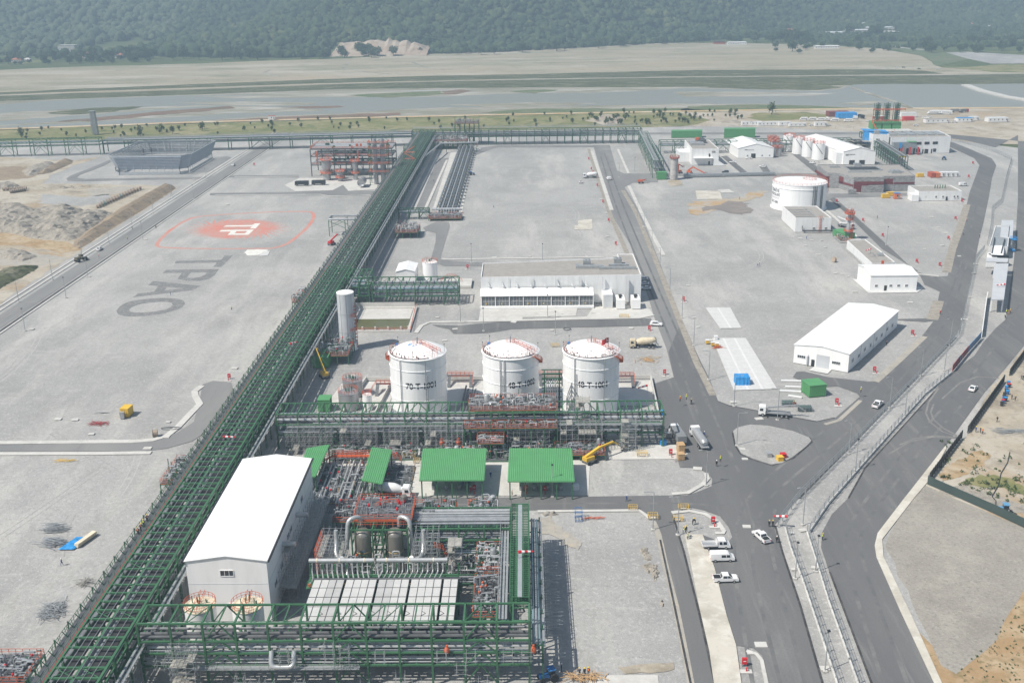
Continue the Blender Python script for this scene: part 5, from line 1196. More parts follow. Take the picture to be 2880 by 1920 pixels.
 # long white hall with eight bays
t=box_building('electrical_hall','long flat-roofed white hall with eight glazed bays under a lean-to',[(-17.,387.0),(44.6,389.),(44.6,421),(38,421),(38,414.5),(-17.,408.5)],11.,S_wall,S_flat,.45)
b=MB();y0=387.0
for k in range(8):
 x=-16.6+k*5.32
 b.bx(x+.2,382.7,.9,x+4.9,382.78,4.4)
b.build('grille',mat('bay_grille',(.15,.16,.17),.6,var=.25,scale=1.2),t)
b=MB()
for k in range(9):x=-16.9+k*5.32;b.bx(x,382.4,0,x+.32,387.2,4.8)
for k in range(8):
 x=-16.6+k*5.32
 for i in range(1,4):b.bx(x+.2+i*1.17,382.6,.9,x+.26+i*1.17,382.68,4.4)
 b.bx(x+.2,382.6,2.6,x+4.9,382.68,2.68)
b.build('bay_frame',S_wall,t)
b=MB();b.add([(-17.2,382.2,4.75),(26,382.2,4.75),(26,387.2,6.4),(-17.2,387.1,6.4),(-17.2,382.2,4.95),(26,382.2,4.95),(26,387.3,6.6),(-17.2,387.1,6.6)],[(3,2,1,0),(4,5,6,7),(0,1,5,4),(1,2,6,5),(2,3,7,6),(3,0,4,7)])
b.bx(-17.2,381.4,0,26,382.6,.9);b.build('lean_to_roof',S_white,t)
for k in(0,1,3,4,6,7):MB().bx(-15.2+k*5.32+(k%3)*.6,382.45,1.5,-14.8+k*5.32+(k%3)*.6,382.55,2.0).build('yellow_notice',S_yellow,t)
b=MB()
for k in range(8):x=-14.2+k*5.32;b.add([(x-.1,387,7.4),(x+.8,386,7.4),(x+.8,387.1,7.4),(x,387,9.3)],[(0,1,2),(0,3,1),(1,3,2)])
b.build('vent_hood',S_greyw,t)
b=MB()
for k in range(6):x=-6.4+k*9;b.bx(x,386.96+.03*k,0.5,x+.14,387.1+.2*k,10.9)
b.build('cladding_seam',S_greyw,t)
b=MB();b.bx(29.5,381.8,0,33.2,388.6,5.2);b.build('stair_block',S_white,t)
bs=MB()
for k in range(14):bs.bx(29.6,381.7-k*.0,5.1-k*.36,33.1,381.79,5.12-k*.36)
bs.build('stair_tread',S_greyw,t)
hvac(t,23,403,10.6,3,3,2.4);hvac(t,35.5,405,10.6,3,3,2.4)
b=MB();b.bx(20,399.5,10.6,31,401.5,11.7);b.bx(29,398,10.6,43.5,399.3,11.6);b.bx(33,401,10.6,41,402.4,11.8);b.bx(20,402,10.6,22,404,11.5);b.build('air_duct',S_galv,t)
for x,lab in((36.0,'white boxed transformer beside the corner of the bay hall, nearer the bays'),(41.8,'white boxed transformer at the outer corner of the bay hall, beside the road')):
 t2=thing('transformer',(x,383,0),lab,'transformer');MB().bx(x-1.5,379.5,.2,x+1.7,386,3.8).build('cabinet',S_white,t2)
 b=MB();b.lathe(x,382,[(.5,3.8),(.5,4.5),(.3,4.6)],10);b.bx(x-.4,383.5,3.8,x+.8,385,4.5);b.build('radiator',S_dark,t2)
 # small hall and tank behind the mid rack
t,*_=gable_hall('pump_house','small white gabled house in front of a white tank, behind the green rack',(-52.6,412),(-45,412),(-52.6,425),6.6,7.6,'front')
t=small_tank('storage_tank','small white tank tucked behind the white gabled pump house',-39.5,421,3.1,8.2,S_tank,seed=9,stair=False)
t=thing('cover_arch',(-31,418,0),'round concrete basin with an arched orange stair beside the small tank','basin')
MB().bx(-36,410,0,-22,421,1.0).build('basin_wall',M_conc,t);b=MB();rail(b,[(-35,416,1),(-32,416,3.2),(-29,416,3.2),(-26,416,1)],1.1,.1,1);b.build('handrail',S_orange,t)
# water pit
t=thing('water_basin',(-53,368,0),'sunken concrete basin of green water with orange rails, beside the silo','basin')
b=MB();b.bx(-65.5,383,-.2,-42.5,384,.5);b.bx(-42.5,356,-.2,-41.4,384,.5);b.bx(-65.5,355,-.2,-41.4,356.2,.5)
b.bx(-65.5,384,-.2,-42.5,384.3,2.2)
for k in range(5):b.add([(-63.5+k*4.6,356.2,0),(-62.9+k*4.6,356.2,0),(-62.9+k*4.6,359.0,0),(-63.5+k*4.6,359.,0),(-63.5+k*4.6,356.2,1.6),(-62.9+k*4.6,356.2,1.6),(-62.9+k*4.6,356.8,1.6),(-63.5+k*4.6,356.8,1.6)],[(3,2,1,0),(4,5,6,7),(0,1,5,4),(1,2,6,5),(2,3,7,6),(3,0,4,7)])
b.bx(-65,370.5,-.1,-43,384,-.02)
b.build('basin_wall',M_conc,t)
M_poolw=mat('green_water',(.13,.13,.06),.15,var=.1,scale=.3)
b=MB();b.quad((-65,359.2,-.05),(-42.6,359.2,-.05),(-42.6,370.5,-.05),(-65,370.5,-.05));b.build('pool_water',M_poolw,t)
b=MB();rail(b,[(-66,384.3,.5),(-42,384.3,.5),(-41.2,355.4,.5),(-66,355.4,.5)],1.1,.1,1.8);b.build('handrail',S_orange2,t)
# four green shelters by the tank rack
def shelter(label,c,posts_z,ribs=True):
 """c: four roof corners (x,y,z): front-left, front-right, back-right, back-left"""
 c=[Vector(p) for p in c];m=sum(c,Vector())/4;t=thing('shelter',(m.x,m.y,0),label,'shelter');b=MB()
 n=34 if ribs else 10
 for i in range(n):
  f0,f1=i/n,(i+.5)/n;f2=(i+1)/n
  F=lambda f,h:c[0].lerp(c[1],f)+Vector((0,0,h));B=lambda f,h:c[3].lerp(c[2],f)+Vector((0,0,h))
  b.quad(F(f0,.0),F(f1,.09),B(f1,.09),B(f0,0));b.quad(F(f1,.09),F(f2,0),B(f2,0),B(f1,.09))
 for i in range(4):p,q=c[i],c[(i+1)%4];b.beam(p-Vector((0,0,.12)),q-Vector((0,0,.12)),.16,.26)
 b.build('roof',S_roof,t);b=MB()
 for p,q in((c[0],c[1]),(c[3],c[2])):
  for k in range(5):
   v=p.lerp(q,.03+.94*k/4)+(m-p.lerp(q,.5)).normalized()*.4;b.beam((v.x,v.y,0),(v.x,v.y,v.z-.2),.3)
 b.build('post',S_green,t);b=MB()
 for k in range(4):v=c[0].lerp(c[1],.2+.2*k).lerp(c[3].lerp(c[2],.2+.2*k),.35);b.box((v.x,v.y,.7),(1.1,2.2,1.4));b.lathe(v.x,v.y-1.2,[(.4,.4),(.5,.8),(.4,1.3)],10)
 b.build('pump',S_galv,t)
 return t
shelter('larger green ribbed shelter beside the yellow lift, lower right of the row',[(-4.6,227.4,5.0),(11.4,227.2,5.0),(11.5,244.5,5.6),(-4.4,244.8,5.6)],4.6)
shelter('large green ribbed shelter between the crossover stair side and the yellow lift side',[(-26.0,228.3,5.0),(-10.4,228.1,5.0),(-10.3,244.8,5.6),(-26.6,245.0,5.6)],4.6)
shelter('narrow green shelter standing alone above the white mixer truck',[(-39.9,228.2,5.2),(-34.9,226.6,5.),(-34.7,245.2,5.2),(-39.9,246,5.6)],4.6,False)
shelter('narrow green shelter tucked against the back corner of the large white hall',[(-56.4,231.5,4.6),(-51.9,231.5,4.6),(-51.4,248.8,5.2),(-56.8,246.5,5.2)],4.6,False)
def clad_box(name,label,pts,h,m,cat='cabin'):
 t=thing(name,(sum(p[0] for p in pts)/len(pts),sum(p[1] for p in pts)/len(pts),0),label,cat);b=MB();b.prism(pts,.1,h);b.build('body',m,t)
 c=Vector((sum(p[0] for p in pts)/len(pts),sum(p[1] for p in pts)/len(pts)));r=MB();r.prism([tuple(Vector(p)+(Vector(p)-c).normalized()*.15) for p in pts],h+.01,h+.13);r.build('roof',m,t)
 b=MB();n=len(pts)
 for i in range(n):
  p,q=Vector(pts[i]),Vector(pts[(i+1)%n]);L=(q-p).length;k=int(L/.6);d=(q-p).normalized();nr=Vector((d.y,-d.x))
  if(c-(p+q)/2).dot(nr)>0:nr=-nr
  for j in range(1,k):a=p.lerp(q,j/k)+nr*.03;b.beam((a.x,a.y,.12),(a.x,a.y,h),.08)
 b.build('wall_rib',m,t);return t
def quad_at(px,py,w_,d_,ang=0.):
 c=P(px,py);cs,sn=math.cos(ang),math.sin(ang);return[(c.x+x*cs-y*sn,c.y+x*sn+y*cs) for x,y in((-w_/2,-d_/2),(w_/2,-d_/2),(w_/2,d_/2),(-w_/2,d_/2))]
clad_box('shed','green sheet-metal shed under the diagonal rack near the white silo',quad_at(908,1022,5.2,9),3.6,S_roof)
clad_box('shed','small green sheet-metal box behind the tank rack by the insulated tanks',quad_at(915,1150,3.5,4),3.6,S_roof)
clad_box('cabin','square bright green cabin beside the stacked gas bottle cages',quad_at(2287,1106,5.4,5.4,math.radians(12)),3.6,S_green2 if 'S_green2' in globals() else S_roof)
clad_box('shed','green sheet-metal shed at the foot of the orange column, by the parked crane truck',quad_at(2372,668,5.5,10,math.radians(18)),3.0,S_roof)
clad_box('shed','small green shed at the foot of the scaffolded concrete column',quad_at(1860,503,5.6,5),4.2,S_roof)
clad_box('shed','long low green shed behind the flat-roofed building, nearer the road',[PX(1888,388),PX(1974,387),PX(1974,383),PX(1888,384)],5.0,S_roof)
clad_box('shed','long taller green shed behind the gabled hall, farther from the road',[PX(2036,388),PX(2123,387),PX(2123,383),PX(2036,384)],6.5,S_roof)
# long white workshop on the right
FL_,FR_,BR_=Vector(PX(2231,1019)),Vector(PX(2384,1047)),Vector(PX(2522,920));BL_=FL_+BR_-FR_
t,FL,FR,BL,BR=gable_hall('workshop_hall','long plain white workshop hall with a roller door, beside the curved road',tuple(FL_),tuple(FR_),tuple(BL_),6.1,7.1,'front')
u=(FR-FL).normalized();n_=Vector((u.y,-u.x,0));wl=(FR-FL).length
window(t,FL+u*1.2+Vector((0,0,2.0)),u,2.6,1.0,n=n_,panes=4);window(t,FL+u*(wl-5.2)+Vector((0,0,2.0)),u,2.6,1.0,n=n_,panes=4)
b=MB();p=FL+u*(wl*.42)+n_*.05;b.quad(p,p+u*4.2,p+u*4.2+Vector((0,0,4.2)),p+Vector((0,0,4.2)));b.build('roller_door',S_greyw,t)
b=MB();p=FL+u*(wl*.33)+n_*.05;b.quad(p,p+u*1.1,p+u*1.1+Vector((0,0,2.2)),p+Vector((0,0,2.2)));b.build('door',S_dark,t)
v=(BR-FR).normalized();n2=Vector((v.y,-v.x,0))
for k in range(8):window(t,FR+v*(3+k*6.2)+Vector((0,0,2.2 if k%2==0 else 1.8)),v,2.0,1.3,n=n2,panes=2)
b=MB();b.tube([FL+u*4.6+n_*.4+Vector((0,0,.2)),FL+u*4.6+n_*.4+Vector((0,0,3.2)),FL+u*4.6+Vector((0,0,3.4))],.3,8);b.build('duct',S_greyw,t)
b=MB()
for k in range(3):a=FR+v*(12+14*k)+n2*.05;b.beam(a,a+Vector((0,0,6)),.12)
b.build('downpipe',S_greyw,t)
b=MB();b.quad(*[(p_[0],p_[1],.05) for p_ in(FL+u*7+n_*.1,FL+u*12.6+n_*.1,FL+u*12.6+n_*4.5,FL+u*6.6+n_*4.5)]);b.build('entrance_slab',M_slab,t)
# mid right white hall
t,FL,FR,BL,BR=gable_hall('store_hall','white windowed hall by the side road, behind the low flat-roofed block',(136.6,401.),(155.0,401.),(136.6,417.5),6.2,7.4,'side')
for x in(140.5,146.2,149.3,152.4):window(t,(x-2,401,1.6),(1,0,0),1.1,1.0,n=(0,-1,0),panes=2)
b=MB();b.quad((142.2,400.95,0),(143.3,400.95,0),(143.3,400.95,2.2),(142.2,400.95,2.2));b.build('door',S_dark,t)
sheet('white_slab',[PX(2398,784),PX(2443,824),PX(2580,822),PX(2600,808)],Z1+.03,M_slab,px=False,thick=.12)
# low long block with a dark roof
t=box_building('control_block','long low block with a grey roof pointing at the white store hall',[(145.8,428),(156.2,430.5),(156.,471),(147.2,469)],3.8,S_wall,S_flat,.3)
hvac(t,152.4,441,3.6,2.4,2.2,1.0);b=MB();rail(b,[(148.5,440,3.5),(151,440,3.5),(151,444,3.5)],.9,.07,.8);b.build('handrail',S_pipe,t)
b=MB();b.bx(149.4,427.2,1.5,150.4,428,5.2);b.build('orange_hood',S_orange,t)
b=MB();rail(b,[(145.2,430,0),(145.2,468,0)],1.5,.1,2.5);b.build('pipe_rail',S_galv,t)
# fire water pump house
t=box_building('pump_house','white pump house with piped flat roof, in front of the big round tank',[(131.7,502),(149,502),(149,530),(131.7,530)],7.,S_wall,S_flat,.4)
b=MB()
for k in range(4):b.beam((132.2,506+k*5,6.85),(142,506+k*5,6.85),.25)
b.beam((142,504,6.85),(142,528,6.85),.25);b.build('roof_pipe',S_pipe,t)
for x in(140.2,146):window(t,(x,502,1.4),(1,0,0),1.2,.9,n=(0,-1,0),panes=2)
b=MB()
for k in range(3):b.pipe([(135,501.4,3.2-k*.5),(135,500.6-k*.5,.8+k*.3),(149.5,500.6-k*.5,.8+k*.3)],.2,8)
b.build('outdoor_pipe',S_piped,t,smooth=True)
b=MB();rail(b,[(142.6,501.6,6.9),(144.4,501.6,6.9)],1.1,.1,.6);
for z in np.arange(.5,7,.8):b.beam((143.2,501.7,z),(144,501.7,z),.1)
b.beam((143.2,501.7,0),(143.2,501.7,7),.12);b.beam((144,501.7,0),(144,501.7,7),.12);b.build('caged_ladder',S_orange,t)
# big right tank
bx_,by_,br_=147.6,560.,14.2;bt=thing('storage_tank',(bx_,by_,0),'very wide white water tank with lettering on its left side','tank')
MB().lathe(bx_,by_,[(br_+.6,0),(br_+.6,.5),(br_,.5),(br_,14)],72).build('shell',S_tank,bt,smooth=True)
MB().lathe(bx_,by_,[(br_+.15,13.8),(br_+.15,14.1),(br_*.6,14.7),(.01,15.3)],72).build('roof',S_white,bt,smooth=True)
MB().lathe(bx_,by_,[(br_,11.6),(br_+.22,11.65),(br_+.22,11.85),(br_,11.9)],72).build('wind_girder',S_tank,bt,smooth=True)
b=MB();ringrail(b,bx_,by_,14.1,br_,0,360,1.1,.1,40);ringrail(b,bx_+5,by_,14.6,3.5,0,360,1.,.1,14);b.build('handrail',S_orange2,bt)
for k,a in enumerate((285,289,293,306,310)):a=math.radians(a);MB().tube([(bx_+(br_+.4)*math.cos(a),by_+(br_+.4)*math.sin(a),0),(bx_+(br_+.4)*math.cos(a),by_+(br_+.4)*math.sin(a),13.6)],.2,8).build('riser_pipe',S_piped,bt)
b=MB()
for k in range(14):a=math.radians(-30+k*2.2);z=14-k*.5;b.beam((bx_+br_*math.cos(a),by_+br_*math.sin(a),z),(bx_+(br_+1.1)*math.cos(a),by_+(br_+1.1)*math.sin(a),z),.3,.1)
b.build('spiral_stair',S_orange2,bt)
S_lettrb=mat('blue_black_lettering',(.05,.055,.09),.6,var=0);S_lettrg=mat('pale_lettering',(.55,.56,.57),.6,var=0)
for txt,z,sz,m in(('T\u00dcRK\u0130YE',9.4,2.0,S_lettrb),('PETROLLER\u0130',7.4,1.75,S_lettrb),('ANON\u0130M ORTAKLI\u011eI',5.9,.9,S_lettrg),('54-T-1001',3.4,1.8,S_lettrb)):text_on_cyl(bt,txt,bx_,by_,br_,z,sz,math.radians(194),m)
# orange column with a green shed
t=thing('process_column',(152.6,486,0),'slim grey column with orange platforms beside the green shed','column')
MB().lathe(152.6,486,[(.95,0),(.95,7),(.75,7.4),(.75,14.5),(.01,15.2)],18).build('shell',S_galv,t,smooth=True);b=MB()
for z,r in((4.2,2.3),(9.5,1.6),(12.4,2.4),(13.6,1.6)):b.lathe(152.6,486,[(r,z),(r,z+.15)],10);ringrail(b,152.6,486,z,r,0,360,1.1,.11,8)
for z in np.arange(.5,13,.8):b.beam((153.6,485,z),(154.4,485,z),.12)
b.beam((153.6,485,0),(153.6,485,14),.16);b.beam((154.4,485,0),(154.4,485,14),.16);b.build('platform',S_orange,t)
b=MB();b.bx(147.6,480,0,157.6,491,.5);b.build('plinth',M_conc,t);b=MB();rail(b,[(147,491,0),(147,479,0),(158,479,0)],1.6,.08,1.2);b.build('fence',S_pipe,t)
skid('process_skid','low pump skid around the base of the slim orange column',148,152,481,489,.5,85,nve=0,tall=2.2)
# stone and red building
M_stone=mat('grey_stone_cladding',(.28,.28,.28),.8,var=.35,scale=.6,stretch=(1,1,3),detail=6);S_redw=mat('dark_red_panel',(.17,.04,.045),.6,var=.06)
t=box_building('office_building','low grey stone office with dark red wall bands and a courtyard',[PX(2398,540),(205.6,598.5),(205.6,601.5),PX(2570,536),(228,640),(179,642),(177.5,614),(184,612)],8.6,M_stone,S_flat,.5)
q=[Vector((*PX(2398,540),0)),Vector((205.6,598.5,0)),Vector((205.6,601.5,0)),Vector((*PX(2570,536),0))]
b=MB()
for a,c,z0,z1,f0,f1,o in((q[0],q[1],0,6.0,.02,.5,.12),(q[0],q[1],4.3,6.0,.5,1.,.12),(q[2],q[3],3.9,4.9,.32,1.,.12),(q[2],q[3],3.9,7.0,.02,.32,.12)):
 d=(c-a);nr=Vector((d.y,-d.x,0)).normalized()*o;s,e=a+d*f0+nr,a+d*f1+nr;b.quad((s.x,s.y,z0),(e.x,e.y,z0),(e.x,e.y,z1),(s.x,s.y,z1))
w0,w1=Vector((184-.1,612-.2,0)),Vector((*PX(2398,540),0));d=w1-w0;nr=Vector((d.y,-d.x,0)).normalized()*.12
s,e=w0+nr,w1+nr;b.quad((s.x,s.y,3),(e.x,e.y,3),(e.x,e.y,4.2),(s.x,s.y,4.2));b.quad((s.x,s.y,3),(s.x+d.x*.3,s.y+d.y*.3,3),(s.x+d.x*.3,s.y+d.y*.3,7),(s.x,s.y,7))
b.bx(176.9,613.6,0,184.0,613.9,6.5);b.bx(177.2,616,4.4,177.4,640,6)
b.build('red_panel',S_redw,t)
b=MB();b.bx(193,622,7.8,212,634,8.15);b.build('courtyard_opening',S_gasket,t);b=MB()
for a,c in(((193,622),(212,622)),((212,622),(212,634)),((212,634),(193,634)),((193,634),(193,622))):b.beam((*a,8.35),(*c,8.35),.7,.5)
b.build('courtyard_kerb',S_galv,t);hvac(t,214,611,8.1,5,4,1.8);hvac(t,200,637,8.1,4,2.5,1.6);hvac(t,184,632,8.1,6,2,1.0)
b=MB();b.bx(213,614,8.1,222,616.4,9);b.bx(190,616,8.1,204,617,8.7);b.build('roof_duct',S_galv,t)
b=MB();b.bx(193,597.2,0,205.4,598.0,3.8);b.bx(184.6,594.0,0,189,595.5,2.4);b.build('garden_wall',M_stone,t)
# low white lodge
t=box_building('lodge','low white lodge with five small windows and pipes on its roof',[(216.5,572.8),(240.3,573.2),(240.3,590),(216.5,590)],5.2,S_wall,S_flat,.4)
for x in(220,225.8,229.6,235.8,237.6):window(t,(x,572.9,1.6),(1,0,0),.9,1.1,n=(0,-1,0),panes=1)
b=MB();b.quad((231.6,572.7,0),(232.6,572.7,0),(232.6,572.7,2.2),(231.6,572.7,2.2));b.build('door',S_dark,t);b=MB()
for k in range(5):b.lathe(229+k*1.4,583,[(.25,4.9),(.25,6.4),(.4,6.5),(.01,6.9)],8)
b.build('roof_vent',S_green,t);b=MB();b.bx(212.6,571.5,0,216.4,578,3.6);b.build('porch',S_white,t)
# hall with four silos
FLh,FRh,BLh=(208.9,690.2),(229.8,690.2),(196.5,752)
t,FL,FR,BL,BR=gable_hall('silo_hall','white hall with two dark doors beside a row of four white silos',FLh,FRh,BLh,8.4,11.,'front')
b=MB()
for x in(213.0,219.6):b.quad((x,690.1,0),(x+3.6,690.1,0),(x+3.6,690.1,2.8),(x,690.1,2.8))
b.build('door',S_dark,t);b=MB();b.bx(204.6,691,0,208.8,700,7.6);b.build('side_bay',S_white,t)
b=MB()
for k in range(24):b.box((210.4+k*.24+(k//9)*.2,690.05,6.6),(.15,.06,.34))
for k in range(8):b.box((210.4+k*.22,690.05,6.0),(.13,.06,.24))
b.build('name_lettering',S_lettr,t)
b=MB()
for k in range(1,5):
 for a,c,r0,r1 in((FL,BL,(FL+FR)/2,(BL+BR)/2),(FR,BR,(FL+FR)/2,(BL+BR)/2)):p=a.lerp(c,k/5);q_=r0 .lerp(r1,k/5);b.beam((p.x,p.y,8.62),(q_.x,q_.y,11.25),.3,.1)
b.build('roof_batten',S_greyw,t)
for k,lab in enumerate(('white silo with an orange rail, first of four, nearest the viewer','white silo with an orange rail, second of the row of four','white silo with an orange rail, third of the row of four','white silo with an orange rail, last of four, farthest back')):
 x,y=198.4-k*3.6,712.+k*12.5;t=thing('silo',(x,y,0),lab,'silo','white silos beside the hall')
 MB().lathe(x,y,[(4.2,0),(4.2,10.6),(.01,12)],28).build('shell',S_tank,t,smooth=True);b=MB();ringrail(b,x,y,10.7,4.1,0,360,1.3,.2,12);b.build('handrail',S_orange,t)
 b=MB();
 for j in range(8):a=math.radians(230+j*8);z=10.5-j*.8;a2=math.radians(238+j*8);b.beam((x+4.5*math.cos(a),y+4.5*math.sin(a),z),(x+4.5*math.cos(a2),y+4.5*math.sin(a2),z-.8),.3)
 b.build('spiral_stair',S_piped,t)
 # gabled hall
t,FL,FR,BL,BR=gable_hall('gabled_hall','white gabled hall with one dark doorway beside the orange-topped silos',(146,719.8),(170.2,719.8),(143.5,756),6.6,9.6,'front')
b=MB();b.quad((155,719.7,0),(158,719.7,0),(158,719.7,3),(155,719.7,3));b.build('door',S_dark,t)
for x in(152,162,167):window(t,(x,719.8,1.2),(1,0,0),1,.9,n=(0,-1,0),panes=2)
b=MB()
for k in range(22):b.box((150.5+k*.26+(k//8)*.25,719.7,5.6 if k<8 else 5.5),(.17,.06,.42 if k<8 else.26))
b.build('name_lettering',S_lettr,t);b=MB()
for k in range(1,5):
 for a,c in((FL,BL),(FR,BR)):p=a.lerp(c,k/5);q_=((FL+FR)/2).lerp((BL+BR)/2,k/5);b.beam((p.x,p.y,6.82),(q_.x,q_.y,9.84),.3,.1)
b.build('roof_batten',S_greyw,t)
# orange topped silo battery
for i in range(5):
 for j in range(2):
  x,y=171.5+j*3.4+i*.2+(2.6 if i<2 else 0),752-i*6.5;
  lab=['rear','second','middle','fourth','front'][i]+' slim grey silo with orange cage top, '+('hall side' if j==0 else 'outer side')+' of the battery'
  t=thing('slim_silo',(x,y,0),lab,'silo','orange topped slim silos');h=9.5 if i<4 else 6.5
  MB().lathe(x,y,[(1.25,0),(1.25,h),(.5,h+.7)],14).build('shell',S_insul,t,smooth=True);b=MB();ringrail(b,x,y,h-.5,1.7,0,360,1.5,.18,6);b.lathe(x,y,[(1.7,h-.6),(1.7,h-.4)],8)
  for z in np.arange(1,h,1.4):b.beam((x+1.3,y-.8,z),(x+1.3,y+.4,z),.2)
  b.build('cage',S_orange,t)
  # flat-roofed white building
t=box_building('flat_roofed_building','white flat-roofed building with ducts on its roof and an outside stair',[(110.6,694.5),(128.2,694.),(128.2,735),(111.5,735)],10.6,S_wall,S_flat,.4)
hvac(t,112.5,712,10.3,9,12,1.3);hvac(t,118,720,10.3,6,10,2.2,S_piped);b=MB();b.box((118,722,13.2),(2.2,2.2,1.6));b.build('orange_fan',S_orange,t)
b=MB();b.bx(104,706,0,111,722,6.5);b.build('annex',S_wall,t);b=MB();b.bx(111.5,690.5,4.9,124,694.4,5.2);b.build('canopy',S_white,t)
b=MB();b.add([(124.6,690.6,0),(132.6,690.6,0),(124.6,693.8,0),(132.6,693.8,0),(124.6,690.6,5),(124.6,693.8,5)],[(0,1,4),(2,5,3),(1,3,5,4),(0,4,5,2),(0,2,3,1)]);b.build('stair_block',S_white,t)
b=MB();b.quad((121.6,694.,5.4),(122.6,694.,5.4),(122.6,694.,7.4),(121.6,694.,7.4));b.quad((121.6,694.,.3),(122.6,694.,.3),(122.6,694.,2.5),(121.6,694.,2.5));b.build('door',S_dark,t)
b=MB()
for k in range(14):b.box((123.6+(k%7)*.34,693.85,9.0-(k//7)*.6),(.22,.06,.4))
b.build('name_lettering',S_lettr,t)
for x,y in((118,691),(116.6,691.6)):pass
# scaffolded concrete column
t=thing('process_column',(92,644,0),'grey concrete column with a rusty top ring, beside a small green shed','column')
MB().lathe(92,644,[(2.4,0),(2.4,13.2)],26).build('shell',mat('raw_concrete',(.43,.41,.40),.85,var=.18,scale=.5),t,smooth=True);b=MB();b.lathe(92,644,[(3.0,13.0),(3.0,13.3)],12);ringrail(b,92,644,13.2,2.9,0,360,1.4,.22,10);b.build('platform',mat('rusty_red',(.33,.11,.08),.7),t)
b=MB()
for z in np.arange(1,13,1.5):b.beam((88.2,644,z),(89.6,644,z),.12);b.beam((88.2,644,z),(88.2,645.5,z+1.5),.1);b.beam((88.2,645.5,z),(88.2,644,z+1.5),.1)
b.build('ladder_tower',S_pipe,t);sheet('concrete_pad',[(1878,508),(1912,506),(1922,520),(1884,524)],Z1+.04,M_sand)
# power block upper right
S_louv=mat('grey_louver',(.27,.30,.32),.6)
t=box_building('turbine_building','large white building with dark windows and three red pillars along its front',[(252.5,729),(294.5,732.4),(297,762),(253.5,764)],11.3,S_wall,S_flat,.5)
b=MB();yy=lambda x:729+(x-252.5)*.081-.15
for x0_,x1_,z0,z1 in((270.5,274,6.2,8),(276.2,279.7,6.2,8),(282,285.6,6.2,8),(270.8,273.6,1,3.4),(276.8,279.4,0,3),(275.2,276,0,3),(282.8,285,1,3.2),(281.4,282.2,0,3),(254,255.8,0,4.2),(258.4,259.6,0,4.2),(263.8,265.6,0,4.2),(268.8,270,0,4)):b.quad((x0_,yy(x0_),z0),(x1_,yy(x1_),z0),(x1_,yy(x1_),z1),(x0_,yy(x0_),z1))
b.build('window',S_dark,t);b=MB();b.add([(253.2,725.4,4.5),(269.5,726.6,4.5),(269.5,730.2,4.5),(253.2,729,4.5),(253.2,725.4,8.6),(269.5,726.6,8.6),(269.5,730.2,8.6),(253.2,729,8.6)],[(3,2,1,0),(4,5,6,7),(0,1,5,4),(1,2,6,5),(2,3,7,6),(3,0,4,7)]);b.build('louver_bank',S_louv,t)
for k,x in enumerate((258.8,264.8,270.6)):MB().bx(x-.45,724.6+.5*k,0,x+.45,725.5+.5*k,5.2).build('pillar',S_fire,t)
b=MB();b.bx(257.2,725.2,4.6,259,725.4,8.4);b.build('blue_sheet',S_tarp,t);b=MB()
for k in range(6):b.bx(256+k*6.6,742,10.9,261+k*6.6,756,11.6)
b.build('roof_light',S_galv,t);b=MB();b.bx(263.4,726,8.62,269.2,729.6,8.9);b.build('green_roof',S_roof,t)
t=box_building('tower_block','tall plain white block next to the blue tarpaulin, left of the red pillars',[(240.5,731),(251.2,730),(251.2,750),(240.5,750)],13.4,S_wall,S_flat,.4)
window(t,(242.6,730.8,9.6),(1,-.09,0),2.4,1,n=(-.09,-1,0));hvac(t,243,736,13,4,5,2)
t=thing('exhaust_block',(262,775,0),'green engine block with three dark lattice stacks and orange walkways','exhaust stacks')
b=MB();b.bx(252,766,0,274,784,11);b.build('base',S_greyw,t)
for k in range(3):
 x=255.6+k*7.0;MB().bx(x-3.2,770,11,x+3.0,780,16.5).build('engine_hood',S_roof,t);b=MB()
 for z in np.arange(16.5,29,1.6):
  for i,j in((-1,-1),(1,-1),(1,1),(-1,1)):b.beam((x+i*1.7,774+j*1.7,z),(x+i*1.7,774+j*1.7,z+1.6),.34)
  b.beam((x-1.7,772.3,z),(x+1.7,772.3,z+1.6),.3);b.beam((x+1.7,772.3,z),(x-1.7,772.3,z+1.6),.3);b.beam((x-1.7,772.3,z),(x+1.7,772.3,z),.3)
 b.build('lattice_stack',S_dgreen,t);MB().cyl(x,774,16.5,30.2,.9,12).build('flue',S_insul,t)
b=MB();rail(b,[(251,769,16.8),(276,769,16.8)],1.3,.3,3);rail(b,[(252,771,24.5),(275,771,24.5)],1.3,.4,3);b.bx(251,766,10.6,279,766.4,11.4);rail(b,[(251,769,16.8),(253,763,11)],1.2,.4,2);rail(b,[(265,761,11),(260,757,7)],1.2,.4,2);b.build('handrail',S_orange,t)
b=MB()
for k in range(10):b.bx(253+k*2.5,757.5,11.4,254.9+k*2.5,768,11.9)
b.build('cooler_panel',S_slat,t)
b=MB();rr=random.Random(6)
P_=[[(236.5+i*1.5+.3*rr.random(),741-i*.8+.7*rr.random(),14.6-j*2.1-(.6*rr.random() if j else 0)) for i in range(11)] for j in range(5)]
for j in range(4):
 for i in range(10):
  if not(j==3 and i in(3,6,9)):b.quad(P_[j][i],P_[j+1][i],P_[j+1][i+1],P_[j][i+1])
b2=MB();b2 .quad(*[(x,y,z) for x,y,z in((236.5,741,14.7),(251,733,14.7),(252,742,14.9),(237,750,14.9))]);b.add(b2 .v,b2 .f)
b.build('tarpaulin',S_tarp,smooth=True);tag(bpy.data.objects[-1] if False else COL.objects[-1],'large blue tarpaulin hung over the corner of the tall white block','tarpaulin')
scaffold('scaffold','rows of unfinished floors and tubes below the hanging blue tarpaulin',228,240,733,748,0,10,3,4,2.2,55,.8)
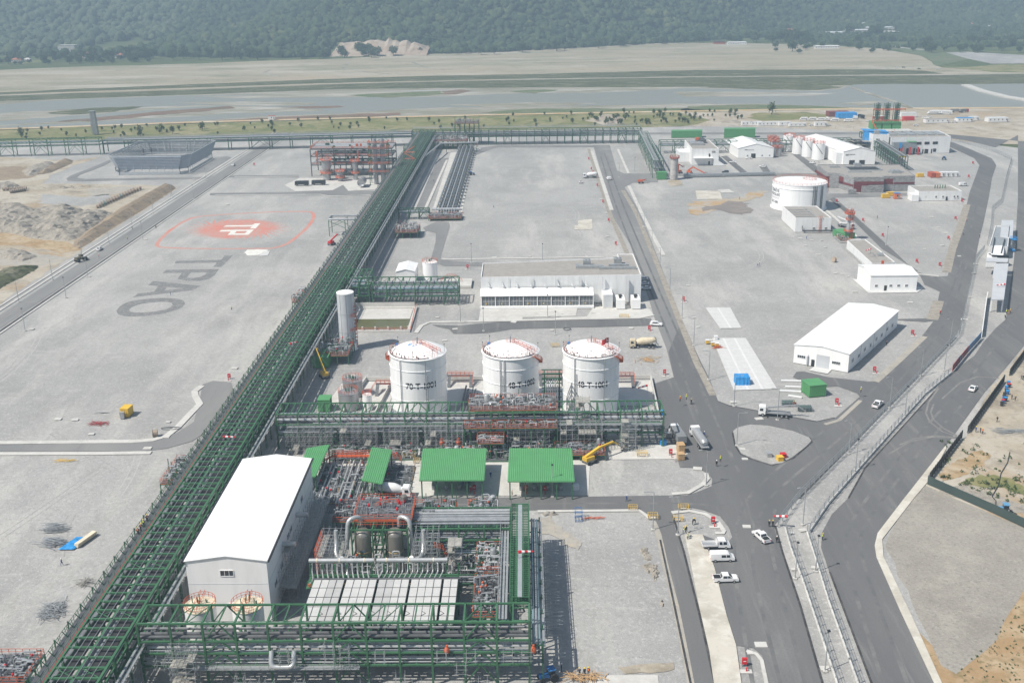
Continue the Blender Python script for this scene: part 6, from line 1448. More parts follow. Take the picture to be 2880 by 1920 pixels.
# fenced flare
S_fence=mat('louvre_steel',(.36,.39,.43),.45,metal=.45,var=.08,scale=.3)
S_fencelit=mat('louvre_sunlit',(.50,.53,.55),.4,metal=.4,var=.06,scale=.3)  # lighter copy of the louvre steel, sunlight on the inner walls put into its colour
t=thing('flare_fence',(-245,712,0),'huge grey louvred steel enclosure with walls leaning outwards','flare fence')
base=[(-268,686),(-264,681),(-225,681),(-221,686),(-221,740),(-225,744),(-264,744),(-268,740)]
cx_,cy_=-244.5,712.5
topp=[(cx_+(x-cx_)*1.16,cy_+(y-cy_)*1.07) for x,y in base];HT=12.5;zb=3.4
for i in range(8):
 b=MB();p0,p1=Vector((*base[i],zb)),Vector((*base[(i+1)%8],zb));q0,q1=Vector((*topp[i],HT)),Vector((*topp[(i+1)%8],HT));n=9
 for k in range(n):
  f0,f1=k/n,(k+.87)/n;a0,a1=p0 .lerp(q0,f0),p1 .lerp(q1,f0);c0,c1=p0 .lerp(q0,f1),p1 .lerp(q1,f1)
  out=Vector((a0 .x+a1 .x-2*cx_,a0 .y+a1 .y-2*cy_,0)).normalized()*.55;b.quad(a0+out,a1+out,c1,c0)
  b.quad(c0,c1,c1+out*.2-Vector((0,0,.1)),c0+out*.2-Vector((0,0,.1)))
 b.build('louvre_wall',S_fence if i in(1,2,3) else S_fencelit,t)
b=MB()
for i in range(8):
 p0,p1=Vector((*base[i],0)),Vector((*base[(i+1)%8],0));q0,q1=Vector((*topp[i],HT)),Vector((*topp[(i+1)%8],HT));L=(p1-p0).length;n=max(1,round(L/4.6))
 for k in range(n+1):
  a=p0 .lerp(p1,k/n);c=q0 .lerp(q1,k/n);out=Vector((a.x-cx_,a.y-cy_,0)).normalized()*.7
  b.beam(a+out,a+out+Vector((0,0,8)),.3);b.beam(a+Vector((0,0,zb)),c,.22)
  if k<n:d=p0 .lerp(p1,(k+1)/n);b.beam(a+out*.9+Vector((0,0,.4)),d+out*.9+Vector((0,0,3.4)),.16)
 b.beam(q0,q1,.35)
 b.beam(p0+Vector((0,0,zb)),p1+Vector((0,0,zb)),.3)
b.build('support_frame',S_fencelit,t)
b=MB()
for i in range(8):
 p0,p1=Vector((*base[i],0)),Vector((*base[(i+1)%8],0));o=Vector(((p0+p1).x/2-cx_,(p0+p1).y/2-cy_,0)).normalized()*1.0;b.quad(p0+o,p1+o,p1+o+Vector((0,0,1.7)),p0+o+Vector((0,0,1.7)))
b.build('plinth_wall',S_fencelit,t)
# far process unit
cross_rack('process_structure','far two storey process structure with rust orange railings left of the diagonal rack',-136,-84,668,690,(7,12.5,17.),7.4,61,mat('dark_steel',(.06,.075,.07),.6),brace=2,dens=.8,rmax=.5,bw=.5,top=False)
t=thing('platform',(-110,668,17),'faded orange railing around the top of the far process structure','platform');b=MB()
for z,y in((17.2,668),(17.2,690),(12.6,668),(7.2,668)):rail(b,[(-136,y,z),(-84,y,z)],1.4,.16,3.4)
rail(b,[(-136,668,17.2),(-136,690,17.2)],1.4,.2,3.5);b.build('handrail',S_orange2,t)
rr=random.Random(14);b=MB()
for k in range(46):b.box((rr.uniform(-135,-85),rr.uniform(668,690),rr.choice((17.8,13.2,8))),(rr.uniform(.6,2),rr.uniform(.6,2),rr.uniform(.8,2.4)))
b.build('equipment_box',S_dgreen,t);b=MB()
for k in range(5):b.box((rr.uniform(-135,-85),rr.uniform(668,690),18.2),(rr.uniform(.8,1.6),1,rr.uniform(1,2)))
for x in(-132,-106):b.bx(x,667,9,x+.7,667.6,16)
b.build('orange_equipment',S_orange,t)
for k,(x,y,r,h,lab) in enumerate(((-124,655,3.0,12.5,'grey vessel with a wide round platform in front of the far process structure'),(-106,655,1.7,11.5,'slimmer grey vessel beside the wide platform vessel'),(-115,651,2.0,6,'short grey drum between the two far grey vessels'))):
 t=thing('process_vessel',(x,y,0),lab,'vessel');MB().lathe(x,y,[(r*.8,0),(r*.8,h*.55),(r,h*.62),(r*.95,h),(.01,h+1)],18).build('shell',S_insul,t,smooth=True);b=MB()
 for z in(h*.35,h):b.lathe(x,y,[(r+1,z),(r+1,z+.2)],12);ringrail(b,x,y,z,r+1,0,360,1.2,.16,8)
 b.build('platform',S_orange2,t)
t=thing('twin_stack',(-88.6,640,0),'pair of tall silver stacks in a frame of orange landings, by the diagonal rack','stack')
for x in(-91.,-86.4):MB().lathe(x,640,[(1.5,0),(1.5,26),(1.1,27.5)],16).build('flue',S_insul,t,smooth=True)
b=MB()
for x in(-94.2,-83.2):
 for y in(636.5,643.5):b.beam((x,y,0),(x,y,25),.4)
b.build('steel_frame',S_green,t);b=MB()
for z in(7.5,12.5,17,21.5,25):rail(b,[(-94.6,644,z),(-94.6,636,z),(-82.8,636,z),(-82.8,644,z)],1.3,.2,2)
b.build('handrail',S_orange2,t);b=MB()
for z in(7.5,12.5,17,21.5,25):b.bx(-94.6,636,z-.2,-82.8,638.2,z)
b.build('landing',S_grate,t)
t=thing('stair_tower',(-70,668,0),'open green stair tower with orange flights behind the twin silver stacks','stair');b=MB()
for x in(-76,-69):
 for y in(664,671):b.beam((x,y,0),(x,y,19),.4)
b.build('steel_frame',S_green,t);b=MB()
for k,z in enumerate((3,7,11,15)):b.beam((-76 if k%2 else-69,664,z),(-69 if k%2 else-76,664,z+4),.3,.5);b.bx(-76,664,z,-69,666,z+.2)
b.build('flight',S_orange2,t)
sheet('concrete_apron',[(800,520),(845,500),(1060,505),(1062,532),(980,537),(965,520),(935,535),(830,538)],Z1+.03,M_conc)
for x,lab in((-98.5,'grey bullet drum lying left of the twin stacks'),(-80.5,'grey bullet drum lying right of the twin stacks')):tag(MB().tube([(x,628,2.5),(x,627,3),(x,636,3),(x,637,2.5)],[.8,2.3,2.3,.8],16).build('bullet_drum',S_insul,smooth=True),lab,'vessel')
# finger pipes
t=thing('slug_catcher',(-43,660,0),'eight thick grey finger pipes running parallel on raised supports','finger pipes')
for k in range(8):x=-47.4+k*1.42;MB().tube([(x,556,2.0),(x,772,2.2)],.5,10).build('finger_pipe',S_piped if k%2 else S_pipe,t,smooth=True)
MB().tube([(-49.5,554,2.1),(-34.5,554,2.1)],.7,12).build('manifold',S_pipel,t,smooth=True)
b=MB().bx(-48.4,560,0,-36.4,560.9,1.3).build('pipe_support',M_conc,t);c=MB().beam((-36.4,560,1.4),(-34.2,562,.1),1.,.5).build('end_plate',S_slat,t)
for k in range(1,23):
 for o in(b,c):q=o.copy();COL.objects.link(q);q.location=(0,k*9.5,0)
for k in range(8):pass
b=MB()
for k in range(8):x=-47.4+k*1.42;b.pipe([(x,558,2),(x,551,2.4),(x,549.5,1.4),(x,546,1.2)],.28,8)
b.build('riser_pipe',S_pipe,t,smooth=True)
sheet('concrete_apron',[(1232,598),(1218,585),(1268,428),(1330,424),(1300,600)],Z1+.02,M_conc)
t=thing('pipe_bridge',(-58,776,0),'low white pipe loop joining the diagonal rack to the finger pipes','pipework');MB().pipe([(-66,700,7),(-60,752,7),(-60,756,7),(-33,758,7)],.5,8,4).build('pipe',S_pipel,t,smooth=True)
b=MB()
for x in(-56,-48,-40,-34):b.beam((x,757.5,0),(x,757.5,6.6),.35)
b.build('post',S_dgreen,t)
t=thing('pipe_bridge',(-95,500,0),'green portal carrying a grey pipe loop outside the diagonal rack','pipework');MB().pipe([(-80,511,8.4),(-96,511,8.4),(-96,503,8.4),(-80,503,8.4)],.5,10,1.5).build('pipe',S_pipe,t,smooth=True);b=MB()
for x in(-96,-88):
 for y in(503,511):b.beam((x,y,0),(x,y,7.8),.3)
for y in(503,511):b.beam((-96,y,4),(-88,y,7.6),.18);b.beam((-88,y,4),(-96,y,7.6),.18)
b.build('steel_frame',S_green,t)
t=cross_rack('pipe_rack','grey tube bridge linking the diagonal rack and the finger manifold',-66,-50,539,543,(3.5,5.2),5.3,71,S_dgreen,dens=.8,rmax=.25)
# lattice tower, gatehouse
def lattice(name,label,x,y,h,w0,w1,n,m,bw=.2,kind='mast'):
 t=thing(name,(x,y,0),label,kind);b=MB()
 for k in range(n):
  f0,f1=k/n,(k+1)/n;a,c=w0+(w1-w0)*f0,w0+(w1-w0)*f1
  cs=[(-1,-1),(1,-1),(1,1),(-1,1)]
  for i in range(4):
   p,q=cs[i],cs[(i+1)%4];b.beam((x+p[0]*a,y+p[1]*a,h*f0),(x+p[0]*c,y+p[1]*c,h*f1),bw)
   b.beam((x+p[0]*a,y+p[1]*a,h*f0),(x+q[0]*c,y+q[1]*c,h*f1),bw*.7);b.beam((x+p[0]*c,y+p[1]*c,h*f1),(x+q[0]*c,y+q[1]*c,h*f1),bw*.7)
 b.build('lattice',m,t);return t
t=lattice('lattice_tower','grey lattice tower with a solid core rising from the grass strip',-354.4,872,19.,2.1,1.6,9,S_galv,.4,'tower')
MB().bx(-355.6,870.8,0,-353.2,873.2,18).build('stair_core',S_greyw,t);MB().bx(-357,869.8,18.6,-352,874,19.1).build('top_platform',S_galv,t)
def canopy(label,pts,z,th=.5,m=S_greyw):
 t=thing('gate_canopy',(sum(p[0] for p in pts)/4,sum(p[1] for p in pts)/4,0),label,'canopy');b=MB();b.prism(pts,z,z+th);b.build('roof',m,t);b=MB();c=Vector((sum(p[0] for p in pts)/4,sum(p[1] for p in pts)/4))
 for p in pts:q=Vector(p).lerp(c,.1);b.beam((q.x,q.y,0),(q.x,q.y,z),.4)
 b.build('post',S_white,t);return t
canopy('long flat grey gate canopy on the near side of the gatehouse, windsock above',[PX(2788,845,5),PX(2823,845,5),PX(2836,744,5),PX(2797,744,5)],5)
canopy('flat pale gate canopy on the far side of the gatehouse',[PX(2813,666,5),PX(2848,672,5),PX(2850,622,5),PX(2817,622,5)],5)
t=box_building('gatehouse','gatehouse with a framed white and grey roof between two flat canopies',[PX(2777,726,0),PX(2830,728,0),PX(2836,668,0),PX(2795,666,0)],5.5,S_wall,S_galv,.4)
b=MB();pq=[P(2786,716,5.6),P(2822,718,5.6),P(2824,690,5.6),P(2792,690,5.6)];b.quad(*pq);b.build('white_roof_panel',S_white,t)
b=MB();b.beam(P(2790,712,5.7),P(2798,668,5.7),.5,.2);b.beam(P(2816,712,5.7),P(2826,672,5.7),.5,.2);b.build('roof_slot',S_dark,t);b=MB();b.prism([PX(2772,736,5.8),PX(2834,738,5.8),PX(2836,728,5.8),PX(2776,726,5.8)],5.6,6.1);b.build('fascia',S_greyw,t)
b=MB();c0=P(2808,745);b.bx(c0 .x-4,c0 .y-2,0,c0 .x+3,c0 .y+2,4.6);b.build('entrance_glazing',S_dark,t)
t=clad_box('wall_block','small white block wall beside the gatehouse entrance',[PX(2772,752),PX(2800,752),PX(2800,738),PX(2774,738)],4.2,S_white,'wall')
# boundary wall strip with banner by the gate
t=thing('banner_wall',tuple(P(2700,1000)),'low wall carrying a long dark red and blue banner beside the public road','banner');b=MB();b2=MB();b3=MB()
for(p,q),bb in((((2678,1046),(2722,992)),b),(((2722,992),(2744,968)),b2),(((2744,968),(2758,952)),b2),(((2690,1030),(2700,1019)),b3)):
 a,c=P(*p),P(*q);bb.beam(a+Vector((0,0,1.35)),c+Vector((0,0,1.35)),.16 if bb is not b3 else.2,2.3)
b.build('red_banner',mat('banner_red',(.27,.04,.05),.6,var=.2,scale=.5),t);b2 .build('blue_banner',mat('banner_blue',(.14,.24,.38),.6,var=.35,scale=.5),t);b3 .build('blue_panel',mat('banner_blue',(0,0,0)),t)
a,c=P(2701,1018),P(2709,1008);dr=(c-a).normalized();nr=Vector((dr.y,-dr.x,0))*.12;mid=(a+c)/2+Vector((0,0,1.35));b=MB();rg_=[]
for k in range(15):th=math.radians(40+280*k/14);rg_.append((mid+nr+dr*.7*math.cos(th)+Vector((0,0,.7*math.sin(th))),mid+nr+dr*(.12+.55*math.cos(th))+Vector((0,0,.55*math.sin(th)))))
for k in range(14):b.quad(rg_[k][0],rg_[k+1][0],rg_[k+1][1],rg_[k][1])
b.build('crescent',S_white,t)
bb=MB();a,c=P(2760,948),P(2772,860);bb.beam(a+Vector((0,0,1.3)),c+Vector((0,0,1.3)),.3,2.6);c2=P(2776,838);bb.beam(c+Vector((0,0,1.3)),c2+Vector((0,0,1.3)),.3,2.6)
tag(bb.build('gate_wall',S_wall),'white boundary wall curving from the banner up to the gate canopy','wall')
# ================================================================== VEHICLES
V_white=mat('vehicle_white',(.78,.78,.78),.3,var=.02);V_dark=mat('vehicle_dark',(.03,.035,.04),.3,var=.05);V_tyre=mat('tyre_rubber',(.025,.025,.026),.8,var=0)
V_glass=mat('vehicle_glass',(.03,.04,.05),.08,var=0);V_grey=mat('vehicle_grey',(.22,.23,.24),.5,var=.08);V_cream=mat('vehicle_cream',(.60,.52,.38),.6,var=.12,scale=1)
V_trim=mat('black_trim',(.02,.02,.02),.6,var=0);V_lamp=mat('lamp_glass',(.6,.6,.55),.2,var=0);V_silver=mat('silver_paint',(.45,.46,.47),.35,metal=.4,var=.05)
def side_body(b,prof,wid):
 """prof: side outline (x,z) front to back round; wid(z): full width at that height"""
 n=len(prof);L=[(x,wid(z)/2,z) for x,z in prof];R=[(x,-wid(z)/2,z) for x,z in prof]
 b.add(L+R,[tuple(range(n)),tuple(range(2*n-1,n-1,-1))]+[(i,n+i,n+(i+1)%n,(i+1)%n) for i in range(n)])
def wheels(t,xs,w_,r=.36,tw=.24):
 for x in xs:
  for s in(-1,1):
   y=s*(w_/2-tw*.4);b=MB();b.tube([(x,y-tw/2,r),(x,y+tw/2,r)],r,14);o=b.build('wheel',V_tyre,t,smooth=True)
   b=MB();b.tube([(x,y+s*tw*.5,r),(x,y+s*(tw*.5+.02),r)],r*.55,10);b.build('rim',V_silver,o)
def lamps(t,x,w_,z,rear=None):
 for s in(-1,1):MB().box((x,s*(w_/2-.22),z),(.06,.3,.16)).build('headlight',V_lamp,t)
 if rear is not None:
  for s in(-1,1):MB().box((rear,s*(w_/2-.15),z+.1),(.06,.18,.25)).build('tail_light',S_fire,t)
def strip_glass(t,quads):
 for nm,q in quads:MB().quad(*q).build(nm,V_glass,t)
def mk_car(kind,paint=None):
 paint=paint or V_white;t=thing(kind,(0,0,0),None,None)
 if kind=='pickup_truck':
  w_=1.85;f=lambda z:w_*(1-.16*max(0,z-1.05)/.7);b=MB()
  side_body(b,[(2.6,.45),(2.62,.85),(2.4,1.02),(1.35,1.12),(.55,1.75),(-.75,1.78),(-1.0,1.12),(-2.6,1.1),(-2.65,.5)],f);b.build('body',paint,t)
  MB().bx(-2.5,-.78,1.11,-1.05,.78,1.14).build('load_bed',V_trim,t);b=MB();b.bx(-2.62,-.92,1.1,-1.0,-.8,1.2);b.bx(-2.62,.8,1.1,-1.0,.92,1.2);b.bx(-2.64,-.92,1.0,-2.54,.92,1.2);b.build('bed_rail',paint,t)
  strip_glass(t,[('windscreen',[(1.36,-.75,1.14),(1.36,.75,1.14),(.6,.68,1.74),(.6,-.68,1.74)])]+[('side_window',[(x0,s*(f(1.2)/2+.012),1.16),(x1,s*(f(1.2)/2+.012),1.16),(x3,s*(f(1.68)/2+.012),1.66),(x2,s*(f(1.68)/2+.012),1.66)]) for s in(-1,1) for x0,x1,x2,x3 in((1.15,.3,.6,.28),(.22,-.7,.2,-.66))]+[('rear_window',[(-1.0,-.7,1.2),(-1.0,.7,1.2),(-.8,.66,1.68),(-.8,-.66,1.68)])])
  wheels(t,(1.65,-1.6),w_);lamps(t,2.62,w_,.82,-2.66)
 elif kind in('car','suv'):
  h=1.45 if kind=='car' else 1.7;w_=1.8;f=lambda z:w_*(1-.2*max(0,z-.9)/.6);b=MB()
  pr=[(2.2,.4),(2.25,.72),(1.95,.86),(1.1,.95),(.35,h-.03),(-.9,h),(-1.65,.98),(-2.15,.95),(-2.2,.45)] if kind=='car' else[(2.2,.45),(2.25,.85),(1.9,1.0),(1.1,1.08),(.45,h-.04),(-1.9,h),(-2.2,1.1),(-2.2,.5)]
  side_body(b,pr,f);b.build('body',paint,t);zb=.98 if kind=='car' else 1.1
  strip_glass(t,[('windscreen',[(1.08,-.72,zb),(1.08,.72,zb),(.4,.62,h-.06),(.4,-.62,h-.06)])]+[('side_window',[(.9,s*(f(zb+.04)/2+.012),zb+.02),(-1.5,s*(f(zb+.04)/2+.012),zb+.02),(-1.0,s*(f(h-.1)/2+.012),h-.1),(.4,s*(f(h-.1)/2+.012),h-.1)]) for s in(-1,1)]+[('rear_window',[(-1.63,-.7,zb+.03),(-1.63,.7,zb+.03),(-.95,.6,h-.01),(-.95,-.6,h-.01)] if kind=='car' else[(-2.16,-.7,1.2),(-2.16,.7,1.2),(-1.96,.62,h-.08),(-1.96,-.62,h-.08)])])
  wheels(t,(1.35,-1.35),w_,.33,.22);lamps(t,2.24,w_,.7,-2.2)
 elif kind in('van','minibus'):
  L=2.6 if kind=='van' else 3.4;h=1.98 if kind=='van' else 2.6;w_=1.98;f=lambda z:w_*(1-.1*max(0,z-1.1)/1.2);b=MB()
  side_body(b,[(L,.45),(L+.02,.95),(L-.5,1.15),(L-1.25,h-.12),(L-1.7,h),(-L+.05,h),(-L,1.2),(-L,.5)],f);b.build('body',paint,t)
  ws=[('windscreen',[(L-.53,-.82,1.17),(L-.53,.82,1.17),(L-1.22,.74,h-.16),(L-1.22,-.74,h-.16)])]
  spans=[(L-1.0,L-1.8),(L-1.9,L-2.9)] if kind=='van' else[(L-1.1,L-1.9)]+[(L-2.0-k*1.1,L-3.0-k*1.1) for k in range(4)]
  for s in(-1,1):
   for x0,x1 in spans:ws.append(('side_window',[(x0,s*(f(1.2)/2+.015),1.2),(x1,s*(f(1.2)/2+.015),1.2),(x1,s*(f(1.75)/2+.015),1.75),(x0-.12,s*(f(1.75)/2+.015),1.75)]))
  strip_glass(t,ws);wheels(t,(L-1.0,-L+1.0),w_,.36);lamps(t,L+.02,w_,.85,-L-.01)
 elif kind=='flatbed_truck':
  w_=2.0;f=lambda z:w_*(1-.1*max(0,z-1.1)/1.2);b=MB();side_body(b,[(3.0,.45),(3.02,.95),(2.6,1.15),(1.9,2.1),(.3,2.15),(.25,.6)],f);b.build('cab',paint,t)
  strip_glass(t,[('windscreen',[(2.58,-.8,1.17),(2.58,.8,1.17),(1.94,.74,2.02),(1.94,-.74,2.02)])]+[('side_window',[(x0,s*(f(1.3)/2+.015),1.25),(x1,s*(f(1.3)/2+.015),1.25),(x1,s*(f(1.9)/2+.015),1.9),(x0-.15,s*(f(1.9)/2+.015),1.9)]) for s in(-1,1) for x0,x1 in((2.2,1.35),(1.2,.5))])
  MB().bx(-3.2,-1.05,.8,.1,1.05,.92).build('load_bed',V_silver,t);b=MB();b.bx(-3.2,-1.07,.9,.1,-1.02,1.25);b.bx(-3.2,1.02,.9,.1,1.07,1.25);b.bx(-3.22,-1.05,.9,-3.17,1.05,1.25);b.bx(.02,-1,.9,.1,1,1.9);b.build('bed_side',paint,t)
  MB().bx(-3.1,-.4,.55,.3,.4,.8).build('chassis',V_trim,t);wheels(t,(2.0,-1.9),w_,.36);lamps(t,3.0,w_,.85)
 return t
def lorry(name,paint,L,body,axles=3):
 """heavy truck: cab over the front axle; body(t, x0, x1) builds what sits on the chassis"""
 t=thing(name,(0,0,0),None,None);w_=2.5;h=L/2;b=MB();f=lambda z:w_*(1-.06*max(0,z-1.4))
 side_body(b,[(h,.6),(h+.05,1.3),(h-.1,2.75),(h-.4,2.95),(h-1.9,2.95),(h-1.95,.7)],f);b.build('cab',paint,t)
 strip_glass(t,[('windscreen',[(h+.065,-1.0,1.6),(h+.065,1.0,1.6),(h-.06,.95,2.6),(h-.06,-.95,2.6)])]+[('side_window',[(h-.3,s*(f(1.8)/2+.015),1.7),(h-1.3,s*(f(1.8)/2+.015),1.7),(h-1.3,s*(f(2.5)/2+.015),2.45),(h-.4,s*(f(2.5)/2+.015),2.45)]) for s in(-1,1)])
 b=MB();b.bx(-h,-.45,.75,h-1.5,.45,1.05);b.bx(h-.02,-1.2,.45,h+.1,1.2,.8);b.build('chassis',V_trim,t)
 xs=[h-1.2]+([h-2.8] if axles>3 else[])+[-h+1.2,-h+2.5];wheels(t,xs,w_,.5,.34);lamps(t,h+.1,w_,.75);body(t,-h+.1,h-2.1);return t
def b_tank(m,m2=None):
 def f(t,x0,x1):
  MB().tube([(x0,0,1.75),(x0+.35,0,1.95),(x1-.35,0,1.95),(x1,0,1.75)],[.75,1.15,1.15,.75],18).build('tank_barrel',m,t,smooth=True);b=MB();b.bx(x0,-1.1,1.0,x1,1.1,1.1);b.bx(x0-.7,-1.1,.9,x0,1.1,1.1);b.build('frame',m2 or V_silver,t)
  b=MB();b.bx(x0+.8,-.3,3.08,x1-.8,.3,3.14);b.build('top_walkway',V_silver,t)
 return f
def b_mixer(m):
 def f(t,x0,x1):
  MB().tube([(x1+.1,0,1.9),(x1-.6,0,2.0),(x1-2.0,0,2.3),(x0+1.6,0,2.6),(x0+.3,0,2.95),(x0,0,3.0)],[.5,1.0,1.28,1.15,.7,.5],18).build('drum',m,t,smooth=True)
  b=MB();b.add([(x0-.1,-.6,3.2),(x0+.6,-.6,3.9),(x0+.6,.6,3.9),(x0-.1,.6,3.2),(x0-.3,0,1.2)],[(0,1,2,3),(0,4,1),(3,2,4)]);b.beam((x0,0,2.0),(x0-.9,.3,1.0),.4,.15);b.beam((x0+.3,-.8,1),(x0+.3,-.8,3),.12);b.beam((x0+.3,.8,1),(x0+.3,.8,3),.12);b.build('chute',V_grey,t)
  MB().lathe(x1+.25,0,[(.45,1.2),(.55,1.5),(.55,2.4),(.4,2.6)],12).build('water_tank',V_white,t)
 return f
def b_crane(t,x0,x1):
 MB().bx(x0,-1.2,1.05,x1,1.2,1.2).build('load_bed',V_grey,t);b=MB();b.bx(x1-.6,-.5,1.2,x1,.5,2.5);b.beam((x1-.3,0,2.4),(x0-1.5,-.4,3.6),.4,.5);b.beam((x0-1.5,-.4,3.6),(x0-4.2,-1.2,1.6),.3,.34);b.build('crane_arm',V_silver,t)
 b=MB();b.beam((x1-.4,-2.2,.4),(x1-.4,2.2,.4),.2);b.beam((x0+.6,-2.2,.4),(x0+.6,2.2,.4),.2);b.build('outrigger',V_trim,t)
def b_pump(t,x0,x1):
 MB().bx(x0,-1.2,1.05,x1,1.2,1.3).build('deck',V_grey,t);b=MB();b.beam((x0+.5,0,1.6),(x1+.4,0,3.4),.5,.5);b.beam((x1+.4,.3,3.5),(x0-1.5,.3,4.4),.4,.4);b.build('crane_arm',V_white,t)
def b_box(m):
 def f(t,x0,x1):MB().bx(x0,-1.2,1.1,x1,1.2,3.0).build('cargo_box',m,t);b=MB();b.bx(x0,-1.22,1.0,x1,1.22,1.1);b.build('frame',V_trim,t)
 return f
def hd(x0,y0,x1,y1):a,b=P(x0,y0),P(x1,y1);return math.atan2(b.y-a.y,b.x-a.x)
PROTO={}
GREEN_P=V_dark
def veh(kind,px,py,ang,label,paint=None,cat=None,z=-.09,group=None):
 k=(kind,paint.name if paint else '')
 cats={'pickup_truck':'pickup','flatbed_truck':'truck','suv':'car'}
 if k not in PROTO:
  if kind in LOR:PROTO[k]=LOR[kind]();t=PROTO[k]
  else:PROTO[k]=mk_car(kind,paint);t=PROTO[k]
  p=P(px,py);t.location=(p.x,p.y,z);t.rotation_euler=(0,0,ang);ORG[t.name]=Vector((0,0,0));tag(t,label,cat or cats.get(kind,kind.replace('_',' ')),group)
 else:
  p=P(px,py);t=dup(PROTO[k],(p.x,p.y,z),ang,label,group)
  if 'group' in t and not group:del t['group']
 return t
LOR={'tanker_truck':lambda:lorry('tanker_truck',V_white,10.5,b_tank(V_silver)),'mixer_truck':lambda:lorry('mixer_truck',V_white,9,b_mixer(V_white),4),'cream_mixer_truck':lambda:lorry('mixer_truck',V_cream,9,b_mixer(V_cream),4),
'crane_truck':lambda:lorry('crane_truck',V_white,9,b_crane),'pump_truck':lambda:lorry('pump_truck',V_white,9.5,b_pump),'cargo_truck':lambda:lorry('cargo_truck',V_white,9.5,b_box(V_grey)),'dark_truck':lambda:lorry('cargo_truck',V_dark,8.5,b_box(V_dark)),'red_truck':lambda:lorry('cargo_truck',S_fire,9,b_box(V_grey))}
def dg(a):return math.radians(a)
UP=hd(2200,1560,2138,1480)
veh('pickup_truck',2141,1514,UP+dg(10),'white pickup with open dark bed driving up the wide junction road')
veh('pickup_truck',2040,1632,dg(3),'white double-cab pickup parked across the lower end of the concrete strip')
veh('pickup_truck',2468,1141,hd(2400,1200,2520,1090),'white pickup driving along the curved road beside the fence')
veh('pickup_truck',2603,333,dg(160),'white pickup parked by the far site cabins');veh('pickup_truck',2684,345,dg(10),'white pickup beside the blue-roofed far cabin')
veh('flatbed_truck',2014,1538,dg(2),'white crew-cab truck with an empty flat bed at the concrete strip');veh('van',2030,1573,dg(2),'white panel van parked between the flatbed and the pickup')
veh('van',1712,505,dg(100),'white van driving up the middle road past the side junction');veh('van',2709,522,dg(8),'white delivery van behind the low white lodge')
veh('car',2736,1096,hd(2700,1140,2790,1040),'white saloon car alone on the public road');veh('suv',1845,915,dg(-12),'white off-road car turning into the middle road',cat='car')
veh('car',280,703,hd(228,733,330,672),'white car on the left road, ahead of the grader');veh('car',656,466,hd(690,446,610,492),'white car on the left road by the fenced flare')
veh('car',1633,514,dg(95),'white car parked below the far mixer truck');veh('car',1344,423,dg(20),'white car at the head of the finger pipes')
for x,y,lab in((1808,787,'white car in the shade of the bay hall, farthest up'),(1811,800,'white car in the shade of the bay hall, between two others'),(1816,813,'white car in the shade of the bay hall, nearest the corner')):veh('car',x,y,dg(175),lab)
for x,y,a,lab in((2061,458,165,'white car on the lane left of the gabled hall'),(2106,447,170,'white car in front of the dark doorway of the gabled hall'),(2144,470,150,'white car on the short lane below the gabled hall'),(2285,460,130,'white car at the foot of the row of white silos'),(2283,354,10,'white car behind the far cabin row'),(2330,353,5,'white car at the end of the far cabin row'),(2576,354,0,'white car on the dirt yard behind the turbine building'),(2441,342,80,'white car nose-on beside the parked minibuses'),(2637,196,0,'white car far out on the bare field by the track'),(2522,192,0,'white car far out at the field edge'),(2613,330,0,'white car next to the pickup by the far cabins')):veh('car',x,y,dg(a),lab)
for x,y,a,lab in((2541,191,0,'dark car far out at the field edge'),(2585,195,0,'dark blue car far out on the bare field')):veh('car',x,y,dg(a),lab,V_dark)
veh('suv',2040,486,dg(170),'black off-road car parked above the grey pipe bridge',V_dark)
for x,y,a,lab in((2260,338,175,'white minibus, first of the row by the grass patch'),(2284,338,178,'white minibus, second of the row by the grass patch'),(2308,339,175,'white minibus third in the row on the dirt yard'),(2327,338,95,'white minibus parked nose-on within the row'),(2347,341,175,'white minibus below the dark red cabin'),(2385,342,172,'white minibus below the blue tarped cabin'),(2463,344,178,'white minibus beside the three lattice stacks'),(2405,334,95,'white minibus facing the camera next to the tarped cabin')):veh('minibus',x,y,dg(a),lab,cat='minibus')
for x,y,a,lab in((2624,321,175,'white bus in the far yard, left of the grey lorry'),(2632,320,175,'second white bus close behind the first in the far yard'),(2660,321,165,'white coach parked before the grey lorry')):r=veh('minibus',x,y,dg(a),lab);r.scale=(1.5,1.2,1.2)
veh('tanker_truck',1966,1242,dg(97),'white road tanker with a silver barrel at the junction');veh('cargo_truck',1905,1235,dg(98),'white lorry with a grey load beside the road tanker')
veh('crane_truck',2178,1168,dg(167),'white crane lorry with its arm stretched toward the gas bottle cages');veh('cream_mixer_truck',1808,976,dg(176),'dusty cream concrete mixer beyond the third tank')
veh('mixer_truck',1660,500,dg(184),'white concrete mixer at the far edge of the gravel field');veh('mixer_truck',1105,1394,dg(-5),'white concrete mixer behind the orange skids')
veh('pump_truck',2378,640,dg(-62),'white pump lorry with folded arm beside the green shed');veh('dark_truck',850,522,dg(180),'dark lorry on the far left of the far process yard');veh('dark_truck',897,520,dg(180),'dark lorry below the wide platform vessel')
veh('dark_truck',2422,332,dg(98),'dark lorry seen head-on in the far minibus yard');veh('cargo_truck',2688,316,dg(0),'long grey lorry in the far yard');veh('red_truck',2710,316,dg(20),'red-cabbed lorry in the far yard')
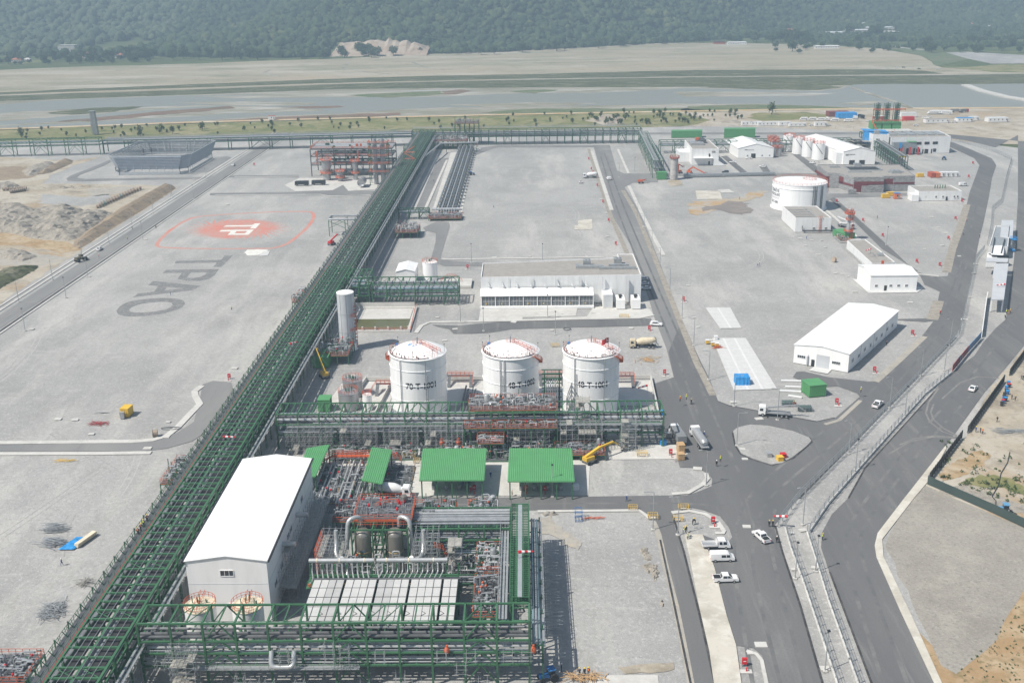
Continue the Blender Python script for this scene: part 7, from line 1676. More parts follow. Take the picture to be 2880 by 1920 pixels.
# machines
def tractor(label,px,py,ang,paint,cabin=True):
 t=thing('tractor',(0,0,0),label,'tractor');b=MB();b.bx(.2,-.4,.8,2.0,.4,1.45);b.bx(-.9,-.7,.7,.3,.7,1.2);b.build('body',paint,t)
 if cabin:MB().bx(-.9,-.7,1.2,.2,.7,2.2).build('cab_glass',V_glass,t);MB().bx(-1.0,-.8,2.2,.35,.8,2.35).build('cab_roof',paint,t)
 for x,r,w_ in((-.6,.8,.45),(1.6,.5,.3)):
  for s in(-1,1):MB().tube([(x,s*.75,r),(x,s*(.75+w_),r)],r,16).build('wheel',V_tyre,t,smooth=True)
 p=P(px,py);t.location=(p.x,p.y,-.09);t.rotation_euler=(0,0,ang);return t
tractor('blue tractor with a cab at the bottom of the lower rack',1545,1908,dg(200),S_blueeq);tractor('blue and white tractor by the dark fence on the sandy yard',2822,1440,dg(170),mat('pale_blue_paint',(.12,.30,.48),.5));tractor('small blue tractor on the gravel beside the finger pipes',1326,492,dg(10),S_blueeq);tractor('blue loader far off before the turbine building',2655,449,dg(60),S_blueeq)
def grader():
 t=thing('road_grader',(0,0,0),'dark road machine working at the edge of the left road','road machine');b=MB();b.bx(-2.6,-1,1,-.2,1,2.2);b.bx(-.4,-.8,2.2,1,.8,3.1);b.bx(1,-.5,1.1,3,.5,1.6);b.build('body',mat('machine_olive',(.10,.09,.06),.6,var=.2),t)
 for x in(-1.9,2.2):
  for s in(-1,1):MB().tube([(x,s*.9,.75),(x,s*1.35,.75)],.75,14).build('wheel',V_tyre,t,smooth=True)
 MB().bx(2.6,-1.9,.3,3,1.9,1.0).build('blade',V_grey,t);p=P(228,734);t.location=(p.x,p.y,-.09);t.rotation_euler=(0,0,dg(60))
grader()
def boom_lift(label,px,py,ang,paint,segs):
 t=thing('boom_lift',(0,0,0),label,'boom lift');b=MB();b.bx(-1.6,-1.1,.5,1.6,1.1,1.0);b.build('chassis',V_grey,t)
 for x in(-1.1,1.1):
  for s in(-1,1):MB().tube([(x,s*.85,.5),(x,s*1.3,.5)],.5,12).build('wheel',V_tyre,t,smooth=True)
 b=MB();b.bx(-1.8,-.9,1.0,1.0,.9,2.0);b.build('turret',paint,t);b=MB()
 for p,q,w_ in segs:b.beam(p,q,w_)
 b.build('boom',paint,t);e=segs[-1][1];b=MB();rail(b,[(e[0],e[1]-.9,e[2]-.3),(e[0]+1.,e[1]-.9,e[2]-.3),(e[0]+1.,e[1]+.9,e[2]-.3),(e[0],e[1]+.9,e[2]-.3),(e[0],e[1]-.9,e[2]-.3)],1.1,.07,1);b.bx(e[0],e[1]-.9,e[2]-.4,e[0]+1,e[1]+.9,e[2]-.3);b.build('basket',V_grey,t)
 p=P(px,py);t.location=(p.x,p.y,-.09);t.rotation_euler=(0,0,ang);return t
boom_lift('yellow boom lift under the diagonal rack with its boom raised high',912,1060,dg(120),S_yellow,[((-1,0,2),(1.5,0,4),.5),((1.5,0,4),(6,0,8),.36)])
boom_lift('yellow boom lift beside the larger green shelter, arm reaching low to the tank rack',1658,1300,dg(38),S_yellow,[((-1.4,0,2),(3.5,0,3.4),.7),((3.5,0,3.4),(8.2,0,3.6),.5),((8.2,0,3.6),(10,0,2.4),.4)])
boom_lift('orange boom lift standing upright behind the scaffolded column',1911,487,dg(30),S_orange,[((-1,0,2),(-1,0,6),.6),((-1,0,6),(2.4,0,4),.5)])
boom_lift('orange boom lift with its arm dropping over the grey pipe bridge',1940,489,dg(-35),S_orange,[((-1.4,0,2),(2,0,4.6),.8),((2,0,4.6),(10.5,0,1.4),.6)])
boom_lift('small orange lift on the side road near the green shed',1802,515,dg(5),S_orange,[((-2,0,1.8),(2.6,0,2.0),.7)])
boom_lift('red lift arm propped against the far diagonal rack',933,688,dg(60),S_fire,[((-1,0,2),(4.5,0,4.2),.5)])
def scissor(label,px,py):
 p=P(px,py);t=thing('scissor_lift',(p.x,p.y,-.09),label,'scissor lift');x,y=p.x,p.y;MB().bx(x-.7,y-1.5,.3,x+.7,y+1.5,1.0).build('chassis',S_tarp,t);b=MB()
 for k in range(4):
  for s in(-.6,.6):b.beam((x+s,y-1.2,1+k*1.1),(x+s,y+1.2,2.1+k*1.1),.12);b.beam((x+s,y+1.2,1+k*1.1),(x+s,y-1.2,2.1+k*1.1),.12)
 b.build('scissor_arms',V_silver,t);b=MB();b.bx(x-1,y-1.6,5.4,x+1,y+1.6,5.55);rail(b,[(x-1,y-1.6,5.5),(x+1,y-1.6,5.5),(x+1,y+1.6,5.5),(x-1,y+1.6,5.5),(x-1,y-1.6,5.5)],1.1,.08,1);b.build('work_platform',S_tarp,t)
scissor('blue scissor lift raised beside the gatehouse roof',2846,706)
# ================================================================== cabins, boxes, bins
def cabin(name,label,px,py,L,D,H,ang,m,cat='cabin',roofm=None,win=0,z=-.1,group=None):
 t=thing(name,(0,0,0),label,cat,group);MB().bx(-L/2,-D/2,.1,L/2,D/2,H).build('body',m,t);MB().bx(-L/2-.08,-D/2-.08,H+.005,L/2+.08,D/2+.08,H+.12).build('roof',roofm or m,t)
 for k in range(win):x=-L/2+L*(k+.5)/win;MB().bx(x-.35,-D/2-.03,H*.45,x+.35,-D/2-.005,H*.78).build('window',V_glass,t)
 if win:MB().bx(L/2-1.2,-D/2-.04,.12,L/2-.4,-D/2-.005,H*.75).build('door',V_grey,t)
 else:
  b=MB()
  for k in range(int(L/.5)):b.bx(-L/2+.2+k*.5,-D/2-.05,.15,-L/2+.4+k*.5,-D/2-.004,H-.05)
  b.build('wall_rib',m,t)
 p=P(px,py);t.location=(p.x,p.y,z);t.rotation_euler=(0,0,ang);return t
def tarp_box(label,px,py,L,D,H):
 p=P(px,py);b=MB();rr=random.Random(int(px));n=9;G_={}
 def pt(u,v):
  k=(u,v)
  if k not in G_:G_[k]=(p.x+(u/n-.5)*L+rr.uniform(-.06,.06),p.y+(v/n-.5)*D+rr.uniform(-.06,.06),(H+rr.uniform(-.12,.05)))
  return G_[k]
 for i in range(n):
  for j in range(n):b.quad(pt(i,j),pt(i+1,j),pt(i+1,j+1),pt(i,j+1))
 edge=[(i,0) for i in range(n)]+[(n,j) for j in range(n)]+[(n-i,n) for i in range(n)]+[(0,n-j) for j in range(n)];lo=[]
 for k,e in enumerate(edge):q=pt(*e);lo.append((q[0]+(q[0]-p.x)*.03+rr.uniform(-.12,.12),q[1]+(q[1]-p.y)*.03+rr.uniform(-.12,.12),.02))
 for k in range(len(edge)):k2=(k+1)%len(edge);b.quad(pt(*edge[k]),lo[k],lo[k2],pt(*edge[k2]))
 t=b.build('tarped_load',S_tarp);tag(t,label,'tarped load');return t
tarp_box('load wrapped in a blue tarpaulin at the end of the white slab',2086,1078,4.2,3.6,2.7);
M_cont=mat('container_red',(.42,.09,.05),.55,var=.08);M_conto=mat('container_orange',(.62,.18,.08),.55,var=.08)
cabin('container','dark red shipping container beside the orange one',2619,497,2.6,6.2,2.7,dg(2),M_cont,'container');cabin('container','orange shipping container between the red one and white cabins',2633,497,2.6,6.2,2.7,dg(2),M_conto,'container')
for k in range(4):cabin('site_cabin',['white site cabin next to the orange container','second white site cabin from the orange container','third white site cabin from the orange container','white site cabin at the end away from the containers'][k],2649+k*13,495,2.4,4,2.5,dg(2),V_white,win=1)
cabin('kiosk','small orange kiosk with a white door and blue roof by the road',2521,558,3.2,3,3,0,M_conto,'kiosk',S_blueeq,1)
for x,y,lab in((2489,556,'yellow generator on the road edge left of the orange kiosk'),(2504,550,'smaller yellow machine just behind the roadside generator'),(2587,497,'yellow generator left of the shipping containers'),(2537,442,'yellow generator below the red pillars')):cabin('generator',lab,x,y,4.0,2.0,2.0,dg(5),S_yellow,'generator')
cabin('generator','tall yellow generator standing among cables on the left gravel',358,1166,2.4,3.4,2.6,dg(-6),S_yellow,'generator');cabin('cabinet','pale blue cabinet in front of the tall yellow generator',345,1176,1.2,.9,2,0,V_silver,'cabinet')
cabin('crate','large tan timber crate behind the grey-loaded lorry',1914,1270,1.7,2.2,2.4,dg(8),S_wood,'crate');cabin('crate','smaller tan timber crate at the end of the stack',1914,1290,1.7,1.7,1.7,dg(8),S_wood,'crate')
for x,y,w_,m,lab in((2193,1294,1.5,S_yellow,'yellow skip on the traffic island'),(2202,1286,1.3,S_fire,'red skip behind the yellow one on the island'),(2162,1284,1.3,V_silver,'grey mesh bin on the traffic island')):cabin('skip',lab,x,y,w_,w_,1.2,dg(10),m,'skip')
for x,y,m,lab in((1857,1166,S_tarp,'blue box beside the dike wall walkway'),(1865,1250,S_tarp,'blue box on the apron at the end of the tank rack'),(1880,1228,V_silver,'grey box above the blue box on the apron'),(1619,1376,V_white,'small white cabinet by the corner post of the larger shelter')):cabin('box',lab,x,y,1.5,1.2,1.3,dg(15),m,'box')
for x,y,L,D,H,m,r,w_,lab in((2710,342,13,6,3.2,V_white,S_tarp,4,'far site cabin with a blue roof'),(2633,345,20,6,3.2,V_white,S_flat,5,'long pale far site cabin with a flat roof'),(2802,342,17,7,3.4,V_white,V_white,5,'far white workshop cabin at the right of the yard'),(2738,338,7,5,3,V_white,V_white,2,'small far white cabin between the bigger ones'),(2553,328,14,5,3.5,V_white,V_white,0,'long blank white box behind the lattice stacks'),(2100,352,9,3.5,2.9,V_white,V_white,3,'white cabin at the start of the cabin row by the fence'),(2126,352,9,3.5,2.9,V_white,V_white,3,'second white cabin of the row by the fence'),(2162,353,19,3.5,2.9,V_white,V_white,6,'long white cabin in the row by the fence'),(2206,353,10,4,3.1,V_white,V_white,2,'white cabin with an open awning in the row'),(2242,355,14,3.5,2.4,V_white,V_white,4,'low white cabin near the row end'),(2307,355,10,4,3.2,V_white,V_white,3,'white cabin standing alone at the row end'),(2355,326,18,9,4,mat('maroon_sheet',(.22,.07,.06),.6),None,0,'dark red shed beside the blue tarped cabin'),(2475,336,12,4,3,M_cont,V_white,0,'red store box with a white roof near the lattice stacks'),(2554,338,9,4,3,S_fire,None,0,'bright red box behind the green engine block'),(765,337,6,4,3.5,V_white,M_cont,1,'lone small hut on the dirt road before the river')):cabin('site_cabin',lab,x,y,L,D,H,dg(4),m,'cabin',r,w_)
tarp_box('cabin covered by a sagging blue tarpaulin by the minibuses',2379,331,16,9,4.5)
# gas bottle cages and beams near the green cabin
for x,y,lab in((2218,1139,'rack of grey gas bottles nearer the crane lorry'),(2264,1153,'rack of grey gas bottles below the green cabin')):
 p=P(x,y);t=thing('bottle_cage',(p.x,p.y,-.1),lab,'gas bottles');b=MB()
 for i in range(9):
  for j in range(4):b.lathe(p.x-1.8+i*.42,p.y-.8+j*.45,[(.17,0),(.17,1.3),(.06,1.5)],8)
 b.build('bottles',mat('bottle_green',(.10,.15,.15),.5),t);b=MB();rail(b,[(p.x-2.1,p.y-1.1,0),(p.x+1.9,p.y-1.1,0),(p.x+1.9,p.y+1,0),(p.x-2.1,p.y+1,0),(p.x-2.1,p.y-1.1,0)],1.2,.06,1);b.build('cage',S_pipe,t)
for k,(x,y,L,a,lab) in enumerate(((2225,1071,6,-6,'long white beam lying farthest from the gas bottles'),(2232,1088,5,-8,'white beam in the middle of the pile by the green cabin'),(2222,1100,6.5,-10,'white beam nearest the crane lorry'),(2236,1115,4,-25,'short white beam above the gas bottles'))):
 p=P(x,y);b=MB();b.box((p.x,p.y,.1),(L,.8,.35),dg(a));tag(b.build('concrete_beam',V_white),lab,'beam')
 # stack of stuff at the lower left
def heap_bars(name,label,cat,px,py,w_,d_,h_,n,m,seed,align=None,L=(1.5,4)):
 p=P(px,py);b=MB();rr=random.Random(seed)
 for k in range(n):
  x,y,z=p.x+rr.gauss(0,w_/3),p.y+rr.gauss(0,d_/3),rr.uniform(0,h_)*max(.2,1-abs(rr.gauss(0,.5)));a=(align if align is not None else rr.uniform(0,3.14))+rr.gauss(0,.12);l=rr.uniform(*L);c=Vector((math.cos(a),math.sin(a),rr.uniform(-.08,.08)))*l/2;b.beam(Vector((x,y,z+.08))-c,Vector((x,y,z+.08))+c,rr.uniform(.06,.14),.06)
 return tag(b.build(name,m),label,cat)
heap_bars('scaffold_stack','neat stack of scaffold frames beside the blue tarpaulin','stack',152,1490,3.2,2,1.3,90,S_galv,1,.1);heap_bars('scaffold_stack','second pile of scaffold tubes below the first, left of the tarpaulin','stack',150,1528,3,2.4,1.2,90,S_pipe,2,-.3)
heap_bars('scrap_heap','tangled grey heap of scrap tubes beside the diagonal rack','scrap',150,1716,3.4,4.2,.9,130,S_galv,3);heap_bars('scrap_heap','loose debris and rods on the gravel near the rack walkway','scrap',236,1640,1.6,1.6,.8,26,S_plank,4)
heap_bars('timber_heap','yellow timbers lying on the gravel below the cul-de-sac road','timber',182,1295,3.5,.8,.4,16,S_yellow,5,.1,(1,2.6));heap_bars('cable_heap','red cables strewn beside the tall yellow generator','cable',278,1190,4.5,2.2,.15,40,S_red,6,None,(1,3));heap_bars('pipe_pile','short dark pipes stacked on the left gravel edge','pipes',285,1160,2.5,.8,.4,14,S_slat,16,.2)
heap_bars('steel_pile','pile of grey steel sections on the sandy yard at the right edge','stack',2845,1215,6,3,.7,60,S_galv,7,-.2);heap_bars('timber_heap','splintered timber scattered by the cream mixer','timber',1822,1012,5,4,.2,40,S_wood,8);heap_bars('frame_stack','orange frames piled on the white slab','stack',2018,979,2.4,1.1,.9,34,S_orange,9,0,(1,2));heap_bars('timber_heap','tan planks and rubbish beside the blue tractor','timber',1640,1906,6,1.6,.9,70,S_wood,10,None,(1,3));heap_bars('pipe_pile','orange pipes beside the blue steel cage on the gravel','pipes',1665,1457,2.6,.5,.3,12,S_orange2,11,0,(2,3));heap_bars('steel_pile','grey rubble bags and parts before the turbine building','rubble',2590,450,14,8,.9,50,S_slat,12);heap_bars('steel_pile','dark scrap scattered across the left sand yard','scrap',195,528,26,9,.7,60,S_piped,13)
b=MB();rr=random.Random(9);p=P(204,1525)
G_=[[(p.x-2+i*.5+j*.28,p.y-3.2+j*.8,.12+.5*rr.random()*(0<i<7)*(0<j<7)) for i in range(8)] for j in range(8)]
for j in range(7):
 for i in range(7):b.quad(G_[j][i],G_[j][i+1],G_[j+1][i+1],G_[j+1][i])
tag(b.build('tarpaulin',S_tarp,smooth=True),'crumpled blue tarpaulin lying flat on the left gravel','tarpaulin')
p=P(240,1520);b=MB()
for k in range(3):b.box((p.x+k*.1,p.y,.12+k*.33),(1.1,6.2,.3),dg(-18))
tag(b.build('panel_bundle',S_cream),'bundle of cream panels beside the crumpled blue tarpaulin','panels')
t=thing('steel_cage',tuple(P(1627,1458)),'blue steel cage standing on the gravel by the road','steel cage');p=P(1627,1458);b=MB()
for z in(.1,1.2,2.3):rail(b,[(p.x-.8,p.y-1.2,z-.5),(p.x+.8,p.y-1.2,z-.5),(p.x+.8,p.y+1.2,z-.5),(p.x-.8,p.y+1.2,z-.5),(p.x-.8,p.y-1.2,z-.5)],.6,.07,1.2)
b.build('frame',S_blueeq,t)
# cable drums
def drum(m,r=1.1,w_=1.3):
 t=thing('cable_drum',(0,0,0),None,'cable drum')
 for s in(-1,1):MB().tube([(s*w_/2,0,r),(s*(w_/2-.1),0,r)],r,18).build('flange',m,t)
 MB().tube([(-w_/2+.1,0,r),(w_/2-.1,0,r)],r*.86,16).build('winding',mat('drum_wood',(.33,.27,.22),.8,var=.2,scale=1),t);return t
M_dw=mat('drum_flange',(.42,.34,.27),.8,var=.15,scale=1);M_teal=mat('drum_teal',(.06,.28,.29),.6,var=.1)
d0=drum(M_dw);d1=drum(M_teal);u1=u2=False
def put_drum(px,py,ang,teal,label,grp,first=[None,None],z=-.1):
 s=1 if teal else 0;src=(d0,d1)[s];p=P(px,py)
 if first[s] is None:first[s]=1;src.location=(p.x,p.y,z);src.rotation_euler=(0,0,ang);src['label']=label;src['group']=grp;return src
 return dup(src,(p.x,p.y,z),ang,label,grp)
for k in range(17):
 u=k/16;x,y=275+(395-275)*u,585+(533-585)*u
 put_drum(x,y,dg(25),2<=k<=3 or k==9,'teal wrapped cable drum in the double row on the sand' if 2<=k<=3 or k==9 else 'weathered wooden cable drum in the near line of the double row','cable drums in the long row')
 if k<13:put_drum(x+12,y-9,dg(25),False,'weathered wooden cable drum in the back line of the double row','cable drums in the long row')
for k in range(8):
 put_drum(32+k*5.5,543-k*.9,dg(15),False,'wooden cable drum in the small cluster at the left edge, front line','cable drums at the left edge')
 if k<7:put_drum(12+k*10,536-k*.6,dg(15),False,'wooden cable drum in the small cluster at the left edge, back line','cable drums at the left edge')
r=put_drum(437,1226,dg(15),False,'single pale cable drum beside the kerb of the cul-de-sac road','single drums');r=put_drum(1792*0+2345,736,dg(40),False,'single cable drum on the gravel by the low block','single drums')
b=MB();p=P(475,1205)
for k in range(3):b.tube([(p.x+(1.1+.2*k)*math.cos(a)*2+k*.4,p.y+(.7+.1*k)*math.sin(a),.06+.05*k) for a in np.linspace(0,6.0,16)],.06,5)
tag(b.build('cable_coil',S_piped),'loops of dark cable behind the single pale drum','cable')
b=MB();p=P(1595,926)
for k in range(3):b.tube([(p.x+1.3*math.cos(a),p.y+1.3*math.sin(a),.08+.1*k) for a in np.linspace(0,6.28,18)],.07,5)
tag(b.build('cable_coil',S_piped),'coil of dark hose on the gravel behind the second tank','hose')
# coloured barrels, yellow barriers, boxes on the slab
for k in range(10):
 u=k/9;x,y=2836-16*u+(4*math.sin(k*2)),1082+58*u;p=P(x,y);m=(S_tarp,S_fire,S_tarp,S_blueeq,S_tarp,V_dark,V_dark,S_tarp,S_fire,V_dark)[k];col=('blue','red','blue','dark blue','blue','black','black','blue','red','black')[k]
 t=thing('waste_bin',(p.x,p.y,-.14),['first','second','third','fourth','fifth','sixth','seventh','eighth','ninth','last'][k]+' bin of the curved row on the sandy yard, '+col+' lid','bin','row of coloured bins');MB().lathe(p.x,p.y,[(.42,0),(.5,1.1)],10).build('body',V_dark if k%2 else S_blueeq,t);MB().lathe(p.x,p.y,[(.54,1.1),(.54,1.22),(.01,1.3)],10).build('lid',m,t)
def barrier(px,py,w_,d_,label,z=-.09):
 p=P(px,py);t=thing('barrier',(p.x,p.y,z),label,'barrier');b=MB();rail(b,[(p.x-w_/2,p.y-d_/2,0),(p.x+w_/2,p.y-d_/2,0),(p.x+w_/2,p.y+d_/2,0),(p.x-w_/2,p.y+d_/2,0),(p.x-w_/2,p.y-d_/2,0)],1.1,.07,.5);b.build('railing',S_yellow,t);MB().bx(p.x-w_*.3,p.y-d_*.3,0,p.x+w_*.3,p.y+d_*.3,.15).build('pit_cover',M_conc,t)
for q in((1780,1432,2,1,'yellow barrier at the kerb corner beside the crossing road'),(1836,1456,2.2,1.6,'yellow barrier around a pit under the tall lamp post'),(1922,1430,2.4,1,'yellow barrier on the paved island by the crossing'),(1906,1462,2,1.2,'yellow barrier around a square pit on the paved island'),(1806,1280,2.6,1.6,'yellow barrier round a pit on the apron of the tank rack'),(1150,1284,3.6,2,'yellow barrier round a pit between the green shelters'),(1172,1300,1.6,1.2,'small yellow barrier just below the larger pit barrier'),(1755,892,3.2,1.2,'yellow barrier lying before the boxed transformers'),(1560,974,2.6,.6,'yellow barrier lying behind the second tank')):barrier(*q)
for x,y,m,lab in((1989,966,S_yellow,'yellow caged tank on the slab, left one'),(2004,972,S_yellow,'yellow caged tank on the slab, middle one'),(2016,975,S_yellow,'smaller yellow caged tank on the slab'),(2013,955,V_white,'white caged tank at the top edge of the slab')):cabin('caged_tank',lab,x,y,1.1,1.1,1.2,0,m,'tank',V_white,0,.1)
# red hydrant cabinets
def hydrant():
 t=thing('hydrant_cabinet',(0,0,0),None,'hydrant cabinet');MB().bx(-.45,-.25,.5,.45,.25,1.7).build('cabinet',S_fire,t);b=MB();b.bx(-.4,-.15,0,-.3,.15,.5);b.bx(.3,-.15,0,.4,.15,.5);b.build('leg',V_grey,t);MB().bx(-.25,-.262,1.1,.25,-.252,1.25).build('notice',V_white,t)
 MB().lathe(.1,-1.6,[(.12,0),(.12,.7),(.2,.75),(.01,.95)],8).build('hydrant',S_fire,t);MB().bx(-1.1,-2.2,0,1.1,-1.1,.06).build('base_slab',M_conc,t);return t
H_=None
for x,y,lab in((1656,449,'beside the far drain of the middle road, farthest one'),(1663,477,'left of the middle road above the blue box'),(1668,487,'left of the middle road near the far mixer truck'),(1680,524,'left of the middle road just below the far mixer'),(1696,570,'left of the middle road beside the pale drain'),(1712,622,'left of the middle road near the tan slab'),(1732,688,'left of the middle road behind the bay hall'),(1315,754,'at the corner of the bay hall by the concrete basin'),(1826,928,'at the kerb corner by the off-road car'),(1869,1052,'by the dike right of the third tank'),(1886,1278,'on the apron edge near the timber crates'),(1532,1382,'at the front corner post between the large shelters'),(1480,1380,'in front of the large shelter with workers'),(1334,1380,'in front of the first large shelter'),(2005,1470,'on the paved island by the crossing'),(2093,1870,'at the bottom edge near the white pit'),(1922,845,'on the gravel at the left of the slabs'),(2353,568,'on the gravel near the stone office'),(2427,622,'first along the kerb below the stone office'),(2482,665,'halfway along the kerb beside the low block'),(2578,738,'near the end of the kerb behind the store hall'),(2643,748,'by the concrete covers at the road corner'),(2667,673,'left of the curved road, level with the gatehouse'),(2687,617,'left of the curved road above the gatehouse'),(2705,568,'at the corner of the white lodge'),(2724,499,'right of the white cabins'),(2736,461,'left of the bend in front of the turbine building'),(2566,940,'beside the long workshop hall, farther one'),(2459,1044,'beside the long workshop hall, nearer one'),(2353,1134,'below the green cabin at the road edge'),(645,1064,'by the diagonal rack near the cul-de-sac'),(715,465,'at the edge of the left road by the fenced flare'),(1342,410,'beneath the far crossing rack')):
 p=P(x,y)
 if H_ is None:H_=hydrant();H_.location=(p.x,p.y,-.1);H_['label']='red hydrant cabinet '+lab;H_['group']='red hydrant cabinets'
 else:dup(H_,(p.x,p.y,-.1),0,'red hydrant cabinet '+lab)
 # pale concrete covers lying about
COV=[(163,1178),(212,1180),(257,1220),(467,1228),(415,1260),(473,1186),(660,1035),(2230,666),(2267,660),(2250,670),(2283,676),(2265,690),(2321,695),(2311,676),(2301,716),(2350,768),(2370,770),(2385,778),(1935,802),(1952,893),(1964,919),(1998,956),(2404,820),(1705,600),(1780,578),(1811,637),(1851,711),(1690,560),(1708,665),(1490,720),(1650,720),(1730,720),(1390,724),(1230,892),(1150,918),(1300,905),(1445,905),(1552,928),(1775,922),(1668,880),(990,965),(1280,925),(1250,957),(2135,1177),(2062,1130),(2088,1262),(2095,1290),(1962,1317),(2226,1498),(2232,1600),(2320,1878),(2258,1490),(2290,1595),(2100,1480),(1900,1440),(2110,1835),(2140,1812),(2698,720),(2745,742),(2740,768),(2728,835),(2712,898),(2560,850),(2650,690),(2640,640),(2620,610),(2660,655),(2600,700),(1500,815),(1510,860),(1570,888),(250,778),(408,673),(90,925),(545,505),(700,480),(640,575)]
C0=None;CL='small pale concrete cover slab lying loose on the gravel'
for k,(x,y) in enumerate(COV):
 p=P(x,y);z=-.09+.004*(k%3)
 if C0 is None:C0=MB().bx(-1.0,-.7,0,1.0,.7,.22).build('cover_slab',M_conc,org=(0,0,0));C0 .location=(p.x,p.y,z);tag(C0,CL,'cover slab','loose pale cover slabs')
 else:r=dup(C0,(p.x,p.y,z),random.uniform(-.3,.3));s=random.uniform(.5,1.15);r.scale=(s,s,1)
 # ================================================================== lamps, fences, windsocks
def lamp(h,arm):
 t=thing('street_lamp',(0,0,0),None,'street lamp');MB().tube([(0,0,0),(0,0,h)],[.13,.08],8).build('pole',S_galv,t,smooth=True);MB().bx(-.4,-.4,0,.4,.4,.25).build('footing',M_conc,t)
 if arm:b=MB();b.beam((0,0,h),(-1.6,0,h+.25),.1);b.build('arm',S_galv,t);MB().box((-1.9,0,h+.27),(.8,.3,.12)).build('lamp_head',V_silver,t)
 else:MB().box((0,0,h+.1),(.5,.5,.25)).build('lamp_head',V_dark,t)
 return t
LP={}
def put_lamp(px,py,lab,h=9.5,arm=True,ang=0.,grp='street lamps'):
 k=(h,arm);p=P(px,py)
 if k not in LP:LP[k]=lamp(h,arm);r=LP[k];r.location=(p.x,p.y,-.1);r.rotation_euler=(0,0,ang);r['label']=lab;r['group']=grp
 else:r=dup(LP[k],(p.x,p.y,-.1),ang,lab,grp)
for k,(x,y) in enumerate(((2258,1474),(2387,1275),(2502,1146),(2590,1056),(2671,971))):put_lamp(x,y,['street lamp at the start of the fenced verge by the windsock','second street lamp of the fenced verge along the curved road','street lamp of the verge level with the pickup on the curved road','street lamp of the verge beside the workshop hall corner','street lamp of the verge closest to the banner'][k],ang=dg(20))
for k,(x,y) in enumerate(((2320,1885),(2236,1625),(2294,1605),(2406,1320),(2545,1164),(2656,1041))):put_lamp(x,y,['slim pole between the fences at the bottom edge','slim pole beside the fence below the windsock','slim pole between the two fences below the windsock','slim pole between the fences above the windsock','slim pole between the fences opposite the saloon car','slim pole between the fences near the banner'][k],8.5,False)
for k,(x,y) in enumerate(((2072,1252),(1986,1364),(1906,1503),(1836,1488),(2064,1141),(1993,1067),(1951,970),(2186,1180))):put_lamp(x,y,['street lamp on the edge of the traffic island','street lamp on the rounded kerb corner by the apron','street lamp beside the narrow service road, island side','street lamp beside the narrow service road, gravel side','street lamp at the kerb below the blue tarped load','street lamp on the verge beside the long white slab','street lamp on the verge above the long white slab','street lamp rising over the crane lorry arm'][k],ang=dg(170) if k in(0,4) else dg(5))
for k,(x,y) in enumerate(((1741,498),(1793,612),(1811,653),(1833,702),(1856,753),(1884,816),(1918,893))):put_lamp(x,y,'street lamp right of the middle road, '+['by the side road','second from the side road','third from the side road','level with the hall corner','opposite the parked cars','below the parked cars','nearest the slabs'][k],9.,True,dg(0))
for k,(x,y) in enumerate(((53,849),(148,786),(232,730),(307,684),(372,642),(431,602),(484,557))):put_lamp(x,y,'street lamp left of the left road, '+['nearest the frame edge','second from the frame edge','beside the grader','above the grader','halfway along the rubble bank','at the end of the rubble bank','near the crossroads'][k],9.,True,dg(180))
for k,(x,y) in enumerate(((71,930),(186,837),(247,778),(402,673),(545,560),(580,512))):put_lamp(x,y,'slim mast right of the left road, '+['nearest the frame edge','second from the frame edge','level with the white car','left of the red emblem','above the red emblem','at the crossroads'][k],8.5,False)
for k,(x,y) in enumerate(((1553,1395),(1360,930),(1562,940),(1540,890),(1295,905),(1785,480),(1526,738),(1326,738),(2300,495),(2510,545),(2493,688),(2395,640))):put_lamp(x,y,'slim mast '+['in front of the larger green shelter','behind the first white tank','behind the second white tank','in front of the bay hall','near the grey turning lane','by the side road of the middle road','behind the flat roof of the bay hall','at the back corner of the basin','at the corner of the stone office','beside the orange kiosk','along the kerb beside the low block','behind the pump lorry'][k],8.5,False)
def fence(label,pts,h,step,m,panel=None,base=None,postw=.16,lines=3,px=True):
 q=[P(*p) if px else Vector((*p,0)) for p in pts];t=thing('fence',tuple(q[0]),label,'fence');pm=None;n_p=0;b=MB();pn=MB();bs=MB()
 for i in range(len(q)-1):
  a,c=q[i],q[i+1];L=(c-a).length;n=max(1,int(L/step))
  for k in range(n):
   p=a.lerp(c,k/n)
   if pm is None:pm=MB().beam(p,p+Vector((0,0,h)),postw).build('post',m,t);p0=p
   elif n_p<96:o=pm.copy();COL.objects.link(o);o.location=p-p0
   n_p+=1
  for k in range(lines):z=Vector((0,0,h*(k+1)/lines));b.beam(a+z,c+z,.05)
  if panel:
   for k in range(int(L/.5)):p=a.lerp(c,k/(L/.5));b.beam(p+Vector((0,0,.1)),p+Vector((0,0,h)),.025)
  if base:bs.beam(a+Vector((0,0,.2)),c+Vector((0,0,.2)),.35,.5)
 b.build('wire',m,t)
 if base:bs.build('base_wall',M_kerb,t)
 return t
fence('dark steel mesh fence along the curved road, following the street lamps',[(2188,1480),(2250,1400),(2390,1262),(2606,1040),(2697,944),(2712,880),(2726,815),(2745,730),(2770,700)],2.5,3.0,S_louv,True)
fence('pale mesh fence on a concrete base along the public road up to the banner',[(2277,1494),(2330,1416),(2440,1290),(2600,1110),(2676,1048)],2.2,3.2,S_galv,True,True)
fence('pale mesh fence on a concrete base below the windsock, road junction side',[(2208,1486),(2225,1545),(2260,1640),(2300,1760),(2350,1910),(2365,1960)],2.4,2.6,S_galv,True,True)
fence('pale mesh fence on a concrete base below the windsock, public road side',[(2270,1498),(2290,1560),(2330,1690),(2380,1830),(2412,1920),(2430,1970)],2.2,3.0,S_galv,True,True)
fence('steel fence from the gatehouse up to the bend before the turbine building',[(2776,690),(2786,640),(2790,590),(2815,570),(2830,500),(2845,450),(2790,425),(2700,400),(2640,390)],2.4,3.5,S_louv,True)
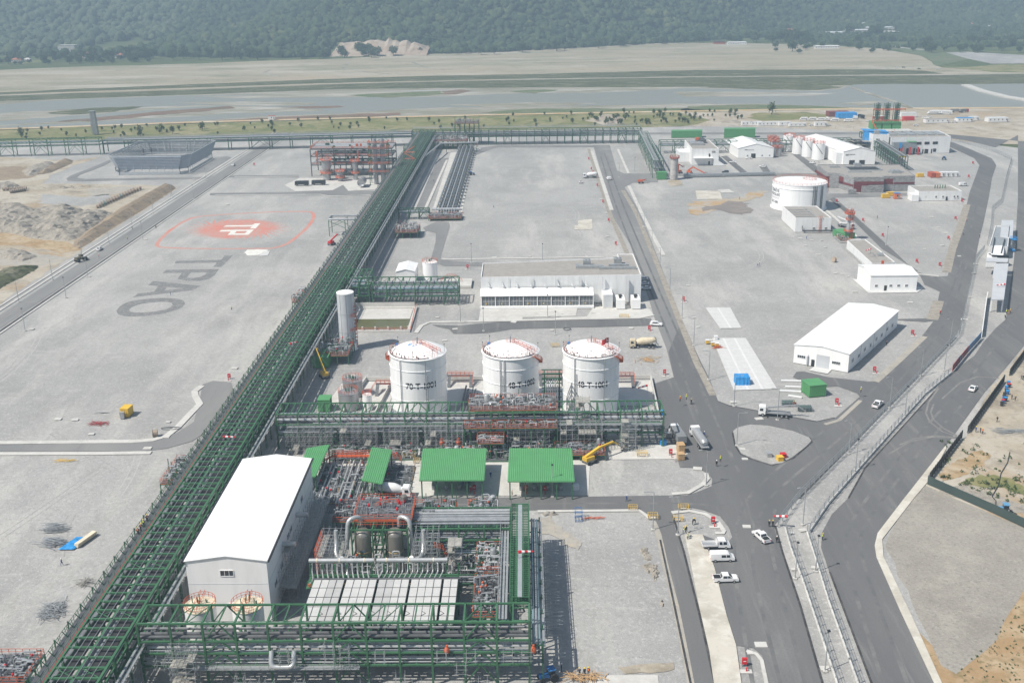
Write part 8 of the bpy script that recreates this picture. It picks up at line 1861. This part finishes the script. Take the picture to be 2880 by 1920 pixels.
fence('long thin perimeter fence behind the far racks',[(0,402),(480,388),(960,376),(1440,366),(1800,358),(2100,358),(2400,364),(2560,372)],2.6,13,S_pipe,False)
def panel_fence(label,pts,h,m,m2,step=2.):
 q=[P(*p) for p in pts];t=thing('panel_fence',tuple(q[0]),label,'fence');b=MB()
 for i in range(len(q)-1):
  a,c=q[i],q[i+1];b.beam(a+Vector((0,0,h/2)),c+Vector((0,0,h/2)),.08,h);L=(c-a).length;d=(c-a).normalized();nr=Vector((d.y,-d.x,0))*.12
  for k in range(int(L/step)):p=a.lerp(c,k/(L/step));MB().beam(p-nr,p-nr+Vector((0,0,h+.25)),.22).build('post',m2,t)
 b.build('panel',m,t)
M_fp=mat('fence_panel_dark',(.06,.07,.075),.6,var=.1)
panel_fence('dark panel fence with posts between the dirt entrance and the dark green wall',[(2703,1232),(2612,1352)],2.2,M_fp,V_dark);panel_fence('dark panel fence with posts beside the row of coloured bins',[(2822,1074),(2720,1218)],2.2,M_fp,V_dark);panel_fence('short dark panel fence at the upper right entrance',[(2890,985),(2838,1056)],2.2,M_fp,V_dark);panel_fence('long dark green panel wall running down to the right edge',[(2608,1360),(2790,1440),(2900,1492)],2.2,mat('fence_panel_green',(.05,.075,.07),.6,var=.1),V_silver,4.)
def windsock(label,px,py,z,h,ang):
 p=P(px,py,z);t=thing('windsock',(p.x,p.y,z),label,'windsock');MB().beam((p.x,p.y,z),(p.x,p.y,z+h),.09).build('mast',S_galv,t)
 for k in range(5):
  a=Vector((math.cos(ang),math.sin(ang),-.12));MB().tube([Vector((p.x,p.y,z+h))+a*(k*.62),Vector((p.x,p.y,z+h))+a*(k*.62+.62)],[.34-.03*k,.31-.03*k],10).build('band',S_fire if k%2==0 else V_white,t)
windsock('red and white windsock at the corner of the fences by the junction',2212,1484,0,3,dg(165));windsock('red and white windsock flying over the green footbridge',1458,1570,11,1.5,dg(15));windsock('red and white windsock over the diagonal rack beside the large hall',628,1240,11,1.2,dg(10));windsock('small windsock over the diagonal rack near the white silo',817,985,11,2.2,dg(60));windsock('windsock lying over the apron right of the third tank',1820,1105,0,2.5,dg(200));windsock('windsock above the near gate canopy',2826,806,5.5,1,dg(180));windsock('windsock on the roof of the low block',2448,712,3.6,2,dg(210))
b=MB()
for x0,y0,x1,y1 in((2840,1270,2815,1330),(2815,1330,2790,1395),(2790,1395,2800,1420),(2800,1420,2860,1445)):b.tube([P(x0,y0,.06),P((x0+x1)/2+6,(y0+y1)/2,.06),P(x1,y1,.06)],.1,5)
tag(b.build('hose',V_dark),'long dark hose snaking over the weedy rubble at the right edge','hose')
# ================================================================== PEOPLE
S_skin=mat('skin',(.48,.30,.21),.6,var=.03);C={'black':mat('cloth_black',(.02,.022,.026),.8,var=.1),'blue':mat('cloth_blue',(.03,.07,.22),.8,var=.1),'grey':mat('cloth_grey',(.16,.16,.17),.8),'tan':mat('cloth_tan',(.34,.22,.13),.8),'yellow':mat('vest_yellow',(.62,.72,.06),.7),'orange':mat('vest_orange',(.80,.18,.03),.7),'red':mat('cloth_red',(.45,.03,.03),.8),'white':mat('helmet_white',(.8,.8,.8),.4,var=0),'helmet_y':mat('helmet_yellow',(.80,.58,.03),.4,var=0)}
BODY={}
def body_mesh(pose,top,leg):
 key=(pose,top,leg)
 if key in BODY:return BODY[key]
 st={'stand':(0,0,0),'walk':(.22,.12,.05),'bend':(.05,.1,.55)}[pose];s,sw,lean=st
 def tp(x,z):return(x+max(0,z-.9)*math.sin(lean),z if z<.9 else.9+(z-.9)*math.cos(lean))
 J={};R_={}
 def j(n,x,y,z,r):X,Z=tp(x,z);J[n]=(X,y,Z);R_[n]=r
 j('pel',0,0,.95,.15);j('waist',0,0,1.12,.14);j('chest',.01,0,1.34,.165);j('neck',.01,0,1.5,.06);j('chin',.04,0,1.58,.075);j('head',.03,0,1.68,.1);j('top',.02,0,1.78,.06)
 for n,q in(('l',1),('r',-1)):
  f=s*q;j('hip'+n,0,.09*q,.9,.105);J['kne'+n]=(f*.55+.03,.1*q,.5);R_['kne'+n]=.07;J['ank'+n]=(f,.1*q,.09);R_['ank'+n]=.05;J['toe'+n]=(f+.18,.11*q,.045);R_['toe'+n]=.045
  j('sho'+n,0,.19*q,1.42,.07);j('elb'+n,-.04-sw*q+lean*.2,.25*q,1.14,.05);j('wri'+n,.08-sw*q*1.6+lean*.45,.24*q,.9,.035);j('pal'+n,.1-sw*q*1.7+lean*.5,.235*q,.82,.04)
 E=[('pel','waist'),('waist','chest'),('chest','neck'),('neck','chin'),('chin','head'),('head','top')]
 for n in 'lr':E+=[('pel','hip'+n),('hip'+n,'kne'+n),('kne'+n,'ank'+n),('ank'+n,'toe'+n),('chest','sho'+n),('sho'+n,'elb'+n),('elb'+n,'wri'+n),('wri'+n,'pal'+n)]
 names=list(J);ix={n:i for i,n in enumerate(names)};me=bpy.data.meshes.new('person');me.from_pydata([J[n] for n in names],[(ix[a],ix[b_]) for a,b_ in E],[])
 o=bpy.data.objects.new('person',me);COL.objects.link(o);md=o.modifiers.new('s','SKIN');sk=me.skin_vertices[0].data
 for n in names:sk[ix[n]].radius=(R_[n],R_[n]*(1.25 if n in('chest','waist','pel') else 1));sk[ix[n]].use_root=n=='pel'
 o.modifiers.new('u','SUBSURF').levels=1;dgp=bpy.context.evaluated_depsgraph_get();m2=bpy.data.meshes.new_from_object(o.evaluated_get(dgp));bpy.data.objects.remove(o)
 b=MB();b.v=[tuple(v.co) for v in m2 .vertices];b.f=[tuple(p.vertices) for p in m2 .polygons]
 b.mi=[0 if(p.center.z>tp(0,1.5)[1] and abs(p.center.y)<.15) or any((p.center-Vector(J['pal'+n])).length<.085 for n in 'lr') else(1 if p.center.z>.93 else(2 if p.center.z>.09 else 3)) for p in m2 .polygons]
 b.cur=0
 for n,q in(('l',1),('r',-1)):
  w=Vector(J['pal'+n]);d=(w-Vector(J['wri'+n])).normalized()
  for k in range(4):a=w+Vector((-.028+k*.019,0,0));b.tube([a,a+d*(.06-.006*abs(k-1.3)),a+d*.085+Vector((0,-q*.02,0))],[.011,.010,.008],5)
  b.tube([w+Vector((.035,0,0)),w+Vector((.065,-q*.015,0))+d*.03,w+Vector((.07,-q*.02,0))+d*.055],[.012,.011,.008],5)
 hx,hz=tp(.03,1.66);b.box((hx+.105,0,hz),(.03,.03,.05))
 for q in(-1,1):b.box((hx,q*.1,hz),(.04,.02,.05))
 BODY[key]=b;return b
PN={}
def person(px,py,ang,label,pose='stand',top='black',leg='black',vest=None,helmet='helmet_y',z=-.08,zp=0.):
 p=P(px,py,zp);key=(pose,top,leg,vest,helmet)
 if key in PN:r=dup(PN[key],(p.x,p.y,zp+z),ang,label);return r
 t=thing('person',(0,0,0),label,'person');b=body_mesh(pose,top,leg);bb=MB();bb.v,bb.f,bb.mi=list(b.v),list(b.f),list(b.mi);bb.build('body',[S_skin,C[top],C[leg],C['black']],t,smooth=True)
 lean=.55 if pose=='bend' else(.05 if pose=='walk' else 0);hx=.03+.78*math.sin(lean);hz=.9+.82*math.cos(lean)
 if helmet:MB().lathe(hx,0,[(.16,hz-.01),(.135,hz),(.125,hz+.07),(.07,hz+.13),(.01,hz+.14)],12).build('helmet',C[helmet],t,smooth=True)
 for q in(-1,1):MB().box((hx+.1,q*.035,hz-.035),(.012,.02,.014)).build('eye',C['black'],t)
 if vest:
  x0,z0=.02+.12*math.sin(lean),.9+.12*math.cos(lean);x1,z1=.02+.56*math.sin(lean),.9+.56*math.cos(lean);b=MB();n=14;vs=[]
  for(x,z,rx,ry) in((x0,z0,.17,.21),((x0+x1)/2,(z0+z1)/2,.18,.23),(x1,z1,.13,.2)):
   vs.append([(x+rx*math.cos(6.283*k/n),ry*math.sin(6.283*k/n),z) for k in range(n)])
  b.add([v for r in vs for v in r],[(i*n+k,i*n+(k+1)%n,(i+1)*n+(k+1)%n,(i+1)*n+k) for i in range(2) for k in range(n)]);b.build('vest',C[vest],t,smooth=True)
 t.location=(p.x,p.y,zp+z);t.rotation_euler=(0,0,ang);PN[key]=t;return t
for a in((174,1588,10,'person in blue overalls and white helmet walking on the left gravel','walk','blue','blue',None,'white'),(480,830,200,'person in dark blue standing beside the painted letter A','stand','blue','blue',None,None),(653,882,60,'person in a yellow vest alone on the gravel before the silo','stand','grey','black','yellow','white'),(360,682,40,'person in a yellow vest walking up the left road','walk','black','black','yellow','helmet_y'),(439,643,90,'person in black at the right kerb of the left road','stand','black','black',None,None),(372,645,0,'person in black at the left kerb of the left road','stand','black','black',None,'white'),(279,724,200,'person in red behind the white car on the left road','stand','red','grey',None,'white'),
(1912,1142,250,'person in a red vest at the top of the junction, left of two others','stand','grey','black','orange','helmet_y'),(1930,1137,200,'person in a yellow vest at the top of the junction, middle of three','stand','grey','black','yellow','helmet_y'),(1944,1136,220,'person in dark clothes at the top of the junction, right of the three','stand','black','black',None,'helmet_y'),(2015,1310,270,'person in dark overalls walking below the road tanker','walk','black','black',None,'white'),(2025,1313,270,'person in a yellow vest walking below the road tanker','walk','grey','black','yellow','helmet_y'),(1981,1228,180,'person in blue beside the road tanker cab','stand','blue','blue',None,'white'),(2163,1480,60,'person in black with a yellow helmet by the windsock, left of a pair','stand','black','black',None,'helmet_y'),(2173,1480,60,'person in black with a yellow helmet by the windsock, right of a pair','stand','black','black',None,'helmet_y'),(2184,1525,60,'person in black with a white helmet beside the white block','stand','black','black',None,'white'),(2313,1517,0,'person with a white vest on the edge of the public road bend','stand','grey','black','yellow','helmet_y'),
(2420,1116,180,'person in a yellow vest at the kerb right of the green cabin','stand','black','black','yellow','white'),(2230,1156,0,'person in an orange vest by the crane lorry arm, left','stand','black','black','orange','helmet_y'),(2236,1157,90,'person in an orange vest by the crane lorry arm, right','bend','black','black','orange','helmet_y'),(2493,972,90,'person in black beside the long workshop hall','stand','black','black',None,None),(2644,884,90,'person in a red jacket at the left edge of the curved road','stand','red','black',None,None),(2718,632,0,'person in an orange vest on the curved road level with the gate','stand','grey','black','orange','white'),(2709,661,0,'person in a grey jacket on the dirt verge of the curved road','stand','grey','black',None,None),(2755,668,0,'person in black standing before the gatehouse','stand','black','black',None,'white'),
(2830,882,250,'person in a group of four by the public road, nearest the gate','stand','grey','black','yellow','white'),(2836,884,180,'person in tan in the group of four by the public road','stand','tan','tan',None,'helmet_y'),(2841,880,200,'person in brown in the group of four by the public road','stand','tan','black',None,'helmet_y'),(2827,896,90,'person in black, lowest in the group by the public road','bend','black','black',None,'white'),
(2268,672,0,'person in blue with a white helmet below the pump house','stand','blue','blue',None,'white'),(2467,614,0,'person in black standing alone on the gravel right of the kerb','stand','black','black',None,None),(2129,750,0,'person in blue in the pair on the wide gravel, left','bend','blue','blue',None,'white'),(2135,747,180,'person in blue in the pair on the wide gravel, right','stand','blue','blue',None,'white'),(2079,561,0,'person in black beside the orange stain','stand','black','black',None,None),(1388,584,0,'person in grey walking over the large gravel field','walk','grey','black',None,None),(1220,511,0,'person in black on the lane by the finger pipes','stand','black','black',None,'white'),(2421,544,0,'person in black in front of the red office wall','stand','black','black',None,None),
(1762,1408,0,'person in blue overalls walking on the crossing road','walk','blue','blue',None,'white'),(1440,1394,0,'person in tan walking between the large shelters','walk','tan','tan',None,None),(1380,1342,90,'person in blue beside the corner of the first large shelter','stand','blue','blue',None,'white'),(1299,1366,270,'person in blue under the first large shelter, left of a group','stand','blue','blue',None,'white'),(1303,1364,270,'person in red under the first large shelter','stand','red','blue',None,'white'),(1312,1368,270,'person in blue under the first large shelter, middle of a group','stand','blue','blue',None,'white'),(1319,1366,270,'person in blue under the first large shelter, right of a group','stand','blue','blue',None,'white'),(1323,1384,270,'person in red overalls standing in front of the first large shelter','stand','red','red',None,'white'),
(1920,1515,0,'person in a yellow vest at the top of the concrete strip, left','bend','grey','black','yellow','helmet_y'),(1927,1512,180,'person in a yellow vest crouched at the top of the concrete strip','bend','black','black','yellow','helmet_y'),(1934,1516,180,'person in a yellow vest at the top of the concrete strip, right','stand','grey','black','yellow','helmet_y'),(1948,1474,30,'person in black bending over a pit on the paved island, left','bend','black','black',None,'helmet_y'),(1955,1472,200,'person in black bending over a pit on the paved island, right','bend','black','black',None,'helmet_y'),(1931,1497,100,'person in black kneeling by the barrier on the paved island','bend','black','grey',None,'helmet_y'),(1579,1886,0,'person in black with a white helmet above the blue tractor','stand','black','black',None,'white'),(1644,1898,270,'person in black with a yellow helmet by the tan planks','stand','black','black',None,'helmet_y'),(1655,1896,250,'person in an orange vest by the tan planks','stand','black','black','orange','helmet_y'),(1630,1900,90,'person bending by the tan planks, yellow helmet','bend','black','black',None,'helmet_y'),
(2744,1214,0,'person in blue at the dirt entrance, beside the dark fence','stand','blue','blue',None,'helmet_y'),(2757,1216,0,'person in a dark jacket in the pair at the dirt entrance','stand','black','black',None,'helmet_y'),(2763,1219,180,'person in a red vest in the pair at the dirt entrance','stand','grey','black','orange','helmet_y'),(2804,1185,200,'person in black crossing the sandy yard','walk','black','black',None,None),(2845,1122,0,'person in black beside the row of bins, left of a pair','stand','black','black',None,None),(2855,1126,90,'person in grey beside the row of bins, right of a pair','stand','grey','black',None,'helmet_y'),(2872,1066,0,'person in grey at the upper right entrance, left of a pair','walk','grey','black',None,None),(2877,1068,90,'person in black at the upper right entrance, right of a pair','walk','black','black',None,None)):
 person(a[0],a[1],dg(a[2]),a[3],*a[4:9])
for k,(y,lab) in enumerate(((195.5,'person in an orange vest on the rack walkway, foremost of the crew'),(197,'person in an orange vest on the rack walkway, second of the crew'),(199,'person in a yellow vest on the rack walkway, third of the crew'),(201,'person in an orange vest on the rack walkway, rearmost of the crew'))):
 v=person(700,1200,dg(90),lab,'bend' if k%2 else 'stand','black','black','yellow' if k==2 else 'orange','helmet_y');v.location=(-82.6+(y-148)*.0047,y,9.17)
 # ================================================================== TREES, HOUSES, HEAPS
M_leaf=ground_mat('tree_leaves',[((.06,.095,.03),),((.04,.07,.022),.3,.42,.6),((.095,.125,.045),.6,.52,.7)],bump=0,rough=.8)
M_leaf2=ground_mat('willow_leaves',[((.095,.13,.06),),((.06,.095,.04),.3,.42,.6),((.13,.16,.08),.6,.52,.7)],bump=0,rough=.8)
M_bark=mat('bark',(.10,.075,.055),.9,var=.2)
def leaf_cloud(b,c,R,n,s,rr):
 for k in range(n):
  while True:
   v=Vector((rr.uniform(-1,1),rr.uniform(-1,1),rr.uniform(-1,1)))
   if.25<v.length<1:break
  v=Vector((v.x*R[0],v.y*R[1],v.z*R[2]))*(1+.25*math.sin(v.x*5+v.y*7));p=Vector(c)+v;a,e=Vector((rr.gauss(0,1),rr.gauss(0,1),rr.gauss(0,1))).normalized(),Vector((rr.gauss(0,1),rr.gauss(0,1),rr.gauss(0,1))).normalized()
  b.quad(p-a*s,p+e*s,p+a*s,p-e*s*.6)
def tree_kind(name,h,r,n,s,seed,m,whole=False):
 rr=random.Random(seed);tk_=MB();cr=MB();tk_.tube([(0,0,0),(.05*h,0,h*.3),(0,.03*h,h*.65)],[.035*h,.025*h,.01*h],6)
 for k in range(4):a=k*1.7;tk_.tube([(0,0,h*.3),(r*.6*math.cos(a),r*.6*math.sin(a),h*.6)],[.018*h,.006*h],5)
 for k in range(6):a=k*1.05;leaf_cloud(cr,(r*.45*math.cos(a),r*.45*math.sin(a),h*(.5+.12*(k%3))),(r*.6,r*.6,h*.27),n//6,s,rr)
 if whole:
  cr.cur=1;cr.add(tk_.v,tk_.f);return cr.build(name,[m,M_bark],org=(0,0,0))
 t=thing(name,(0,0,0),None,'tree');cr.build('crown',m,t);tk_.build('trunk',M_bark,t);return t
rr=random.Random(21);kinds=[tree_kind('young_tree',4.2+k,1.5+.3*k,150,.45,k+1,M_leaf,True) for k in range(3)]
for o in kinds:tag(o,'small round young tree on the grass strip before the river','tree','young trees on the grass strip')
def strip_y(x):return np.interp(x,[0,480,960,1440,1920,2120],[366,350,336,325,315,312]),np.interp(x,[0,480,960,1440,1920,2120],[400,386,374,364,355,335])
first=[True]*3;n=0
TP_=[]
for k in range(190):
 x=rr.uniform(1650,2090) if k<75 else rr.uniform(20,2000);a,e=strip_y(x);TP_.append((x,rr.uniform(a-1,e-4),rr.choice((0,1,1,2)) if x>1600 else rr.choice((0,0,1)),rr.uniform(.5,.95)))
TP_+=[(2170,322,2,1.8),(394,378,2,1.3),(485,376,1,1.3),(455,372,2,1.2),(568,368,2,1.2),(570,362,1,1.2),(60,385,2,1.3)]
for x,y,k,s in TP_:
 p=P(x,y)
 if first[k]:first[k]=False;kinds[k].location=(p.x,p.y,-.3);kinds[k].scale=(s,s,s)
 else:dup(kinds[k],(p.x,p.y,-.3),rr.uniform(0,6),sc=s)
ft=[tree_kind('broad_tree',12,6,420,1.1,31,M_leaf2),tree_kind('broad_tree',15,7,480,1.2,32,M_leaf),tree_kind('bushy_tree',8,5.5,360,1.0,33,M_leaf)]
for o,l in zip(ft,('pale willow-like tree at the foot of the wooded hill','dark broad tree at the foot of the wooded hill','low bushy tree among the houses of the valley')):tag(o,l,'tree','trees at the foot of the hill')
ff=[True]*3;LT=[]
for k in range(90):
 x=rr.uniform(330,2330);y=np.interp(x,[325,700,960,1180,1440,1800,2000,2300],[163,165,160,155,145,126,118,115])+rr.uniform(-6,6);LT.append((x,y,rr.choice((0,1,1)),rr.uniform(.7,1.3)))
for k in range(70):x=rr.uniform(0,420);LT.append((x,rr.uniform(160,182)-x*.01,rr.choice((0,1,2,2)),rr.uniform(.6,1.1)))
for k in range(110):x=rr.uniform(2150,2880);LT.append((x,rr.uniform(90,150),rr.choice((1,2,2)),rr.uniform(.6,1.15)))
for x,y in((2195,118),(2205,116),(2215,118),(2228,119),(2240,117),(2388,98),(2458,103),(2470,102),(2125,100),(1212,145),(1215,143)):LT.append((x,y,1,1.5))
for x,y,k,s in LT:
 p=P(x,y);z=float(hgt(np.array([p.x]),np.array([p.y]))[0])-.6
 if ff[k]:ff[k]=False;ft[k].location=(p.x,p.y,z);ft[k].scale=(s,s,s)
 else:dup(ft[k],(p.x,p.y,z),rr.uniform(0,6),sc=s)
M_tile=mat('red_roof_tile',(.42,.16,.10),.7,var=.15);M_hw=mat('house_wall',(.66,.62,.56),.8,var=.05)
def house(label,px,py,w_,d_,h,ang=0,roofm=None,ridge=2.5,wallm=None,cat='house',name='house'):
 p=P(px,py);
 for _ in range(4):z=float(hgt(np.array([p.x]),np.array([p.y]))[0])-.6;p=P(px,py,max(z,-.6))
 t=thing(name,(p.x,p.y,p.z),label,cat);x,y,z=p;MB().bx(x-w_/2,y-d_/2,z-1,x+w_/2,y+d_/2,z+h).build('wall',wallm or M_hw,t);b=MB();e=.5;zz=z+h+.01
 b.add([(x-w_/2-e,y-d_/2-e,zz),(x+w_/2+e,y-d_/2-e,zz),(x+w_/2+e,y+d_/2+e,zz),(x-w_/2-e,y+d_/2+e,zz),(x-w_/2+min(w_,d_)*.3,y,zz+ridge),(x+w_/2-min(w_,d_)*.3,y,zz+ridge)],[(0,1,5,4),(2,3,4,5),(1,2,5),(3,0,4),(3,2,1,0)]);b.build('roof',roofm or M_tile,t)
 for k in range(max(2,int(w_/4))):xx=x-w_/2+(k+.5)*w_/max(2,int(w_/4));MB().bx(xx-.6,y-d_/2-.05,z+h*.45,xx+.6,y-d_/2-.01,z+h*.45+1.3).build('window',S_glass,t)
house('far house with a red roof at the left foot of the hill',240,164,14,11,8);house('far small house with a red roof right of the taller one',336,163,12,9,5);house('far low house with a faded roof at the left edge of the trees',50,175,16,10,4);house('far grey hut beside the low left house',79,173,9,7,3,0,S_slat)
house('far pale concrete block on the cleared slope at the left',193,146,30,18,12,0,M_conc,.3,M_conc,'building','building')
house('far orange-roofed house behind the round tree clump',2226,93,26,14,6);house('far white house left of the orange-roofed one',2196,96,14,12,6,0,V_white,.5)
house('far hillside house with a red roof above the factory',2405,60,14,12,7);house('far white apartment house high on the slope',2517,55,16,12,11,0,S_slat,1,V_white);house('far tall pale house at the right edge of the hills',2866,68,22,18,16,0,M_tile,3);house('far pink-roofed house among trees near the right edge',2728,77,18,12,7);house('far pale house with a sloped roof near the right edge',2786,82,16,11,5,0,S_slat);house('far white house with a balcony between the pink and tall houses',2806,75,14,10,7,0,V_white,.4,V_white);house('far flat pale shed on the slope right of the factory',2617,82,20,10,4,0,V_white,.4);house('far small orange-roofed house above the white houses',2300,80,10,9,5)
for x,y,w_,d_,h,m,lab in((2342,100,50,22,6,V_white,'far white factory shed at the left end of the works'),(2425,96,70,26,8,V_white,'far long white-roofed factory hall in the middle of the works'),(2470,90,60,18,9,V_white,'far white factory hall at the back of the works'),(2485,98,52,26,6,S_slat,'far grey-roofed factory hall at the right end of the works'),(2430,84,12,12,14,S_greyw,'far square grey factory tower')):house(lab,x,y,w_,d_,h,0,m,1.5,M_hw,'factory','factory_building')
for x,y,w_,lab in((2072,126,34,'long white tent at the far field edge'),(2325,137,40,'low white buildings on an earth platform in the far field'),(2022,124,20,'dark long shed at the far field edge')):house(lab,x,y,w_,8,4,0,V_dark if 'dark' in lab else V_white,1.2,V_white if 'dark' not in lab else M_cont,'shed','field_shed')
def mound(name,pts,h,m,seed,rough=.5,cell=1.6,label=None):
 poly=[P(*p) for p in pts];xs_=[p.x for p in poly];ys_=[p.y for p in poly];x0,x1,y0,y1=min(xs_),max(xs_),min(ys_),max(ys_);nx_,ny_=int((x1-x0)/cell)+1,int((y1-y0)/cell)+1;R=np.random.default_rng(seed)
 def dist(x,y):
  ins=False;dm=1e9;n=len(poly)
  for i in range(n):
   a,c=poly[i],poly[(i+1)%n]
   if(a.y>y)!=(c.y>y) and x<(c.x-a.x)*(y-a.y)/(c.y-a.y)+a.x:ins=not ins
   L2=(c.x-a.x)**2+(c.y-a.y)**2;u=max(0,min(1,((x-a.x)*(c.x-a.x)+(y-a.y)*(c.y-a.y))/L2));dm=min(dm,math.hypot(x-a.x-u*(c.x-a.x),y-a.y-u*(c.y-a.y)))
  return dm if ins else-dm
 ph=R.uniform(0,6,(8,3));vs=[];fs=[]
 for j in range(ny_+1):
  for i in range(nx_+1):
   x,y=x0+i*cell,y0+j*cell;d=dist(x,y);k=min(1,max(0,d/(h*1.9)));nz=sum(math.sin(x*(.12+.1*q)*math.cos(ph[q,1])+y*(.12+.1*q)*math.sin(ph[q,1])+ph[q,0]) for q in range(6))/6
   z=-.25+(h*(k**.8)*(1+rough*nz)+(R.uniform(-.3,.3)*rough*2 if k>0 else 0)) if d>0 else-.6;vs.append((x+R.uniform(-.4,.4),y+R.uniform(-.4,.4),z))
 for j in range(ny_):
  for i in range(nx_):a=j*(nx_+1)+i;fs.append((a,a+1,a+nx_+2,a+nx_+1))
 b=MB();b.add(vs,fs);o=b.build(name,m);o['kind']='structure';return o
mound('embankment',[(462,519),(480,521),(497,528),(400,590),(330,632),(222,700),(200,690),(230,660),(330,590),(420,540)],3.6,M_earth,1,.12,2.2)
mound('rubble_mound',[(-60,590),(60,582),(110,590),(180,582),(230,590),(290,600),(330,600),(300,625),(240,660),(190,678),(80,668),(30,655),(-60,650)],3.2,M_rubble,2,.9,1.5)
mound('rubble_mound',[(60,482),(110,462),(150,458),(155,470),(110,490),(75,496)],2.4,M_rubble,3,.7,1.8)
mound('embankment',[(170,452),(205,450),(205,458),(140,487),(100,492),(120,478)],2.6,M_earth,4,.2,2.)
for k_,q in enumerate(([(10,700),(70,706),(110,722),(60,735),(0,725)],[(-40,520),(30,515),(60,523),(20,532),(-40,533)],[(150,640),(215,650),(230,668),(170,672)])):mound('spoil_heap',q,1.6,M_rubble,30+k_,.8,1.3)
wb=MB();rr2=random.Random(5)
for k in range(260):
 x,y=rr2 .uniform(2640,2890),rr2 .uniform(1240,1420)
 if y<1330+(x-2640)*.2 and rr2 .random()<.8 and not(1335<y<1400 and x>2690):continue
 if y>1345+(x-2640)*.33:continue
 p=P(x,y);s=rr2 .uniform(.2,.55);leaf_cloud(wb,(p.x,p.y,s*.5),(s*1.4,s*1.4,s),10,.28,rr2)
for k in range(150):
 x,y=rr2 .uniform(2700,2900),rr2 .uniform(1700,1915)
 if y<1870-(x-2700)*1.05:continue
 p=P(x,y);s=rr2 .uniform(.1,.28);leaf_cloud(wb,(p.x,p.y,s*.4),(s,s,s),5,.16,rr2)
o=wb.build('weeds',M_leaf2);o['kind']='stuff';tag(o,'straggling green weeds on the rubble and dirt at the right edge','weeds')
mound('embankment',[(-40,780),(40,752),(110,745),(100,760),(20,800),(-60,850)],2.6,M_bank,5,.5,1.5)
mound('gravel_heap',[(1515,1446),(1535,1437),(1565,1437),(1572,1445),(1540,1450)],.8,M_browngravel,6,.5,.5)
mound('gravel_heap',[(1800,1585),(1830,1580),(1850,1590),(1852,1605),(1820,1612),(1805,1600)],.7,M_rubble,7,.7,.5)
for k,q in enumerate((([(1830,1600),(1850,1598),(1855,1625),(1840,1638),(1832,1620)]),([(1800,1540),(1815,1535),(1835,1560),(1835,1575),(1815,1572),(1800,1555)]),([(1852,1680),(1863,1678),(1868,1700),(1856,1706)]))):mound('gravel_heap',q,.6,M_rubble,8+k,.6,.5)
